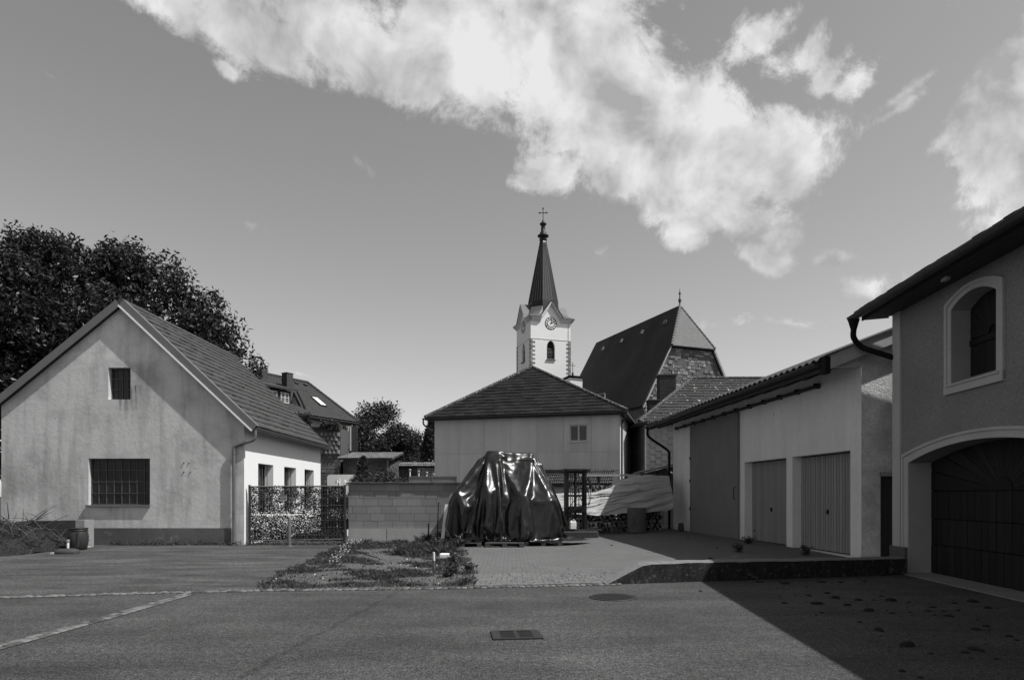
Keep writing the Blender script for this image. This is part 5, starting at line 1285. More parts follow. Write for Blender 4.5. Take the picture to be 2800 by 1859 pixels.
# reveals
for h_, dep, nm in ((GA, .475, 'gate_reveal'), (WA, .335, 'window_reveal')):
    p_ = trim_path(h_, -.001, 32); MB().grid([[(u, .0, z) for u, z in p_], [(u, dep, z) for u, z in p_]], False).build(nm, 'reveal_plaster', bn)
MB().box((-.08, -.045, .5), (.24, .02, 6.0)).box((-.05, .02, .5), (-.0, .25, 6.0)).build('corner_pilaster', 'barn_trim', bn)
MB().box((-.13, -.08, 0), (.515, .03, .55)).build('plinth', 'plinth', bn); MB().box((5.32, -.05, 0), (19, .0, .5)).build('plinth', 'plinth', bn)
# gate: three tiers of planks below, radiating boards in the arch
gt2 = empty('arched_gate', (2.8, .475, 0)); gt2.parent = bn
gw2 = 2.28; npl = 22; pw2 = 2 * gw2 / npl
MB().box((-gw2 - .05, .03, 0), (gw2 + .05, .05, 2.9)).build('backing', 'black', gt2)
for zt0, zt1 in ((.03, .62), (.64, 1.16), (1.18, 1.735)):
    me = MB().box((-pw2 / 2 + .006, -.02, zt0), (pw2 / 2 - .006, .03, zt1)).mesh('gate_wood')
    for k in range(npl): link('plank', me, gt2).location = (-gw2 + pw2 * (k + .5), random.uniform(-.004, .004), 0)
hub = .24; cz = 1.75
reg = [(u - 2.8, z) for u, z in trim_path(GA, .03, 28)][1:-1]; reg = [(-gw2 - .03, 1.745), (gw2 + .03, 1.745)] + list(reversed(reg))
nf = 17
for k in range(nf):
    a0, a1 = math.pi * k / nf + .006, math.pi * (k + 1) / nf - .006
    fan = [(hub * math.cos(a0), cz + hub * math.sin(a0)), (4 * math.cos(a0), cz + 4 * math.sin(a0)), (4 * math.cos(a1), cz + 4 * math.sin(a1)), (hub * math.cos(a1), cz + hub * math.sin(a1))]
    p = clip_poly(fan, reg)
    if p: MB().prism([(u, -.02 + random.uniform(-.003, .003), z) for u, z in p], (0, 1, 0), .05).build('fan_board', 'gate_wood', gt2)
hb = [((hub - .012) * math.cos(math.pi * k / 12), cz + (hub - .012) * math.sin(math.pi * k / 12)) for k in range(13)]
MB().prism([(u, -.03, z) for u, z in hb], (0, 1, 0), .06).build('fan_hub', 'gate_wood', gt2)
# loft shutter
sh2 = empty('loft_shutter', ((WA[0] + WA[1]) / 2, .335, 0)); sh2.parent = bn; w2 = (WA[1] - WA[0]) / 2
MB().box((-w2 - .02, .03, 3.78), (w2 + .02, .05, 5.4)).build('backing', 'black', sh2)
me = MB().box((-w2 / 6 + .004, 0, 3.81), (w2 / 6 - .004, .03, 4.46)).mesh('gate_wood')
for k in range(6): link('plank', me, sh2).location = (-w2 + w2 / 6 + k * w2 / 3, 0, 0)
MB().box((-w2, -.02, 4.47), (w2, .03, 4.58)).build('mid_rail', 'gate_wood', sh2)
for k in range(9):
    a0, a1 = math.pi * k / 9 + .008, math.pi * (k + 1) / 9 - .008
    p = clip_poly([(.13 * math.cos(a0), 4.6 + .13 * math.sin(a0)), (2 * math.cos(a0), 4.6 + 2 * math.sin(a0)), (2 * math.cos(a1), 4.6 + 2 * math.sin(a1)), (.13 * math.cos(a1), 4.6 + .13 * math.sin(a1))], [(-w2, 4.59), (w2, 4.59), (w2, 5.37), (-w2, 5.37)])
    if p: MB().prism([(u, 0, z) for u, z in p], (0, 1, 0), .03).build('fan_board', 'gate_wood', sh2)
# step
MB().box((.1, -.24, -.01), (5.4, .47, .02)).build('gate_step', 'step_concrete', bn)
# roof
EV = .64; ze = 5.70; pb = math.tan(R(24)); UB0, UB1 = -.36, 19.3
rm = MB().prism([(UB0, -EV, ze), (UB1, -EV, ze), (UB1, 4, ze + (4 + EV) * pb), (UB0, 4, ze + (4 + EV) * pb)], (0, 0, 1), .10)
rm.prism([(UB0, 8 + EV, ze), (UB0, 4, ze + (4 + EV) * pb), (UB1, 4, ze + (4 + EV) * pb), (UB1, 8 + EV, ze)], (0, 0, 1), .10)
rm.prism([(UB0, -EV + .08, ze - .02), (UB1, -EV + .08, ze - .02), (UB1, 0, ze + .02), (UB0 + .2, 0, ze + .02)], (0, 0, -1), .05)
rm.prism([(UB0, -EV + .06, ze - .08), (UB1, -EV + .06, ze - .08), (UB1, -EV + .06, ze + .06), (UB0, -EV + .06, ze + .06)], (0, 1, 0), .03)
rm.prism([(UB0 + .01, -EV + .06, ze - .07), (UB0 + .01, 0, ze - .03), (UB0 + .01, 0, ze + EV * pb), (UB0 + .01, -EV + .06, ze + .05)], (1, 0, 0), .03)
rm.build('roof_deck', 'soffit', bn)
k = 0; u = UB0 - .02
met = MB().prism([(0, -.10, .10), (.24, -.10, .10), (.24, .3, .10 + .4 * pb), (0, .3, .10 + .4 * pb)], (0, 0, 1), .035).mesh('barn_tile')
while u < UB1 - .2:
    o = link('eave_tile', met, bn); o.location = (u, -EV, ze + random.uniform(-.006, .012)); u += .25
rows2 = MB()
for j in range(1, 18):
    v = -EV + .3 + j * .28; rows2.prism([(UB0, v, ze + .10 + (v + EV) * pb), (UB1, v, ze + .10 + (v + EV) * pb), (UB1, v + .3, ze + .09 + (v + .3 + EV) * pb), (UB0, v + .3, ze + .09 + (v + .3 + EV) * pb)], (0, 0, 1), .035)
tag(rows2.build('tile_field', 'barn_tile', bn), kind='stuff')
gm = MB(); gutter_mesh(gm, (UB0 - .12, -EV - .12, ze + .02), (UB1, -EV - .12, ze + .02), .095, (0, -1, 0), seams=1.0); gm.build('gutter', 'dark_zinc', bn)
dpm = MB(); dpm.tube([(UB0 + .02, -EV - .12, ze - .05), (UB0 + .02, -EV - .12, ze - .28)], .1, 14, rr=[.125, .062])
dpm.tube(smooth_path([(UB0 + .02, -EV - .12, ze - .26), (UB0 + .02, -EV - .12, ze - .46), (UB0 + .04, -EV + .02, ze - .66), (UB0 + .14, -.45, ze - .78), (-.09, -.02, ze - .98), (-.12, .1, ze - 1.05), (-.12, .12, ze - 1.3), (-.12, .12, .2)], 7), .062, 14); dpm.build('downspout', 'black', bn)
MB().box((2.5, -.45, ze - .13), (2.66, -.37, ze - .075)).lathe([(.022, 0), (.026, .03), (.0, .035)], 10, (2.46, -.41, ze - .12)).build('eave_lamp', 'pale_plastic', bn)

# ------------------------------------------------------------------ farther house on the left with dormer and chimneys
mat('far_tile', .052, .8, noise=[(1.5, .15), (12, .2)], wave=((0, 0, 1), .22, .9, .05), bump=(20, .5, .03))
mat('far_plaster', .35, .9, noise=[(1, .1)]); mat('dark_timber', .022, .8, noise=[(4, .2)]); mat('chimney_grey', .05, .9, noise=[(5, .2)])
fd = Vector((.47, .8827, 0)).normalized(); FC = Vector((-11.3, 48, 0))
fh = empty('dormer_house', FC, math.atan2(fd.y, fd.x), 'farther tiled house with a dormer, a skylight and two dark chimneys', 'house')
# local: x along the facade away from us, y into the house; eave corner at origin
EZf = 7.05; RZf = 10.2; Wf = 4.5; Lf = 14.5
E0, E1, R0_, R1_ = Vector((0, 0, EZf)), Vector((-Lf, 0, EZf)), Vector((-.6, Wf, RZf)), Vector((-Lf, Wf, RZf)); M0 = Vector((0.0, 2 * Wf, EZf)); M1 = Vector((-Lf, 2 * Wf, EZf))
frf = empty('roof', (0, 0, 0)); frf.parent = fh
MB().add([E1, E0, R0_, R1_], [(0, 1, 2, 3)]).add([E0, M0, R0_], [(0, 1, 2)]).add([M0, M1, R1_, R0_], [(0, 1, 2, 3)]).add([E1 - Vector((0, 0, .15)), E0 - Vector((0, 0, .15)), E0, E1], [(0, 1, 2, 3)]).add([E1 - Vector((0, 0, .15)), E0 - Vector((0, 0, .15)), M0 - Vector((0, 0, .15)), M1 - Vector((0, 0, .15))], [(0, 1, 2, 3)]).add([E0 - Vector((0, 0, .15)), M0 - Vector((0, 0, .15)), M0, E0], [(0, 1, 2, 3)]).build('tiled_slope', 'far_tile', frf)
# tile courses standing proud on the slope that faces the yard
Sf = (R1_ - E1).normalized(); slf = (R1_ - E1).length; Nf = Vector((1, 0, 0)).cross(Sf); nr = 17; tc_ = MB()
for j in range(nr):
    s0, s1 = slf * j / nr, slf * (j + 1) / nr; xe = -.02 - .6 * s0 / slf; n = 48; a, b = [], []
    for i in range(n * 4 + 1):
        x = -13.5 + (xe + 13.5) * i / (n * 4); w_ = .02 * (1 + math.cos(2 * math.pi * i / 4))
        a.append(Vector((x, 0, EZf)) + Sf * (s0 - .02) + Nf * (.05 + w_)); b.append(Vector((x, 0, EZf)) + Sf * s1 + Nf * (.012 + w_))
    tc_.grid([a, b], False); tc_.grid([[p - Nf * .04 for p in a], a], False)
tag(tc_.build('tile_course', 'far_tile', frf), kind='stuff')
rg_ = MB()
for k in range(32): rg_.tube([(-.6 - k * .42, Wf, RZf + .06), (-.6 - (k + 1.1) * .42, Wf, RZf + .08)], .11, 6, rr=[.13, .11])
for k in range(14): d = (R0_ - E0); rg_.tube([E0 + d * (k / 14) + Vector((0, 0, .05)), E0 + d * ((k + 1.1) / 14) + Vector((0, 0, .07))], .1, 6, rr=[.13, .1])
rg_.build('ridge_tile', 'far_tile', frf)
MB().add([(-Lf, .5, 0), (-.5, .5, 0), (-.5, .5, EZf - .1), (-Lf, .5, EZf - .1)], [(0, 1, 2, 3)]).add([(-.5, .5, 0), (-.5, 2 * Wf - .5, 0), (-.5, 2 * Wf - .5, EZf - .1), (-.5, .5, EZf - .1)], [(0, 1, 2, 3)]).build('wall', 'far_plaster', fh)
def fl_(x, zz=None):                                 # local x on the facade plane for an image column
    t = (x - CX) / F; s = (FC.x - t * FC.y) / (t * fd.y - fd.x); return s
for x0, x1 in ((932, 945),): pass
for k in range(5):
    z = 3.4 + k * .62
    for s in (0,): MB().box((-.72, .46, z), (-.46, .498, z + .55)).build('quoin', 'white_paint', fh)
gm = MB(); gutter_mesh(gm, (-14, -.06, EZf - .12), (.05, -.06, EZf - .12), .07, (0, -1, 0)); gm.build('gutter', 'dark_zinc', fh)
def rp_(x, s): return E0 + Vector((x, 0, 0)) + Sf * s
# dormer with two windows: front stands on the slope
dm = empty('dormer', (0, 0, 0)); dm.parent = fh
dx0, dx1 = -9.0, -5.55; s_in = 1.25; f0 = rp_(0, s_in); fy, fz = f0.y, f0.z; dh = .86
MB().box((dx0, fy, fz - .1), (dx1, fy + .1, fz + dh)).prism([(dx1, fy + .1, fz - .1), (dx1, fy + 2.2, fz + 1.5), (dx1, fy + .1, fz + dh)], (1, 0, 0), -.1).build('dormer_front', 'dark_timber', dm)
rz = fz + dh
MB().prism([(dx0, fy - .3, rz), (dx1 + .35, fy - .3, rz), (dx1 + .35, fy + 1.75, rz + .52), (dx0, fy + 1.75, rz + .52)], (0, 0, 1), .14).build('dormer_roof', 'far_tile', dm)
MB().prism([(dx1 + .3, fy - .3, rz), (dx1 + .3, fy - .3, rz + .12), (dx1 + 1.05, fy - .45, fz - .3), (dx1 + .92, fy - .45, fz - .33)], (0, 1, 0), .1).prism([(dx1, fy - .05, fz - .1), (dx1 + .85, fy - .2, fz - .2), (dx1 + .25, fy - .05, rz)], (0, 1, 0), .06).build('swept_cheek', 'dark_timber', dm)
for xc in (-6.1, -7.1): casement(dm, (xc, fy - .03, fz + .36), (1, 0, 0), (0, 1, 0), .70, .68, m='pale_glass', tr=1, fw=.05)
# skylight
kx = -2.2; p0 = rp_(kx, 1.75); sv = MB().obox(p0 + Sf * .5 + Nf * .1, Vector((.3, 0, 0)), Sf * .6, Nf * .05); sv.build('skylight', 'soffit', frf)
MB().obox(p0 + Sf * .5 + Nf * .153, Vector((.25, 0, 0)), Sf * .53, Nf * .004).build('skylight_pane', 'sky_pane' if 'sky_pane' in MATS else 'bright_trim', frf)
def f_at(x, yl):                                     # local x at depth yl inside the house for an image column
    t = (x - CX) / F; nx_, ny_ = -fd.y, fd.x; return ((FC.x + nx_ * yl) - t * (FC.y + ny_ * yl)) / (t * fd.y - fd.x)
for xi, yc, w_, yt in ((786, 2.7, .56, 1022), (717, 4.0, .5, 1007)):
    xc = f_at(xi, yc); Yw = FC.y + fd.y * xc + fd.x * yc; zt = SZ(yt, Yw)
    MB().box((xc - w_ / 2, yc - .25, RZf - 1.6), (xc + w_ / 2, yc + .25, zt)).box((xc - w_ / 2 - .03, yc - .28, zt + .001), (xc + w_ / 2 + .03, yc + .28, zt + .05)).build('chimney', 'chimney_grey', fh)
for xc in (-1.5, -2.4, -3.6, -9.5, -11.0): MB().prism([rp_(xc, slf - .75) + Nf * .05, rp_(xc + .22, slf - .75) + Nf * .05, rp_(xc + .22, slf - .5) + Nf * .05, rp_(xc, slf - .5) + Nf * .05], Nf, .1).build('vent_tile', 'dark_timber', frf)

# ------------------------------------------------------------------ terrace of planter blocks over brick
mat('planter_block', .15, .9, noise=[(3, .15), (20, .12)], rand=.22, bump=(30, .5, .02)); mat('wall_brick', .14, .9, noise=[(4, .18), (25, .12)], rand=.3, bump=(40, .5, .01)); mat('wall_joint', .08, .95)
TY = 38.0; tx0, tx1 = SX(820, TY), SX(931, TY); tz1, tz0 = SZ(1170, TY), SZ(1241, TY)
tr = empty('terrace_wall', (tx0, TY, 0), 0, 'tall terrace wall of stacked planter blocks over rough brickwork', 'wall')
MB().box((0, .02, 0), (tx1 - tx0, 3.0, tz1)).build('core', 'wall_joint', tr)
bw_, bh2 = .235, .255; Wt = tx1 - tx0
for j in range(int((tz1 - tz0) / bh2)):
    for i in range(int(Wt / bw_) + 1):
        u = i * bw_ + (j % 2) * bw_ / 2
        if u + bw_ > Wt: continue
        o = MB().prism([(.01, 0, 0), (bw_ - .01, 0, 0), (bw_ - .01, -.07, 0), (bw_ * .7, -.15, 0), (bw_ * .3, -.15, 0), (.01, -.07, 0)], (0, 0, 1), bh2 - .03).build('planter_block', 'planter_block', tr)
        o.location = (u, .02, tz0 + j * bh2); o.rotation_euler = (-.1 + random.uniform(-.03, .03), 0, random.uniform(-.03, .03))
polys = []; z = 1.2; j = 0
while z < tz0 - .02:
    u = -random.random() * .3
    while u < Wt:
        w_ = random.choice((.28, .36, .42)); polys.append(clip_poly([(u + .01, z + .01), (u + w_ - .01, z + .01), (u + w_ - .01, z + .19), (u + .01, z + .19)], [(0, 0), (Wt, 0), (Wt, tz0), (0, tz0)])); u += w_
    z += .2; j += 1
pieces('brick', tr, (0, .02, 0), (1, 0, 0), (0, 0, 1), (0, -1, 0), polys, 'wall_brick', .02, .012)
MB().box((-.05, -.12, tz1), (Wt + .03, .3, tz1 + .07)).build('coping', 'soffit', tr)
# glazing/white bay beside it, overgrown
mat('corr_white', .5, .7, noise=[(3, .1)])
gb_ = empty('ribbed_screen', (SX(933, 40), 40, 0), 0, 'pale ribbed screen with climbing plants beside the terrace wall', 'screen')
for k in range(5): MB().box((k * .13, 0, SZ(1232, 40)), (k * .13 + .08, .05, SZ(1165, 40))).build('upright', 'corr_white', gb_)
MB().box((-.05, .06, 1), (1.0, .1, SZ(1165, 40))).build('panel', 'chimney_grey', gb_)

# ------------------------------------------------------------------ low brick outbuilding
oy = 36.5; ox0, ox1 = SX(929, oy), SX(1075, oy); oz1, oz0 = SZ(1243, oy), SZ(1254, oy)
ob = empty('brick_outbuilding', (ox0, oy, 0), 0, 'low dark brick outbuilding with a wavy tiled roof behind the block wall', 'outbuilding')
Wo = ox1 - ox0
MB().box((.1, .35, 0), (Wo - .25, 4, oz0 - .03)).build('core', 'wall_joint', ob)
polys = []; z = 1.2
while z < oz0 - .05:
    u = .1 - random.random() * .25
    while u < Wo - .25:
        w_ = .3; polys.append(clip_poly([(u + .01, z + .01), (u + w_ - .01, z + .01), (u + w_ - .01, z + .15), (u + .01, z + .15)], [(.1, 0), (Wo - .25, 0), (Wo - .25, oz0 - .04), (.1, oz0 - .04)])); u += w_
    z += .16
mat('out_brick', .06, .9, noise=[(4, .18)], rand=.3)
pieces('brick', ob, (0, .35, 0), (1, 0, 0), (0, 0, 1), (0, -1, 0), polys, 'out_brick', .012, .008)
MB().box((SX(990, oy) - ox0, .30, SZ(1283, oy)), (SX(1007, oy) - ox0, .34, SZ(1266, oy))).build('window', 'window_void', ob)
mat('pale_pantile', .17, .8, noise=[(5, .2)], rand=.25)
MB().prism([(-.1, -.1, oz0 - .06), (Wo, -.1, oz0 - .06), (Wo, 3.6, oz0 + .5), (-.1, 3.6, oz0 + .5)], (0, 0, 1), .05).build('roof_deck', 'soffit', ob)
sv_ = Vector((0, 3.7, .56)).normalized(); lay_tiles(ob, (-.1, -.14, oz0 - .0), (1, 0, 0), sv_, Vector((1, 0, 0)).cross(sv_), int((Wo + .1) / .22), 9, .22, .41, 'pale_pantile', amp=.05, lift=.05)
MB().tube(smooth_path([(.0, -.1, oz0 - .1), (.0, 0, oz0 - .35), (-.12, .2, oz0 - .5), (-.14, .25, oz0 - .7), (-.14, .25, 1)], 5), .05, 8).build('downspout', 'zinc', ob)
MB().box((Wo - .35, .0, 0), (Wo - .27, .08, oz0 - .06)).build('post', 'zinc', ob)

# ------------------------------------------------------------------ garden wall of light stones with tiled cap
gy = 40.0; gx0, gx1 = SX(1078, gy), SX(1230, gy)
gwl = empty('garden_wall', (gx0, gy, 0), 0, 'garden wall with pale stones and a tiled cap left of the hipped house', 'wall')
zt = SZ(1272, gy); mat('pale_stone', .42, .9, noise=[(6, .12)], rand=.25); mat('grey_stone', .10, .9, noise=[(6, .2)], rand=.3)
MB().box((0, .02, 0), (gx1 - gx0, .35, zt - .1)).build('core', 'wall_joint', gwl)
px0 = SX(1140, gy) - gx0
for (a, b, m_, w0, w1, hh_) in ((0, px0, 'grey_stone', .22, .34, .24), (px0, gx1 - gx0, 'pale_stone', .14, .3, .16)):
    polys = []; z = 2.1
    while z < zt - .15 - (.1 if m_ == 'pale_stone' else 0):
        u = a
        while u < b:
            w_ = random.uniform(w0, w1); j_ = lambda: random.uniform(-.012, .012); polys.append(clip_poly([(u + .015, z + .012 + j_()), (u + w_ - .01, z + .012 + j_()), (u + w_ - .015 + j_(), z + hh_ - .01 + j_()), (u + .01, z + hh_ - .012)], [(a, 0), (b, 0), (b, zt), (a, zt)])); u += w_
        z += hh_
    pieces('stone', gwl, (0, 0, 0), (1, 0, 0), (0, 0, 1), (0, -1, 0), polys, m_, .04, .02)
MB().prism([(0, -.25, zt - .12), (gx1 - gx0, -.25, zt - .12), (gx1 - gx0, .15, zt + .12), (0, .15, zt + .12)], (0, 0, 1), .05).build('cap_deck', 'soffit', gwl)
sv_ = Vector((0, .4, .24)).normalized(); lay_tiles(gwl, (0, -.27, zt - .07), (1, 0, 0), sv_, Vector((1, 0, 0)).cross(sv_), int((gx1 - gx0) / .2), 2, .2, .23, 'pale_pantile', amp=.04, lift=.04, name='cap_tile')
for k, xx in enumerate((1121, 1145, 1167, 1186)):
    Yp = 31.0 + (k * .6); p = empty('garden_light', (SX(xx, Yp), Yp, 0), 0, ['tall', 'second', 'third', 'rightmost'][k] + (' white garden lamp post before the garden wall, leftmost of four' if k == 0 else ' white garden lamp post from the left before the garden wall' if k < 3 else ' white garden lamp post, tucked against the hipped house'), 'garden lamp', 'white garden lamps')
    zt_ = SZ(1282 + k * 4, Yp)
    MB().tube([(0, 0, 0), (0, 0, zt_ - .1)], .03, 8).build('post', 'white_paint', p); MB().lathe([(.04, zt_ - .12), (.055, zt_ - .1), (.055, zt_ - .04), (.066, zt_ - .03), (.04, zt_), (.0, zt_)], 12).build('lamp_head', 'pale_plastic', p)

# ------------------------------------------------------------------ caravan behind the gate
mat('caravan_white', .78, .35, noise=[(2, .03)], spec=.5)
cvx, cvy = SX(934, 33), 33.0
cv = empty('caravan', (cvx, cvy, 0), 0, 'white caravan roof showing above the wire gate', 'caravan')
z1 = SZ(1297, cvy); hw2 = SX(974, cvy) - cvx; hw2 = .73
prof_ = []
for k in range(9): a = math.pi / 2 * k / 8; prof_.append((hw2 - .16 + .16 * math.sin(a), z1 - .16 + .16 * math.cos(a)))
prof_ = [(-x, z) for x, z in reversed(prof_)] + prof_
sec = [(-hw2, .5)] + prof_ + [(hw2, .5)]
bm_ = MB(); bm_.prism([(x - .0, 0, z) for x, z in sec], (0, 1, 0), 4.2); bm_.build('body', 'caravan_white', cv)
MB().box((-hw2 + .1, -.012, 1.0), (hw2 - .1, -.001, 1.6)).build('window', 'dark_glass', cv)
MB().tube([(-.1, -.02, z1 - .6), (-.1, -.02, z1 - .22)], .02, 8).build('roof_lamp', 'white_paint', cv)
MB().lathe([(.045, 0), (.045, .02), (0, .02)], 12, (0, 0, 0)).build('side_lamp', 'dark_zinc', cv).matrix_basis = Matrix.Translation((-.22, 0, z1 - .3)) @ Matrix.Rotation(R(90), 4, 'X')
text('Sterckeman', .2, (.22, -.006, z1 - .55), (R(90), 0, 0), 'ink', cv, align='LEFT')
for k, xx in enumerate((922, 943)):
    p = MB().tube(smooth_path([(SX(xx, 24), 24, .2), (SX(xx, 24), 24, SZ(1323, 24)), (SX(xx, 24) + .03, 24, SZ(1319, 24)), (SX(xx, 24) + .09, 24, SZ(1319, 24))], 4), .022, 8).build('bent_pipe', 'white_paint')
    tag(p, 'white bent pipe end showing above the gate, ' + ('the left one' if k == 0 else 'the right one'), 'pipe', 'bent white pipes')
# glazed frame lying on top of the block wall
cf = empty('cold_frame', (SX(1118, 23.4), 23.4, 0), 0, 'long low glazed frame on posts showing over the block wall', 'frame')
fz1_, fz0_ = SZ(1303, 23.4), SZ(1320, 23.4); Lc = SX(1250, 23.4) - SX(1118, 23.4)
mat('frame_pane', .16, .25, noise=[(3, .25)], spec=.5)
for z in (fz0_, fz1_): MB().box((0, -.02, z - .018), (Lc, .02, z + .018)).build('rail', 'galv', cf)
for x in (0, Lc * .48, Lc - .04): MB().box((x, -.021, .3), (x + .035, .021, fz1_ + .02)).build('upright', 'galv', cf)
MB().add([(.03, .0, fz0_), (Lc - .04, .0, fz0_), (Lc - .04, .0, fz1_), (.03, .0, fz1_)], [(0, 1, 2, 3)]).build('pane', 'frame_pane', cf)

# ------------------------------------------------------------------ dark tarpaulin over a machine on pallets
mat('dark_tarp', .012, .29, noise=[(1.5, .2), (14, .15)], bump=(9, .22, .03, (1, 1, .25)), bump2=(24, .22, .010), spec=.5)
mat('light_tarp', .36, .7, noise=[(1.5, .08)], bump=(6, .6, .05, (.45, 1, 1.6)), bump2=(18, .5, .02, (.7, 1, 1.3)), spec=.3)
def drape(n, size, angle, offset, drop, boxes, frames):
    """let a square sheet fall over rounded boxes with the cloth solver, in a scene of its own, and return its grid of points"""
    import bmesh
    sc2 = bpy.data.scenes.new('drape'); made = []
    for a_, b_, bev in boxes:
        me = bpy.data.meshes.new('box'); bm = bmesh.new(); bmesh.ops.create_cube(bm, size=1)
        for v in bm.verts: v.co = [(a_[i] + b_[i]) / 2 + v.co[i] * (b_[i] - a_[i]) for i in range(3)]
        bmesh.ops.bevel(bm, geom=bm.edges[:], offset=bev, segments=3, affect='EDGES'); bmesh.ops.triangulate(bm, faces=bm.faces[:]); bm.to_mesh(me); bm.free()
        o = bpy.data.objects.new('box', me); sc2.collection.objects.link(o); made.append(o)
        o.modifiers.new('collision', 'COLLISION'); o.collision.thickness_outer = .02; o.collision.cloth_friction = 8
    rg = random.Random(3); rows_ = []
    for j in range(n):
        for i in range(n):
            x, y = (i / (n - 1) - .5) * size * 1.06, (j / (n - 1) - .5) * size
            rows_.append((x * math.cos(angle) - y * math.sin(angle) + offset[0], x * math.sin(angle) + y * math.cos(angle) + offset[1], drop + .02 * math.sin(x * 3) * math.cos(y * 4) + rg.uniform(-.004, .004)))
    me = bpy.data.meshes.new('sheet'); me.from_pydata(rows_, [], [(j * n + i, j * n + i + 1, (j + 1) * n + i + 1, (j + 1) * n + i) for j in range(n - 1) for i in range(n - 1)])
    o = bpy.data.objects.new('sheet', me); sc2.collection.objects.link(o); made.append(o)
    md = o.modifiers.new('cloth', 'CLOTH'); s = md.settings; s.quality = 7; s.mass = .35; s.tension_stiffness = s.compression_stiffness = 40; s.shear_stiffness = 12; s.bending_stiffness = .22
    s.air_damping = 1.5; s.tension_damping = s.compression_damping = s.shear_damping = 8
    cs = md.collision_settings; cs.use_self_collision = True; cs.self_distance_min = .012; cs.distance_min = .015; cs.collision_quality = 3; cs.self_friction = 3
    md.point_cache.frame_start = 1; md.point_cache.frame_end = frames + 1; sc2.frame_start = 1; sc2.frame_end = frames + 1
    for f in range(1, frames + 1): sc2.frame_set(f)
    dg = sc2.view_layers[0].depsgraph; ev = o.evaluated_get(dg).to_mesh(); co = np.zeros(len(ev.vertices) * 3, np.float32); ev.vertices.foreach_get('co', co)
    for q in made: bpy.data.objects.remove(q)
    bpy.data.scenes.remove(sc2); return co.reshape(n, n, 3).astype(float)
ta = drape(92, 6.75, R(9), (-.16, -.02), 3.06, [((-1.95, -.95, .1), (1.38, 1.3, 1.5), .15), ((-1.12, -.5, 1.3), (-.1, .9, 2.97), .3), ((-.2, -.25, 1.3), (.98, .8, 2.9), .32),
     ((-.85, -1.1, .2), (-.65, -.85, 1.62), .05), ((.2, -1.15, .2), (.45, -.85, 1.56), .05), ((-1.85, -1.0, 1.3), (-1.6, -.4, 1.64), .06), ((-8, -8, -.3), (8, 8, .06), .02)], 62)
from mathutils import noise as mnoise
du = np.gradient(ta, axis=1); dv = np.gradient(ta, axis=0); nrm = np.cross(du, dv); nrm /= np.linalg.norm(nrm, axis=2)[:, :, None] + 1e-9
for j in range(ta.shape[0]):
    for i in range(ta.shape[1]):
        x, y, z = ta[j, i]; k = min(1.0, max(0.0, (z - .1) * 2))
        crease = 1 - abs(mnoise.noise((x * 3.6, y * 3.6, z * .6))) * 2.6; small = mnoise.noise((x * 7, y * 7, z * 2.2))
        ta[j, i] += nrm[j, i] * k * (.012 * mnoise.noise((x * 1.6, y * 1.6, z * .7)) + .026 * max(0, crease) ** 4 + .003 * small)
tp = MB(); tp.grid([[tuple(p) for p in row] for row in ta])
to = tp.build('tarpaulin', 'dark_tarp'); to.location = (0, 21.75, .13); to.scale = (1, 1, 1)
bm_sub(to, 1)
tag(to, 'glossy dark tarpaulin draped in folds over a tall machine on pallets', 'tarpaulin')
mc = empty('covered_machine', (-.1, 21.75, 0), 0, 'machine hidden under the dark tarpaulin, standing on pallets', 'machine')
MB().box((-1.55, -.9, .16), (1.25, 1.05, 1.45)).build('chassis', 'iron', mc); MB().box((-.85, -.35, 1.451), (-.05, .8, 2.95)).box((-.04, -.2, 1.451), (.85, .7, 2.85)).build('cab', 'iron', mc)
mat('pallet_wood', .06, .85, noise=[(6, .2)], rand=.3)
def pallet(x, y, rz, label, dep=.8):
    p = empty('pallet', (x, y, zy(x, y) - .01), rz, label, 'pallet', 'pallets under the tarpaulin')
    for k in range(5): MB().box((-.6, -dep / 2 + k * (dep - .1) / 4, .122), (.6, -dep / 2 + k * (dep - .1) / 4 + .1, .144)).build('deck_board', 'pallet_wood', p)
    for j, yy_ in enumerate((-dep / 2, -.05, dep / 2 - .1)):
        for i, xx in enumerate((-.6, -.0725, .455)): MB().box((xx, yy_, .022), (xx + .145, yy_ + .1, .1)).build('block', 'pallet_wood', p)
        MB().box((-.6, yy_, 0), (.6, yy_ + .1, .021)).build('runner', 'pallet_wood', p)
    for i, xx in enumerate((-.6, -.0725, .455)): MB().box((xx, -dep / 2, .1005), (xx + .145, dep / 2, .1215)).build('stringer', 'pallet_wood', p)
pallet(-1.55, 20.35, .05, 'dark wooden pallet under the left end of the dark tarpaulin')
pallet(-.22, 20.25, -.02, 'dark wooden pallet in the middle under the dark tarpaulin')
pallet(.98, 20.75, .0, 'dark wooden pallet in shade under the right end of the dark tarpaulin')
b_ = MB().obox((-2.16, 20.75, .72), (.055, .0, .0), (0, .012, 0), (.08, .02, .66)).build('leaning_board', 'white_paint'); tag(b_, 'pale board leaning upright against the left side of the dark tarpaulin', 'board')
b_ = MB().tube([(-2.42, 20.9, 0), (-2.36, 20.95, 1.45)], .02, 6).build('thin_stake', 'dark_timber'); tag(b_, 'thin dark stake standing left of the dark tarpaulin', 'stake')
b_ = MB().tube([(-2.75, 21.4, 0), (-2.74, 21.4, .75)], .03, 6).build('short_stake', 'dark_timber'); tag(b_, 'short dark stake in the weeds before the block wall', 'stake')
sk2 = MB(); sk2.add([(1.25, 20.9, .12), (1.5, 20.85, .05), (1.42, 20.95, .95), (1.36, 21.0, 1.0)], [(0, 1, 2, 3)]); o = sk2.build('white_sack', 'white_paint'); md = o.modifiers.new('solid', 'SOLIDIFY'); md.thickness = .05; tag(o, 'strip of white sacking hanging out under the dark tarpaulin', 'sacking')
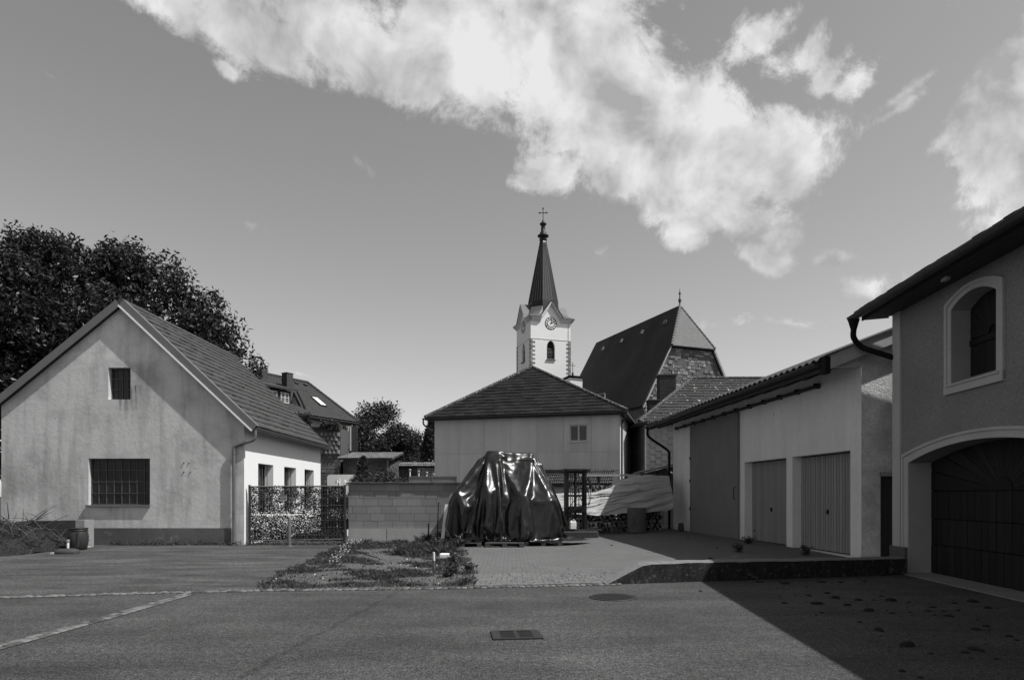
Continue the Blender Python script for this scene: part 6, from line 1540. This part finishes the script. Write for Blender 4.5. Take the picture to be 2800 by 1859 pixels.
# ------------------------------------------------------------------ forklift mast with hoses
fkY = 24.2; fkx = SX(1573, fkY); zb_ = zy(fkx, fkY)
fk = empty('forklift_mast', (fkx, fkY, zb_), R(4), 'dark forklift mast with chains and hoses beside the covered machine', 'forklift mast')
mat('mast_paint', .02, .5, noise=[(8, .25)], metal=.2); mat('rust', .05, .8, noise=[(8, .3)])
mh2 = 2.5
for s in (-1, 1):
    MB().box((s * .37 - .045, -.08, .25), (s * .37 + .045, -.06, mh2)).box((s * .37 - .045, .06, .25), (s * .37 + .045, .08, mh2)).box((s * .37 - .045 if s < 0 else s * .37 + .025, -.06, .25), (s * .37 - .025 if s < 0 else s * .37 + .045, .06, mh2)).build('outer_channel', 'mast_paint', fk)
    MB().box((s * .28 - .03, -.05, .3), (s * .28 + .03, .05, mh2 - .05)).build('inner_channel', 'mast_paint', fk)
for z, hh_ in ((mh2 - .02, .09), (mh2 - .42, .08), (mh2 - .9, .07), (1.05, .14)): MB().box((-.41, .081, z - hh_), (.41, .12, z)).build('cross_member', 'mast_paint', fk)
MB().box((-.45, -.13, mh2 - .0), (.45, .16, mh2 + .05)).build('top_plate', 'mast_paint', fk)
MB().box((-.32, -.11, .95), (.41, -.085, 1.15)).build('carriage_plate', 'mast_paint', fk)
MB().tube([(0, 0, .3), (0, 0, mh2 - .1)], .05, 10).build('lift_cylinder', 'mast_paint', fk)
for x in (-.19, -.12, .13): MB().tube([(x, -.03, .5), (x, -.03, mh2 - .12)], .017, 6).build('chain', 'rust', fk)
for a_ in (0, 1):
    MB().tube(smooth_path([(-.28, -.12, .7 + a_ * .3), (-.14, -.2, 1.1 + a_ * .2), (.1, -.18, 1.25 + a_ * .3), (.28, -.12, 1.1 + a_ * .2), (.38, -.12, 1.5 + a_ * .2)], 6), .014, 6).build('hose', 'black', fk)
MB().tube(smooth_path([(.42, -.1, 2.25), (.52, -.12, 1.9), (.56, -.12, 1.5), (.48, -.12, 1.2), (.5, -.12, 1.5), (.44, -.1, 1.9)], 6), .013, 6).build('hanging_cable', 'black', fk)
MB().box((-.8, -.28, .28), (.95, -.18, .32)).box((-.7, -.2, .1), (.7, .15, .275)).build('base_beam', 'rust', fk)
cn = empty('canister', (fkx - .12, fkY - .32, zb_ + .33), .2, 'small white plastic canister on the forklift mast', 'canister')
o = MB().box((-.18, -.11, 0), (.18, .11, .36)).build('body', 'white_paint', cn); bevel(o, .04, 3); cn.scale = (.66, .66, .8); MB().lathe([(.03, .36), (.03, .41), (0, .41)], 10, (-.1, 0, 0)).tube(smooth_path([(-.02, 0, .35), (.02, 0, .43), (.1, 0, .43), (.14, 0, .35)], 4), .014, 6).build('handle', 'white_paint', cn)
MB().box((-.182, -.113, .12), (.182, .113, .128)).build('strap', 'black', cn)
bm3 = empty('timber_baulk', (fkx - .15, fkY - .35, zb_), 0, 'dark timber baulk lying in front of the forklift mast', 'baulk')
o = MB().box((-1.0, -.18, 0), (.95, .12, .26)).build('beam', 'rust', bm3); bevel(o, .03)
# ------------------------------------------------------------------ firewood stack under a pale tarpaulin
wy = 27.3; mat('log_bark', .05, .9, noise=[(6, .3)]); mat('log_end', .20, .9, noise=[(8, .3)], rand=.5)
ws = empty('firewood_stack', (3.9, wy, .12), 0, 'stack of split firewood logs under the pale tarpaulin', 'firewood')
lme = []
for k in range(6):
    n = random.choice((3, 4, 6, 7)); r_ = .11; ring = [(r_ * random.uniform(.75, 1.1) * math.cos(6.283 * q / n + k), r_ * random.uniform(.75, 1.1) * math.sin(6.283 * q / n + k)) for q in range(n)]
    mb = MB(); mb.add([(x, -.22, z) for x, z in ring] + [(x, .5, z) for x, z in ring], [tuple(range(n))] + [(q, n + q, n + (q + 1) % n, (q + 1) % n) for q in range(n)]); me = mb.mesh('log_end'); me.materials.append(MATS['log_bark'])
    for i, p in enumerate(me.polygons): p.material_index = 0 if i == 0 else 1
    lme.append(me)
for j in range(12):
    for i in range(24):
        x = -2.35 + i * .2 + (j % 2) * .1; z = .12 + j * .178
        if x < -1.2 and z > 1.1 + (x + 2.35) * .8: continue
        if z > 2.0 + .1 * (x + 1) * .5: continue
        o = link('log', random.choice(lme), ws); o.location = (x + random.uniform(-.02, .02), random.uniform(-.06, .06), z + random.uniform(-.02, .02)); o.rotation_euler = (0, random.uniform(0, 6.28), random.uniform(-.08, .08)); o.scale = (.95,) * 3
# frame of the stack
wf = empty('wood_rack', (SX(1640, 27.2), 27.2, .1), 0, 'dark timber rack posts that hold the firewood stack', 'rack')
for x in (-.1, 1.05): MB().box((x, -.05, 0), (x + .1, .05, 2.42)).build('post', 'dark_timber', wf)
MB().box((-.9, -.09, 2.36), (1.7, -.05, 2.45)).build('top_rail', 'pale_wood', wf); MB().bar((-.5, -.07, 2.3), (-.2, -.07, 1.7), .12, .05).build('brace', 'dark_timber', wf)
# pale tarpaulin
rows_ = []; NU, NV = 150, 70
def topz(x):                                        # upper edge
    xs = [1.75, 2.3, 3.0, 3.5, 4.0, 4.5, 4.9, 5.6, 6.1, 6.7]; zs_ = [1.78, 1.82, 1.82, 1.88, 2.05, 2.34, 2.5, 2.58, 2.54, 2.5]; return float(np.interp(x, xs, zs_))
def hemz(x): return float(np.interp(x, [1.75, 2.6, 3.4, 4.6, 5.6, 6.3, 6.7], [1.0, .92, .86, .96, 1.0, 1.06, 1.3]))
for j in range(NV):
    v = j / (NV - 1); row = []
    for i in range(NU):
        x = 1.75 + 4.72 * i / (NU - 1)
        if v < .3:
            t = v / .3; y = wy + .65 - t * 1.02; z = topz(x) - .02 - .10 * (1 - t) ** 2 * math.sin(x * 2) ** 2 - .06 * t ** 3
        else:
            t = (v - .3) / .7; y = wy - .37 - .10 * math.sin(t * 2.4) - .62 * t; z = topz(x) - .08 + (hemz(x) - topz(x) + .08) * t
        fan = (z - 2.6 - .05 * (x - 6.4)) / (1.1 + .22 * (6.4 - x)) * 4.2; along = x * .55   # folds run along the sheet from its upper right corner
        wgt = max(0, min(1, (v - .12) / .25)) * min(1, .45 + (6.4 - x) * .4)
        big_ = mnoise.noise((fan * 1.5, along, 3.1)); mid_ = 1 - abs(mnoise.noise((fan * 3.4 + big_, along * 1.4, 7.7))) * 2.4; fine = mnoise.noise((fan * 9, along * 3.5, 1.3))
        y -= wgt * (.13 * big_ + .06 * max(0, mid_) ** 2 + .022 * fine)
        row.append((x + .03 * math.sin(z * 5 + x), y, z + .012 * math.sin(x * 9)))
    rows_.append(row)
pt = MB().grid(rows_).build('tarpaulin', 'light_tarp'); tag(pt, 'pale wrinkled tarpaulin spread over the firewood stack', 'tarpaulin'); pt.location = (.05, 0, .0)
# concrete drum and iron rails in front
mat('drum_concrete', .09, .9, noise=[(3, .25), (20, .15)], bump=(25, .5, .01))
dx = SX(1741, 25.6); dc = empty('concrete_drum', (dx, 25.6, zy(dx, 25.6)), 0, 'large grey concrete drum standing under the pale tarpaulin', 'drum')
MB().lathe([(.0, 0), (.36, 0), (.385, .03), (.385, .1), (.36, .13), (.37, .5), (.37, .98), (.34, 1.0), (0, 1.0)], 32).build('body', 'drum_concrete', dc)
rk = empty('rusty_rack', (SX(1657, 25.2), 25.2, zy(2.5, 25) - .0), 0, 'low dark iron rack lying beside the concrete drum', 'rack')
for z in (.08, .3, .52): MB().bar((-.75, 0, z), (.75, 0, z + .04), .04, .04).build('rail', 'rust', rk)
for x in (-.72, -.1, .5): MB().bar((x, 0, 0), (x + .02, 0, .6), .05, .05).build('upright', 'rust', rk)
for x in (-.72, .5): MB().box((x, 0, 0), (x + .05, .5, .04)).build('foot', 'rust', rk)
st_ = MB().lathe([(.11, 0), (.12, .1), (.1, .34), (0, .35)], 9).build('chopping_block', 'log_bark'); st_.location = (SX(1862, 26.2), 26.2, zy(6.6, 26)); tag(st_, 'small cut log standing by the garage downspout', 'log')
# white stone block in the weeds
wb = MB().box((-.2, -.12, 0), (.2, .12, .22)).build('white_block', 'white_paint'); wb.location = (SX(1222, 16.0), 16.2, 0); bevel(wb, .03); tag(wb, 'white stone block lying in the weeds beside the paved yard', 'block')

# ------------------------------------------------------------------ trees
mat('bark', .05, .95, noise=[(5, .25)], bump=(12, .8, .05))
leafmat('walnut_leaf', .022, .42, .4, .12); leafmat('tree_leaf', .028, .5, .4, .15); leafmat('cypress_leaf', .018, .7, .4, .1); leafmat('shrub_leaf', .045, .5, .6, .2); leafmat('ivy_leaf', .045, .5, .5, .2)
def crown(center, radii, nclump, nleaf, size, clump_r=(1.0, 1.9), seed=1, droop=.7, flat=.0, inner=.35, region=None, shell=.6):
    rg = np.random.default_rng(seed); c = np.array(center); r = np.array(radii)
    d = rg.normal(size=(nclump, 3)); d /= np.linalg.norm(d, axis=1)[:, None]; rad = np.where(rg.random(nclump) < inner, rg.uniform(.2, .7, nclump), rg.uniform(.78, 1.0, nclump))
    cc = c + d * r * rad[:, None]; cc[:, 2] = np.maximum(cc[:, 2], c[2] - r[2] * .75)
    cr_ = rg.uniform(clump_r[0], clump_r[1], nclump)
    k = rg.choice(nclump, nleaf, p=cr_ ** 2 / np.sum(cr_ ** 2)); dd = rg.normal(size=(nleaf, 3)); dd /= np.linalg.norm(dd, axis=1)[:, None]; dd[:, 2] *= .8
    pts = cc[k] + dd * (cr_[k] * rg.uniform(shell, 1.05, nleaf))[:, None]
    # twigs carry sprays of leaves
    sp = rg.normal(size=(nleaf, 3)) * .0
    return pts + sp, cc
def sprays(pts, per, spread, seed):
    rg = np.random.default_rng(seed); n = len(pts); q = np.repeat(pts, per, axis=0); off = rg.normal(size=(n * per, 3)) * spread; off[:, 2] -= np.abs(rg.normal(size=n * per)) * spread * .7
    return q + off
def trunk(parent, base, top, r, limbs, cc, rg, m='bark'):
    mb = MB(); base, top = Vector(base), Vector(top); mb.tube(smooth_path([base, base.lerp(top, .4) + Vector((.15, .1, 0)), base.lerp(top, .75) - Vector((.1, 0, 0)), top], 4), r, 10, rr=list(np.linspace(r * 1.2, r * .45, 13)))
    tk = mb.build('trunk', m, parent); lb = MB()
    for i in rg.choice(len(cc), min(limbs, len(cc)), replace=False):
        s = base.lerp(top, rg.uniform(.45, 1.0)); e = Vector(cc[i]); md = s.lerp(e, .5) + Vector((0, 0, rg.uniform(-.2, .6)))
        lb.tube(smooth_path([s, md, e], 4), r * .3, 6, rr=list(np.linspace(r * .38, r * .06, 9)))
    lb.build('limb', m, tk)
# walnut behind the gable house
wt = empty('walnut_tree', (0, 0, 0), 0, 'big dark leafy tree rising behind the gable house', 'tree')
pts, cc = crown((-26.0, 37, 8.6), (11.1, 6.0, 7.3), 400, 46000, .2, (.9, 1.7), 11, region=None, inner=.4, shell=.45)
fr_ = (pts[:, 1] < 39) & (pts[:, 2] > 3.0); pts = pts[fr_]
lv = leaves(sprays(pts, 5, .13, 5), .27, .42, .75, np.random.default_rng(3))
o = fast_mesh('crown', lv, 4, 'walnut_leaf', wt); o['kind'] = 'stuff'
trunk(wt, (-26.5, 37, -.1), (-26.2, 37, 9.5), .45, 40, cc, np.random.default_rng(2))
# trees between the houses
def tree(name, label, c, r, ncl, nl, size, cl, seed, m='tree_leaf', th=.25, per=4, spread=.14):
    t = empty(name, (0, 0, 0), 0, label, 'tree'); pts, cc = crown(c, r, ncl, nl, size, cl, seed)
    o = fast_mesh('crown', leaves(sprays(pts, per, spread, seed), size, .5, .3, np.random.default_rng(seed)), 4, m, t); o['kind'] = 'stuff'
    trunk(t, (c[0], c[1], -.1), (c[0] + .2, c[1], c[2] + r[2] * .4), th, 24, cc, np.random.default_rng(seed)); return t
ty = 56.0
tree('broadleaf_tree', 'rounded dark tree standing between the far house and the hipped house', (SX(1052, ty), ty, 5.6), (3.1, 2.6, 4.1), 80, 9500, .22, (.6, 1.1), 21)
tree('small_tree', 'lower dark tree to the right of the rounded tree, before the cypress', (SX(1118, 58), 58, 4.3), (1.9, 1.8, 3.3), 40, 4200, .2, (.5, .9), 22)
tree('small_tree', 'dark bushy tree half hidden behind the far house and the low outbuilding', (SX(985, 52), 52, 4.4), (2.0, 1.8, 3.0), 40, 4200, .2, (.5, .9), 23)
cy = empty('cypress', (SX(1178, 50), 50, 0), 0, 'slender dark cypress next to the wall of the hipped house', 'tree')
n = 9000; rg = np.random.default_rng(31); zz = rg.uniform(.3, 7.4, n); rad = np.interp(zz, [0, 1.5, 4, 6.5, 7.5], [.6, .95, .85, .45, .05]) * np.sqrt(rg.uniform(.3, 1, n)); aa = rg.uniform(0, 6.283, n)
o = fast_mesh('crown', leaves(np.stack([rad * np.cos(aa), rad * np.sin(aa), zz], 1), .2, .35, -1.2, rg), 4, 'cypress_leaf', cy); o['kind'] = 'stuff'
MB().tube([(0, 0, -.1), (0, 0, 6.8)], .1, 8, rr=[.13, .03]).build('trunk', 'bark', cy)
# conifer and shrubs behind the block wall
cf_ = empty('young_conifer', (SX(988, 27.5), 27.5, 0), .1, 'young feathery conifer poking up behind the block wall', 'tree')
n = 11000; zz = rg.uniform(.3, 3.25, n); rad = np.interp(zz, [0, 1, 2.2, 3.3], [.75, .7, .42, .03]) * np.sqrt(rg.uniform(.02, 1, n)) * (1 + .25 * np.sin(zz * 9)); aa = rg.uniform(0, 6.283, n)
pts = np.stack([rad * np.cos(aa) + .08 * (zz - 1.5) * .5, rad * np.sin(aa), zz], 1)
o = fast_mesh('crown', leaves(pts, .15, .16, -.7, rg), 4, 'shrub_leaf', cf_); o['kind'] = 'stuff'
MB().tube([(0, 0, -.1), (.1, 0, 3.0)], .05, 6, rr=[.06, .01]).build('trunk', 'bark', cf_)
def shrub(label, x, y, rx, rz, n, seed, size=.11, m='shrub_leaf', z0=0.0, name='shrub'):
    s = empty(name, (x, y, z0), 0, label, 'shrub'); pts, cc = crown((0, 0, rz), (rx, rx * .7, rz), 22, n, size, (rx * .22, rx * .42), seed, inner=.3, shell=.3)
    pts[:, 2] = np.maximum(pts[:, 2], .02)
    o = fast_mesh('foliage', leaves(pts, size, .5, .0, np.random.default_rng(seed)), 4, m, s); o['kind'] = 'stuff'
    st = MB()
    for k in range(6): e = cc[k]; st.tube([(0, 0, 0), (e[0] * .5, e[1] * .5, e[2] * .6), tuple(e)], .02, 5, rr=[.025, .015, .005])
    st.build('stem', 'bark', s); return s
shrub('broad leafy shrub behind the block wall, right of the young conifer', SX(1050, 28.5), 28.5, 1.25, 1.55, 5200, 41)
shrub('low leafy shrub behind the block wall near the glazed frame', SX(1105, 29.5), 29.5, .85, 1.36, 3000, 42)
shrub('dark shrub at the foot of the brick outbuilding wall', SX(1075, 34.5), 34.5, .9, 1.45, 2200, 43, .13)
shrub('pale green shrub in front of the cypress and garden wall', SX(1145, 44), 44, 1.5, 1.9, 2600, 44, .17)
shrub('dark bush right of the cypress foot', SX(1172, 45), 45, 1.0, 2.1, 2200, 45, .17, 'tree_leaf')
shrub('flowering shrub end beside the left flank of the dark tarpaulin', SX(1240, 24), 24, .3, 1.15, 500, 46, .08)
# climbers on the far terrace
def climber(label, pts_, size, seed, m='ivy_leaf'):
    tag(fast_mesh('climber', leaves(np.array(pts_), size, .6, .3, np.random.default_rng(seed)), 4, m), label, 'climbing plant')
rg = np.random.default_rng(8)
P_ = [(SX(x, 37.7), 37.7 + rg.uniform(-.15, .25), SZ(y, 37.7)) for x, y in zip(rg.uniform(876, 928, 420), 1160 + rg.normal(0, 5, 420))]
climber('balcony plants trailing along the top of the terrace wall', P_, .14, 1)
P_ = [(SX(x, 39.7), 39.7 + rg.uniform(-.2, .1), SZ(y, 39.7)) for x, y in zip(934 + rg.normal(4, 5, 700), rg.uniform(1165, 1240, 700))]
climber('climber growing up the ribbed screen beside the terrace wall', P_, .14, 2)
P_ = [(SX(x, 40.2), 40.2 + rg.uniform(-.2, .1), SZ(y, 40.2)) for x, y in zip(rg.uniform(812, 850, 600), 1148 + rg.normal(0, 10, 600))]
climber('plants on the balcony under the eave of the far house', P_, .15, 3)

# ------------------------------------------------------------------ the weedy island
isl = [(-4.45, 11.42), (-3.0, 11.52), (-1.5, 11.62), (-.5, 11.75), (-.45, 12.6), (-.6, 14.5), (-.65, 16.8), (-1.6, 18.6), (-2.1, 20.0), (-2.4, 22.15), (-5.3, 22.15), (-5.25, 20), (-4.95, 18), (-4.6, 16), (-4.3, 14.2), (-4.4, 12.6)]
isl = [(SX(x, 1) * Y, Y) for x, Y in [(705, 11.46), (900, 11.55), (1100, 11.66), (1275, 11.85), (1285, 12.7), (1275, 14.2), (1270, 16), (1262, 18.4), (1215, 20.3), (1215, 22.1), (948, 22.1), (935, 20.0), (880, 17.5), (810, 14.6), (760, 13.1)]]
rgj = random.Random(4); sub_ = []
for (xa, ya), (xb, yb2) in zip(isl, isl[1:] + isl[:1]):
    for k in range(5): sub_.append((xa + (xb - xa) * k / 5 + (rgj.uniform(-.09, .09) if ya > 11.9 and yb2 > 11.9 else 0), ya + (yb2 - ya) * k / 5 + (rgj.uniform(-.05, .05) if ya > 11.9 and yb2 > 11.9 else 0)))
isl = sub_
cxy = np.mean(np.array(isl), axis=0)
ib = MB(); rg_n = 4; ring = [(x, y) for x, y in isl]
levels = [[(cxy[0] + (x - cxy[0]) * s, cxy[1] + (y - cxy[1]) * s, .012 + .035 * (1 - s) ** .6) for x, y in ring + [ring[0]]] for s in (1, .8, .6, .4, .2, .01)]
tag(ib.grid(levels, True).build('verge', 'dry_soil'), 'dry bare soil of the weedy island between yard and paving', 'verge', kind='structure')
from mathutils.geometry import intersect_point_tri_2d
def inside(px, py, poly):
    c = np.zeros(len(px), bool); n = len(poly); j = n - 1
    for i in range(n):
        xi, yi = poly[i]; xj, yj = poly[j]; cond = ((yi > py) != (yj > py)) & (px < (xj - xi) * (py - yi) / (yj - yi + 1e-12) + xi); c ^= cond; j = i
    return c
rg = np.random.default_rng(77)
n = 150000; px = rg.uniform(-6.2, .4, n); py = rg.uniform(11.3, 22.2, n)
ins = inside(px, py, isl) | ((inside(px + .14, py - .05, isl) | inside(px - .16, py, isl)) & (py > 11.9) & (rg.random(n) < .4))
nzv = np.sin(px * 2.3 + 1.7 * np.sin(py * 1.1)) + np.sin(py * 2.9 + 1.3 * np.sin(px * 1.9)) + .8 * np.sin(px * 6.1 + py * 4.3) + .7 * np.sin(py * 7.3 - px * 3.1)
edge = (px > -.95 + (py > 17) * -.8) | (py < 12.2) | (py > 21.2)
keep = ins & (((nzv > .05) & (rg.random(n) < .8)) | (edge & (nzv > -1.2) & (rg.random(n) < .7)) | (rg.random(n) < .14))
px, py, nzk = px[keep], py[keep], nzv[keep]; n = len(px)
hgt = (.028 + .024 * np.clip(nzk, 0, 2.5)) * rg.uniform(.5, 1.7, n); hgt[(px > -1.0) & (py < 14)] *= 1.6; hgt[(py > 21)] *= 1.8; hgt[(px > -3.2) & (py > 17.5)] *= 2.2
d = rg.normal(size=(n, 2)); d /= np.linalg.norm(d, axis=1)[:, None]; w_ = rg.uniform(.004, .011, n) * (1 + (py - 11) * .05); lean = rg.normal(size=(n, 2)) * .5
b = np.stack([px, py, np.full(n, .02)], 1); sx = np.stack([d[:, 0] * w_, d[:, 1] * w_, np.zeros(n)], 1)
tip = b + np.stack([lean[:, 0] * hgt, lean[:, 1] * hgt, hgt], 1); mid = b + np.stack([lean[:, 0] * hgt * .3, lean[:, 1] * hgt * .3, hgt * .6], 1)
leafmat('grass_blade', .075, .6, .5, .3); leafmat('petal', .7, .6, .1, .3)
tag(fast_mesh('grass', np.stack([b - sx, b + sx, mid + sx * .7, tip], 1), 4, 'grass_blade'), 'patchy grass and weeds on the dry island', 'grass', kind='stuff')
n = 5200; px = rg.uniform(-6.2, .2, n); py = rg.uniform(11.4, 22.2, n); nzv = np.sin(px * 2.3 + 1.7 * np.sin(py * 1.1)) + np.sin(py * 2.9 + 1.3 * np.sin(px * 1.9)); k = inside(px, py, isl) & ((nzv > .6) | (py > 21.3) | (rg.random(n) < .08))
tag(fast_mesh('broadleaf_weeds', leaves(np.stack([px, py, rg.uniform(.02, .12, n)], 1)[k], .06, .6, -.4, rg), 4, 'weed'), 'broad leaved weeds in clumps on the dry island', 'weeds', kind='stuff')
ed = []
for t in rg.uniform(0, 1, 120):
    xa, ya, xb, yb2 = -5.22, 20.8, -4.1, 14.8; ed.append((xa + (xb - xa) * t + rg.normal(0, .09), ya + (yb2 - ya) * t, rg.uniform(.05, .16)))
for _ in range(110):
    q = (rg.uniform(-4.6, 0), rg.uniform(11.7, 20))
    if inside(np.array([q[0]]), np.array([q[1]]), isl)[0] and q[0] < -.12 * q[1] + .6: ed.append((q[0], q[1], rg.uniform(.03, .10)))
for _ in range(60): ed.append((rg.uniform(-5.5, -5.0), rg.uniform(21.2, 22.0), rg.uniform(.05, .2)))
tag(fast_mesh('daisies', leaves(np.array(ed), .034, .9, -1, rg), 4, 'petal'), 'small white daisies along the edge of the weedy island', 'flowers', kind='stuff')
# weeds along the wall feet
n = 2600; px = np.concatenate([rg.uniform(-13.4, -9.0, n // 2), rg.uniform(-8.9, -5.4, n // 2)]); py = np.concatenate([21.62 + rg.normal(0, .05, n // 2), 21.75 + rg.normal(0, .12, n // 2)]); hz_ = np.abs(rg.normal(0, .06, n)) + .01
tag(fast_mesh('wall_foot_weeds', leaves(np.stack([px, py, hz_], 1), .055, .5, -.5, rg), 4, 'weed'), 'thin line of weeds along the foot of the gable house and gate', 'weeds', kind='stuff')
# tall weed beside the marker post
def weed_plant(label, x, y, h, n, seed, z0=0.0):
    r2 = np.random.default_rng(seed); w = empty('tall_weed', (x, y, z0), 0, label, 'weed'); st = MB(); P_ = []
    for k in range(7):
        e = Vector((r2.normal(0, .12), r2.normal(0, .1), h * r2.uniform(.6, 1.05))); st.tube([(0, 0, 0), (e.x * .4, e.y * .4, e.z * .55), tuple(e)], .006, 5, rr=[.008, .006, .003])
        for t in r2.uniform(.15, 1, n // 7): P_.append((e.x * t ** 1.3 + r2.normal(0, .035), e.y * t ** 1.3 + r2.normal(0, .035), e.z * t))
    st.build('stem', 'bark', w); o = fast_mesh('foliage', leaves(np.array(P_), .075, .45, .1, r2), 4, 'weed', w); o['kind'] = 'stuff'
x, y = gp(1243, 1572); weed_plant('tall leafy weed at the corner of the paved yard', x, y, .8, 420, 5)
x, y = gp(1225, 1580); weed_plant('low weed clump just left of the tall leafy weed', x, y, .3, 260, 6)
x, y = gp(1283, 1560); weed_plant('small sprawling weed on the paving right of the tall leafy weed', x, y, .16, 160, 7, .02)
for k, (xx, yy_) in enumerate(((2045, 1487), (2020, 1507), (2200, 1515))):
    Y = 1.45 * F / (yy_ - HY); X = SX(xx, Y); weed_plant(['ragged weed at the foot of the garage wall between the doors', 'pale weed on the yard before the left garage door', 'small weed below the right garage door'][k], X, Y, .25, 150, 60 + k, zy(X, Y))
tw3 = MB(); 
for k in range(7):
    a = (SX(1868, 27.3), 26.9, 2.0); e = (a[0] + rg.normal(.2, .15), a[1] - .1, a[2] + rg.uniform(.5, 1.2)); tw3.tube([a, ((a[0] + e[0]) / 2 + .03, a[1], (a[2] + e[2]) / 2), e], .008, 5, rr=[.01, .007, .003])
tag(tw3.build('dry_twig', 'bark'), 'dry twigs standing up by the garage downspout', 'twigs')
# dry leaf litter blown along the front of the paving
mat('litter', .03, .9, noise=[(30, .3)])
rg = np.random.default_rng(90); n = 420; px = rg.uniform(-.6, 2.6, n); py = np.array([front_y(x) for x in px]) + .25 + np.abs(rg.normal(0, .9, n))
lt_ = leaves(np.stack([px, py, np.array([zy(a, b) for a, b in zip(px, py)]) + .016], 1), .05, .5, 0, rg); lt_[:, :, 2] = lt_[:, :1, 2] + (lt_[:, :, 2] - lt_[:, :1, 2]) * .15
tag(fast_mesh('leaf_litter', np.abs(lt_) * np.sign(lt_), 4, 'litter'), 'dry dark leaf litter strewn over the front of the paved yard', 'leaf litter', kind='stuff')

rg = np.random.default_rng(17)
for k, (xx, yy_, hh_) in enumerate(((1190, 20.6, .42), (1205, 19.6, .36), (1170, 21.6, .45), (1215, 21.2, .5))):
    weed_plant(['dark weed clump left of the dark tarpaulin, nearest the leaning board', 'weed clump before the leaning board, nearest the street', 'weed clump at the foot of the block wall, farthest left of four', 'tall weed clump between the block wall and the dark tarpaulin'][k], SX(xx, yy_), yy_, hh_, 420, 80 + k)
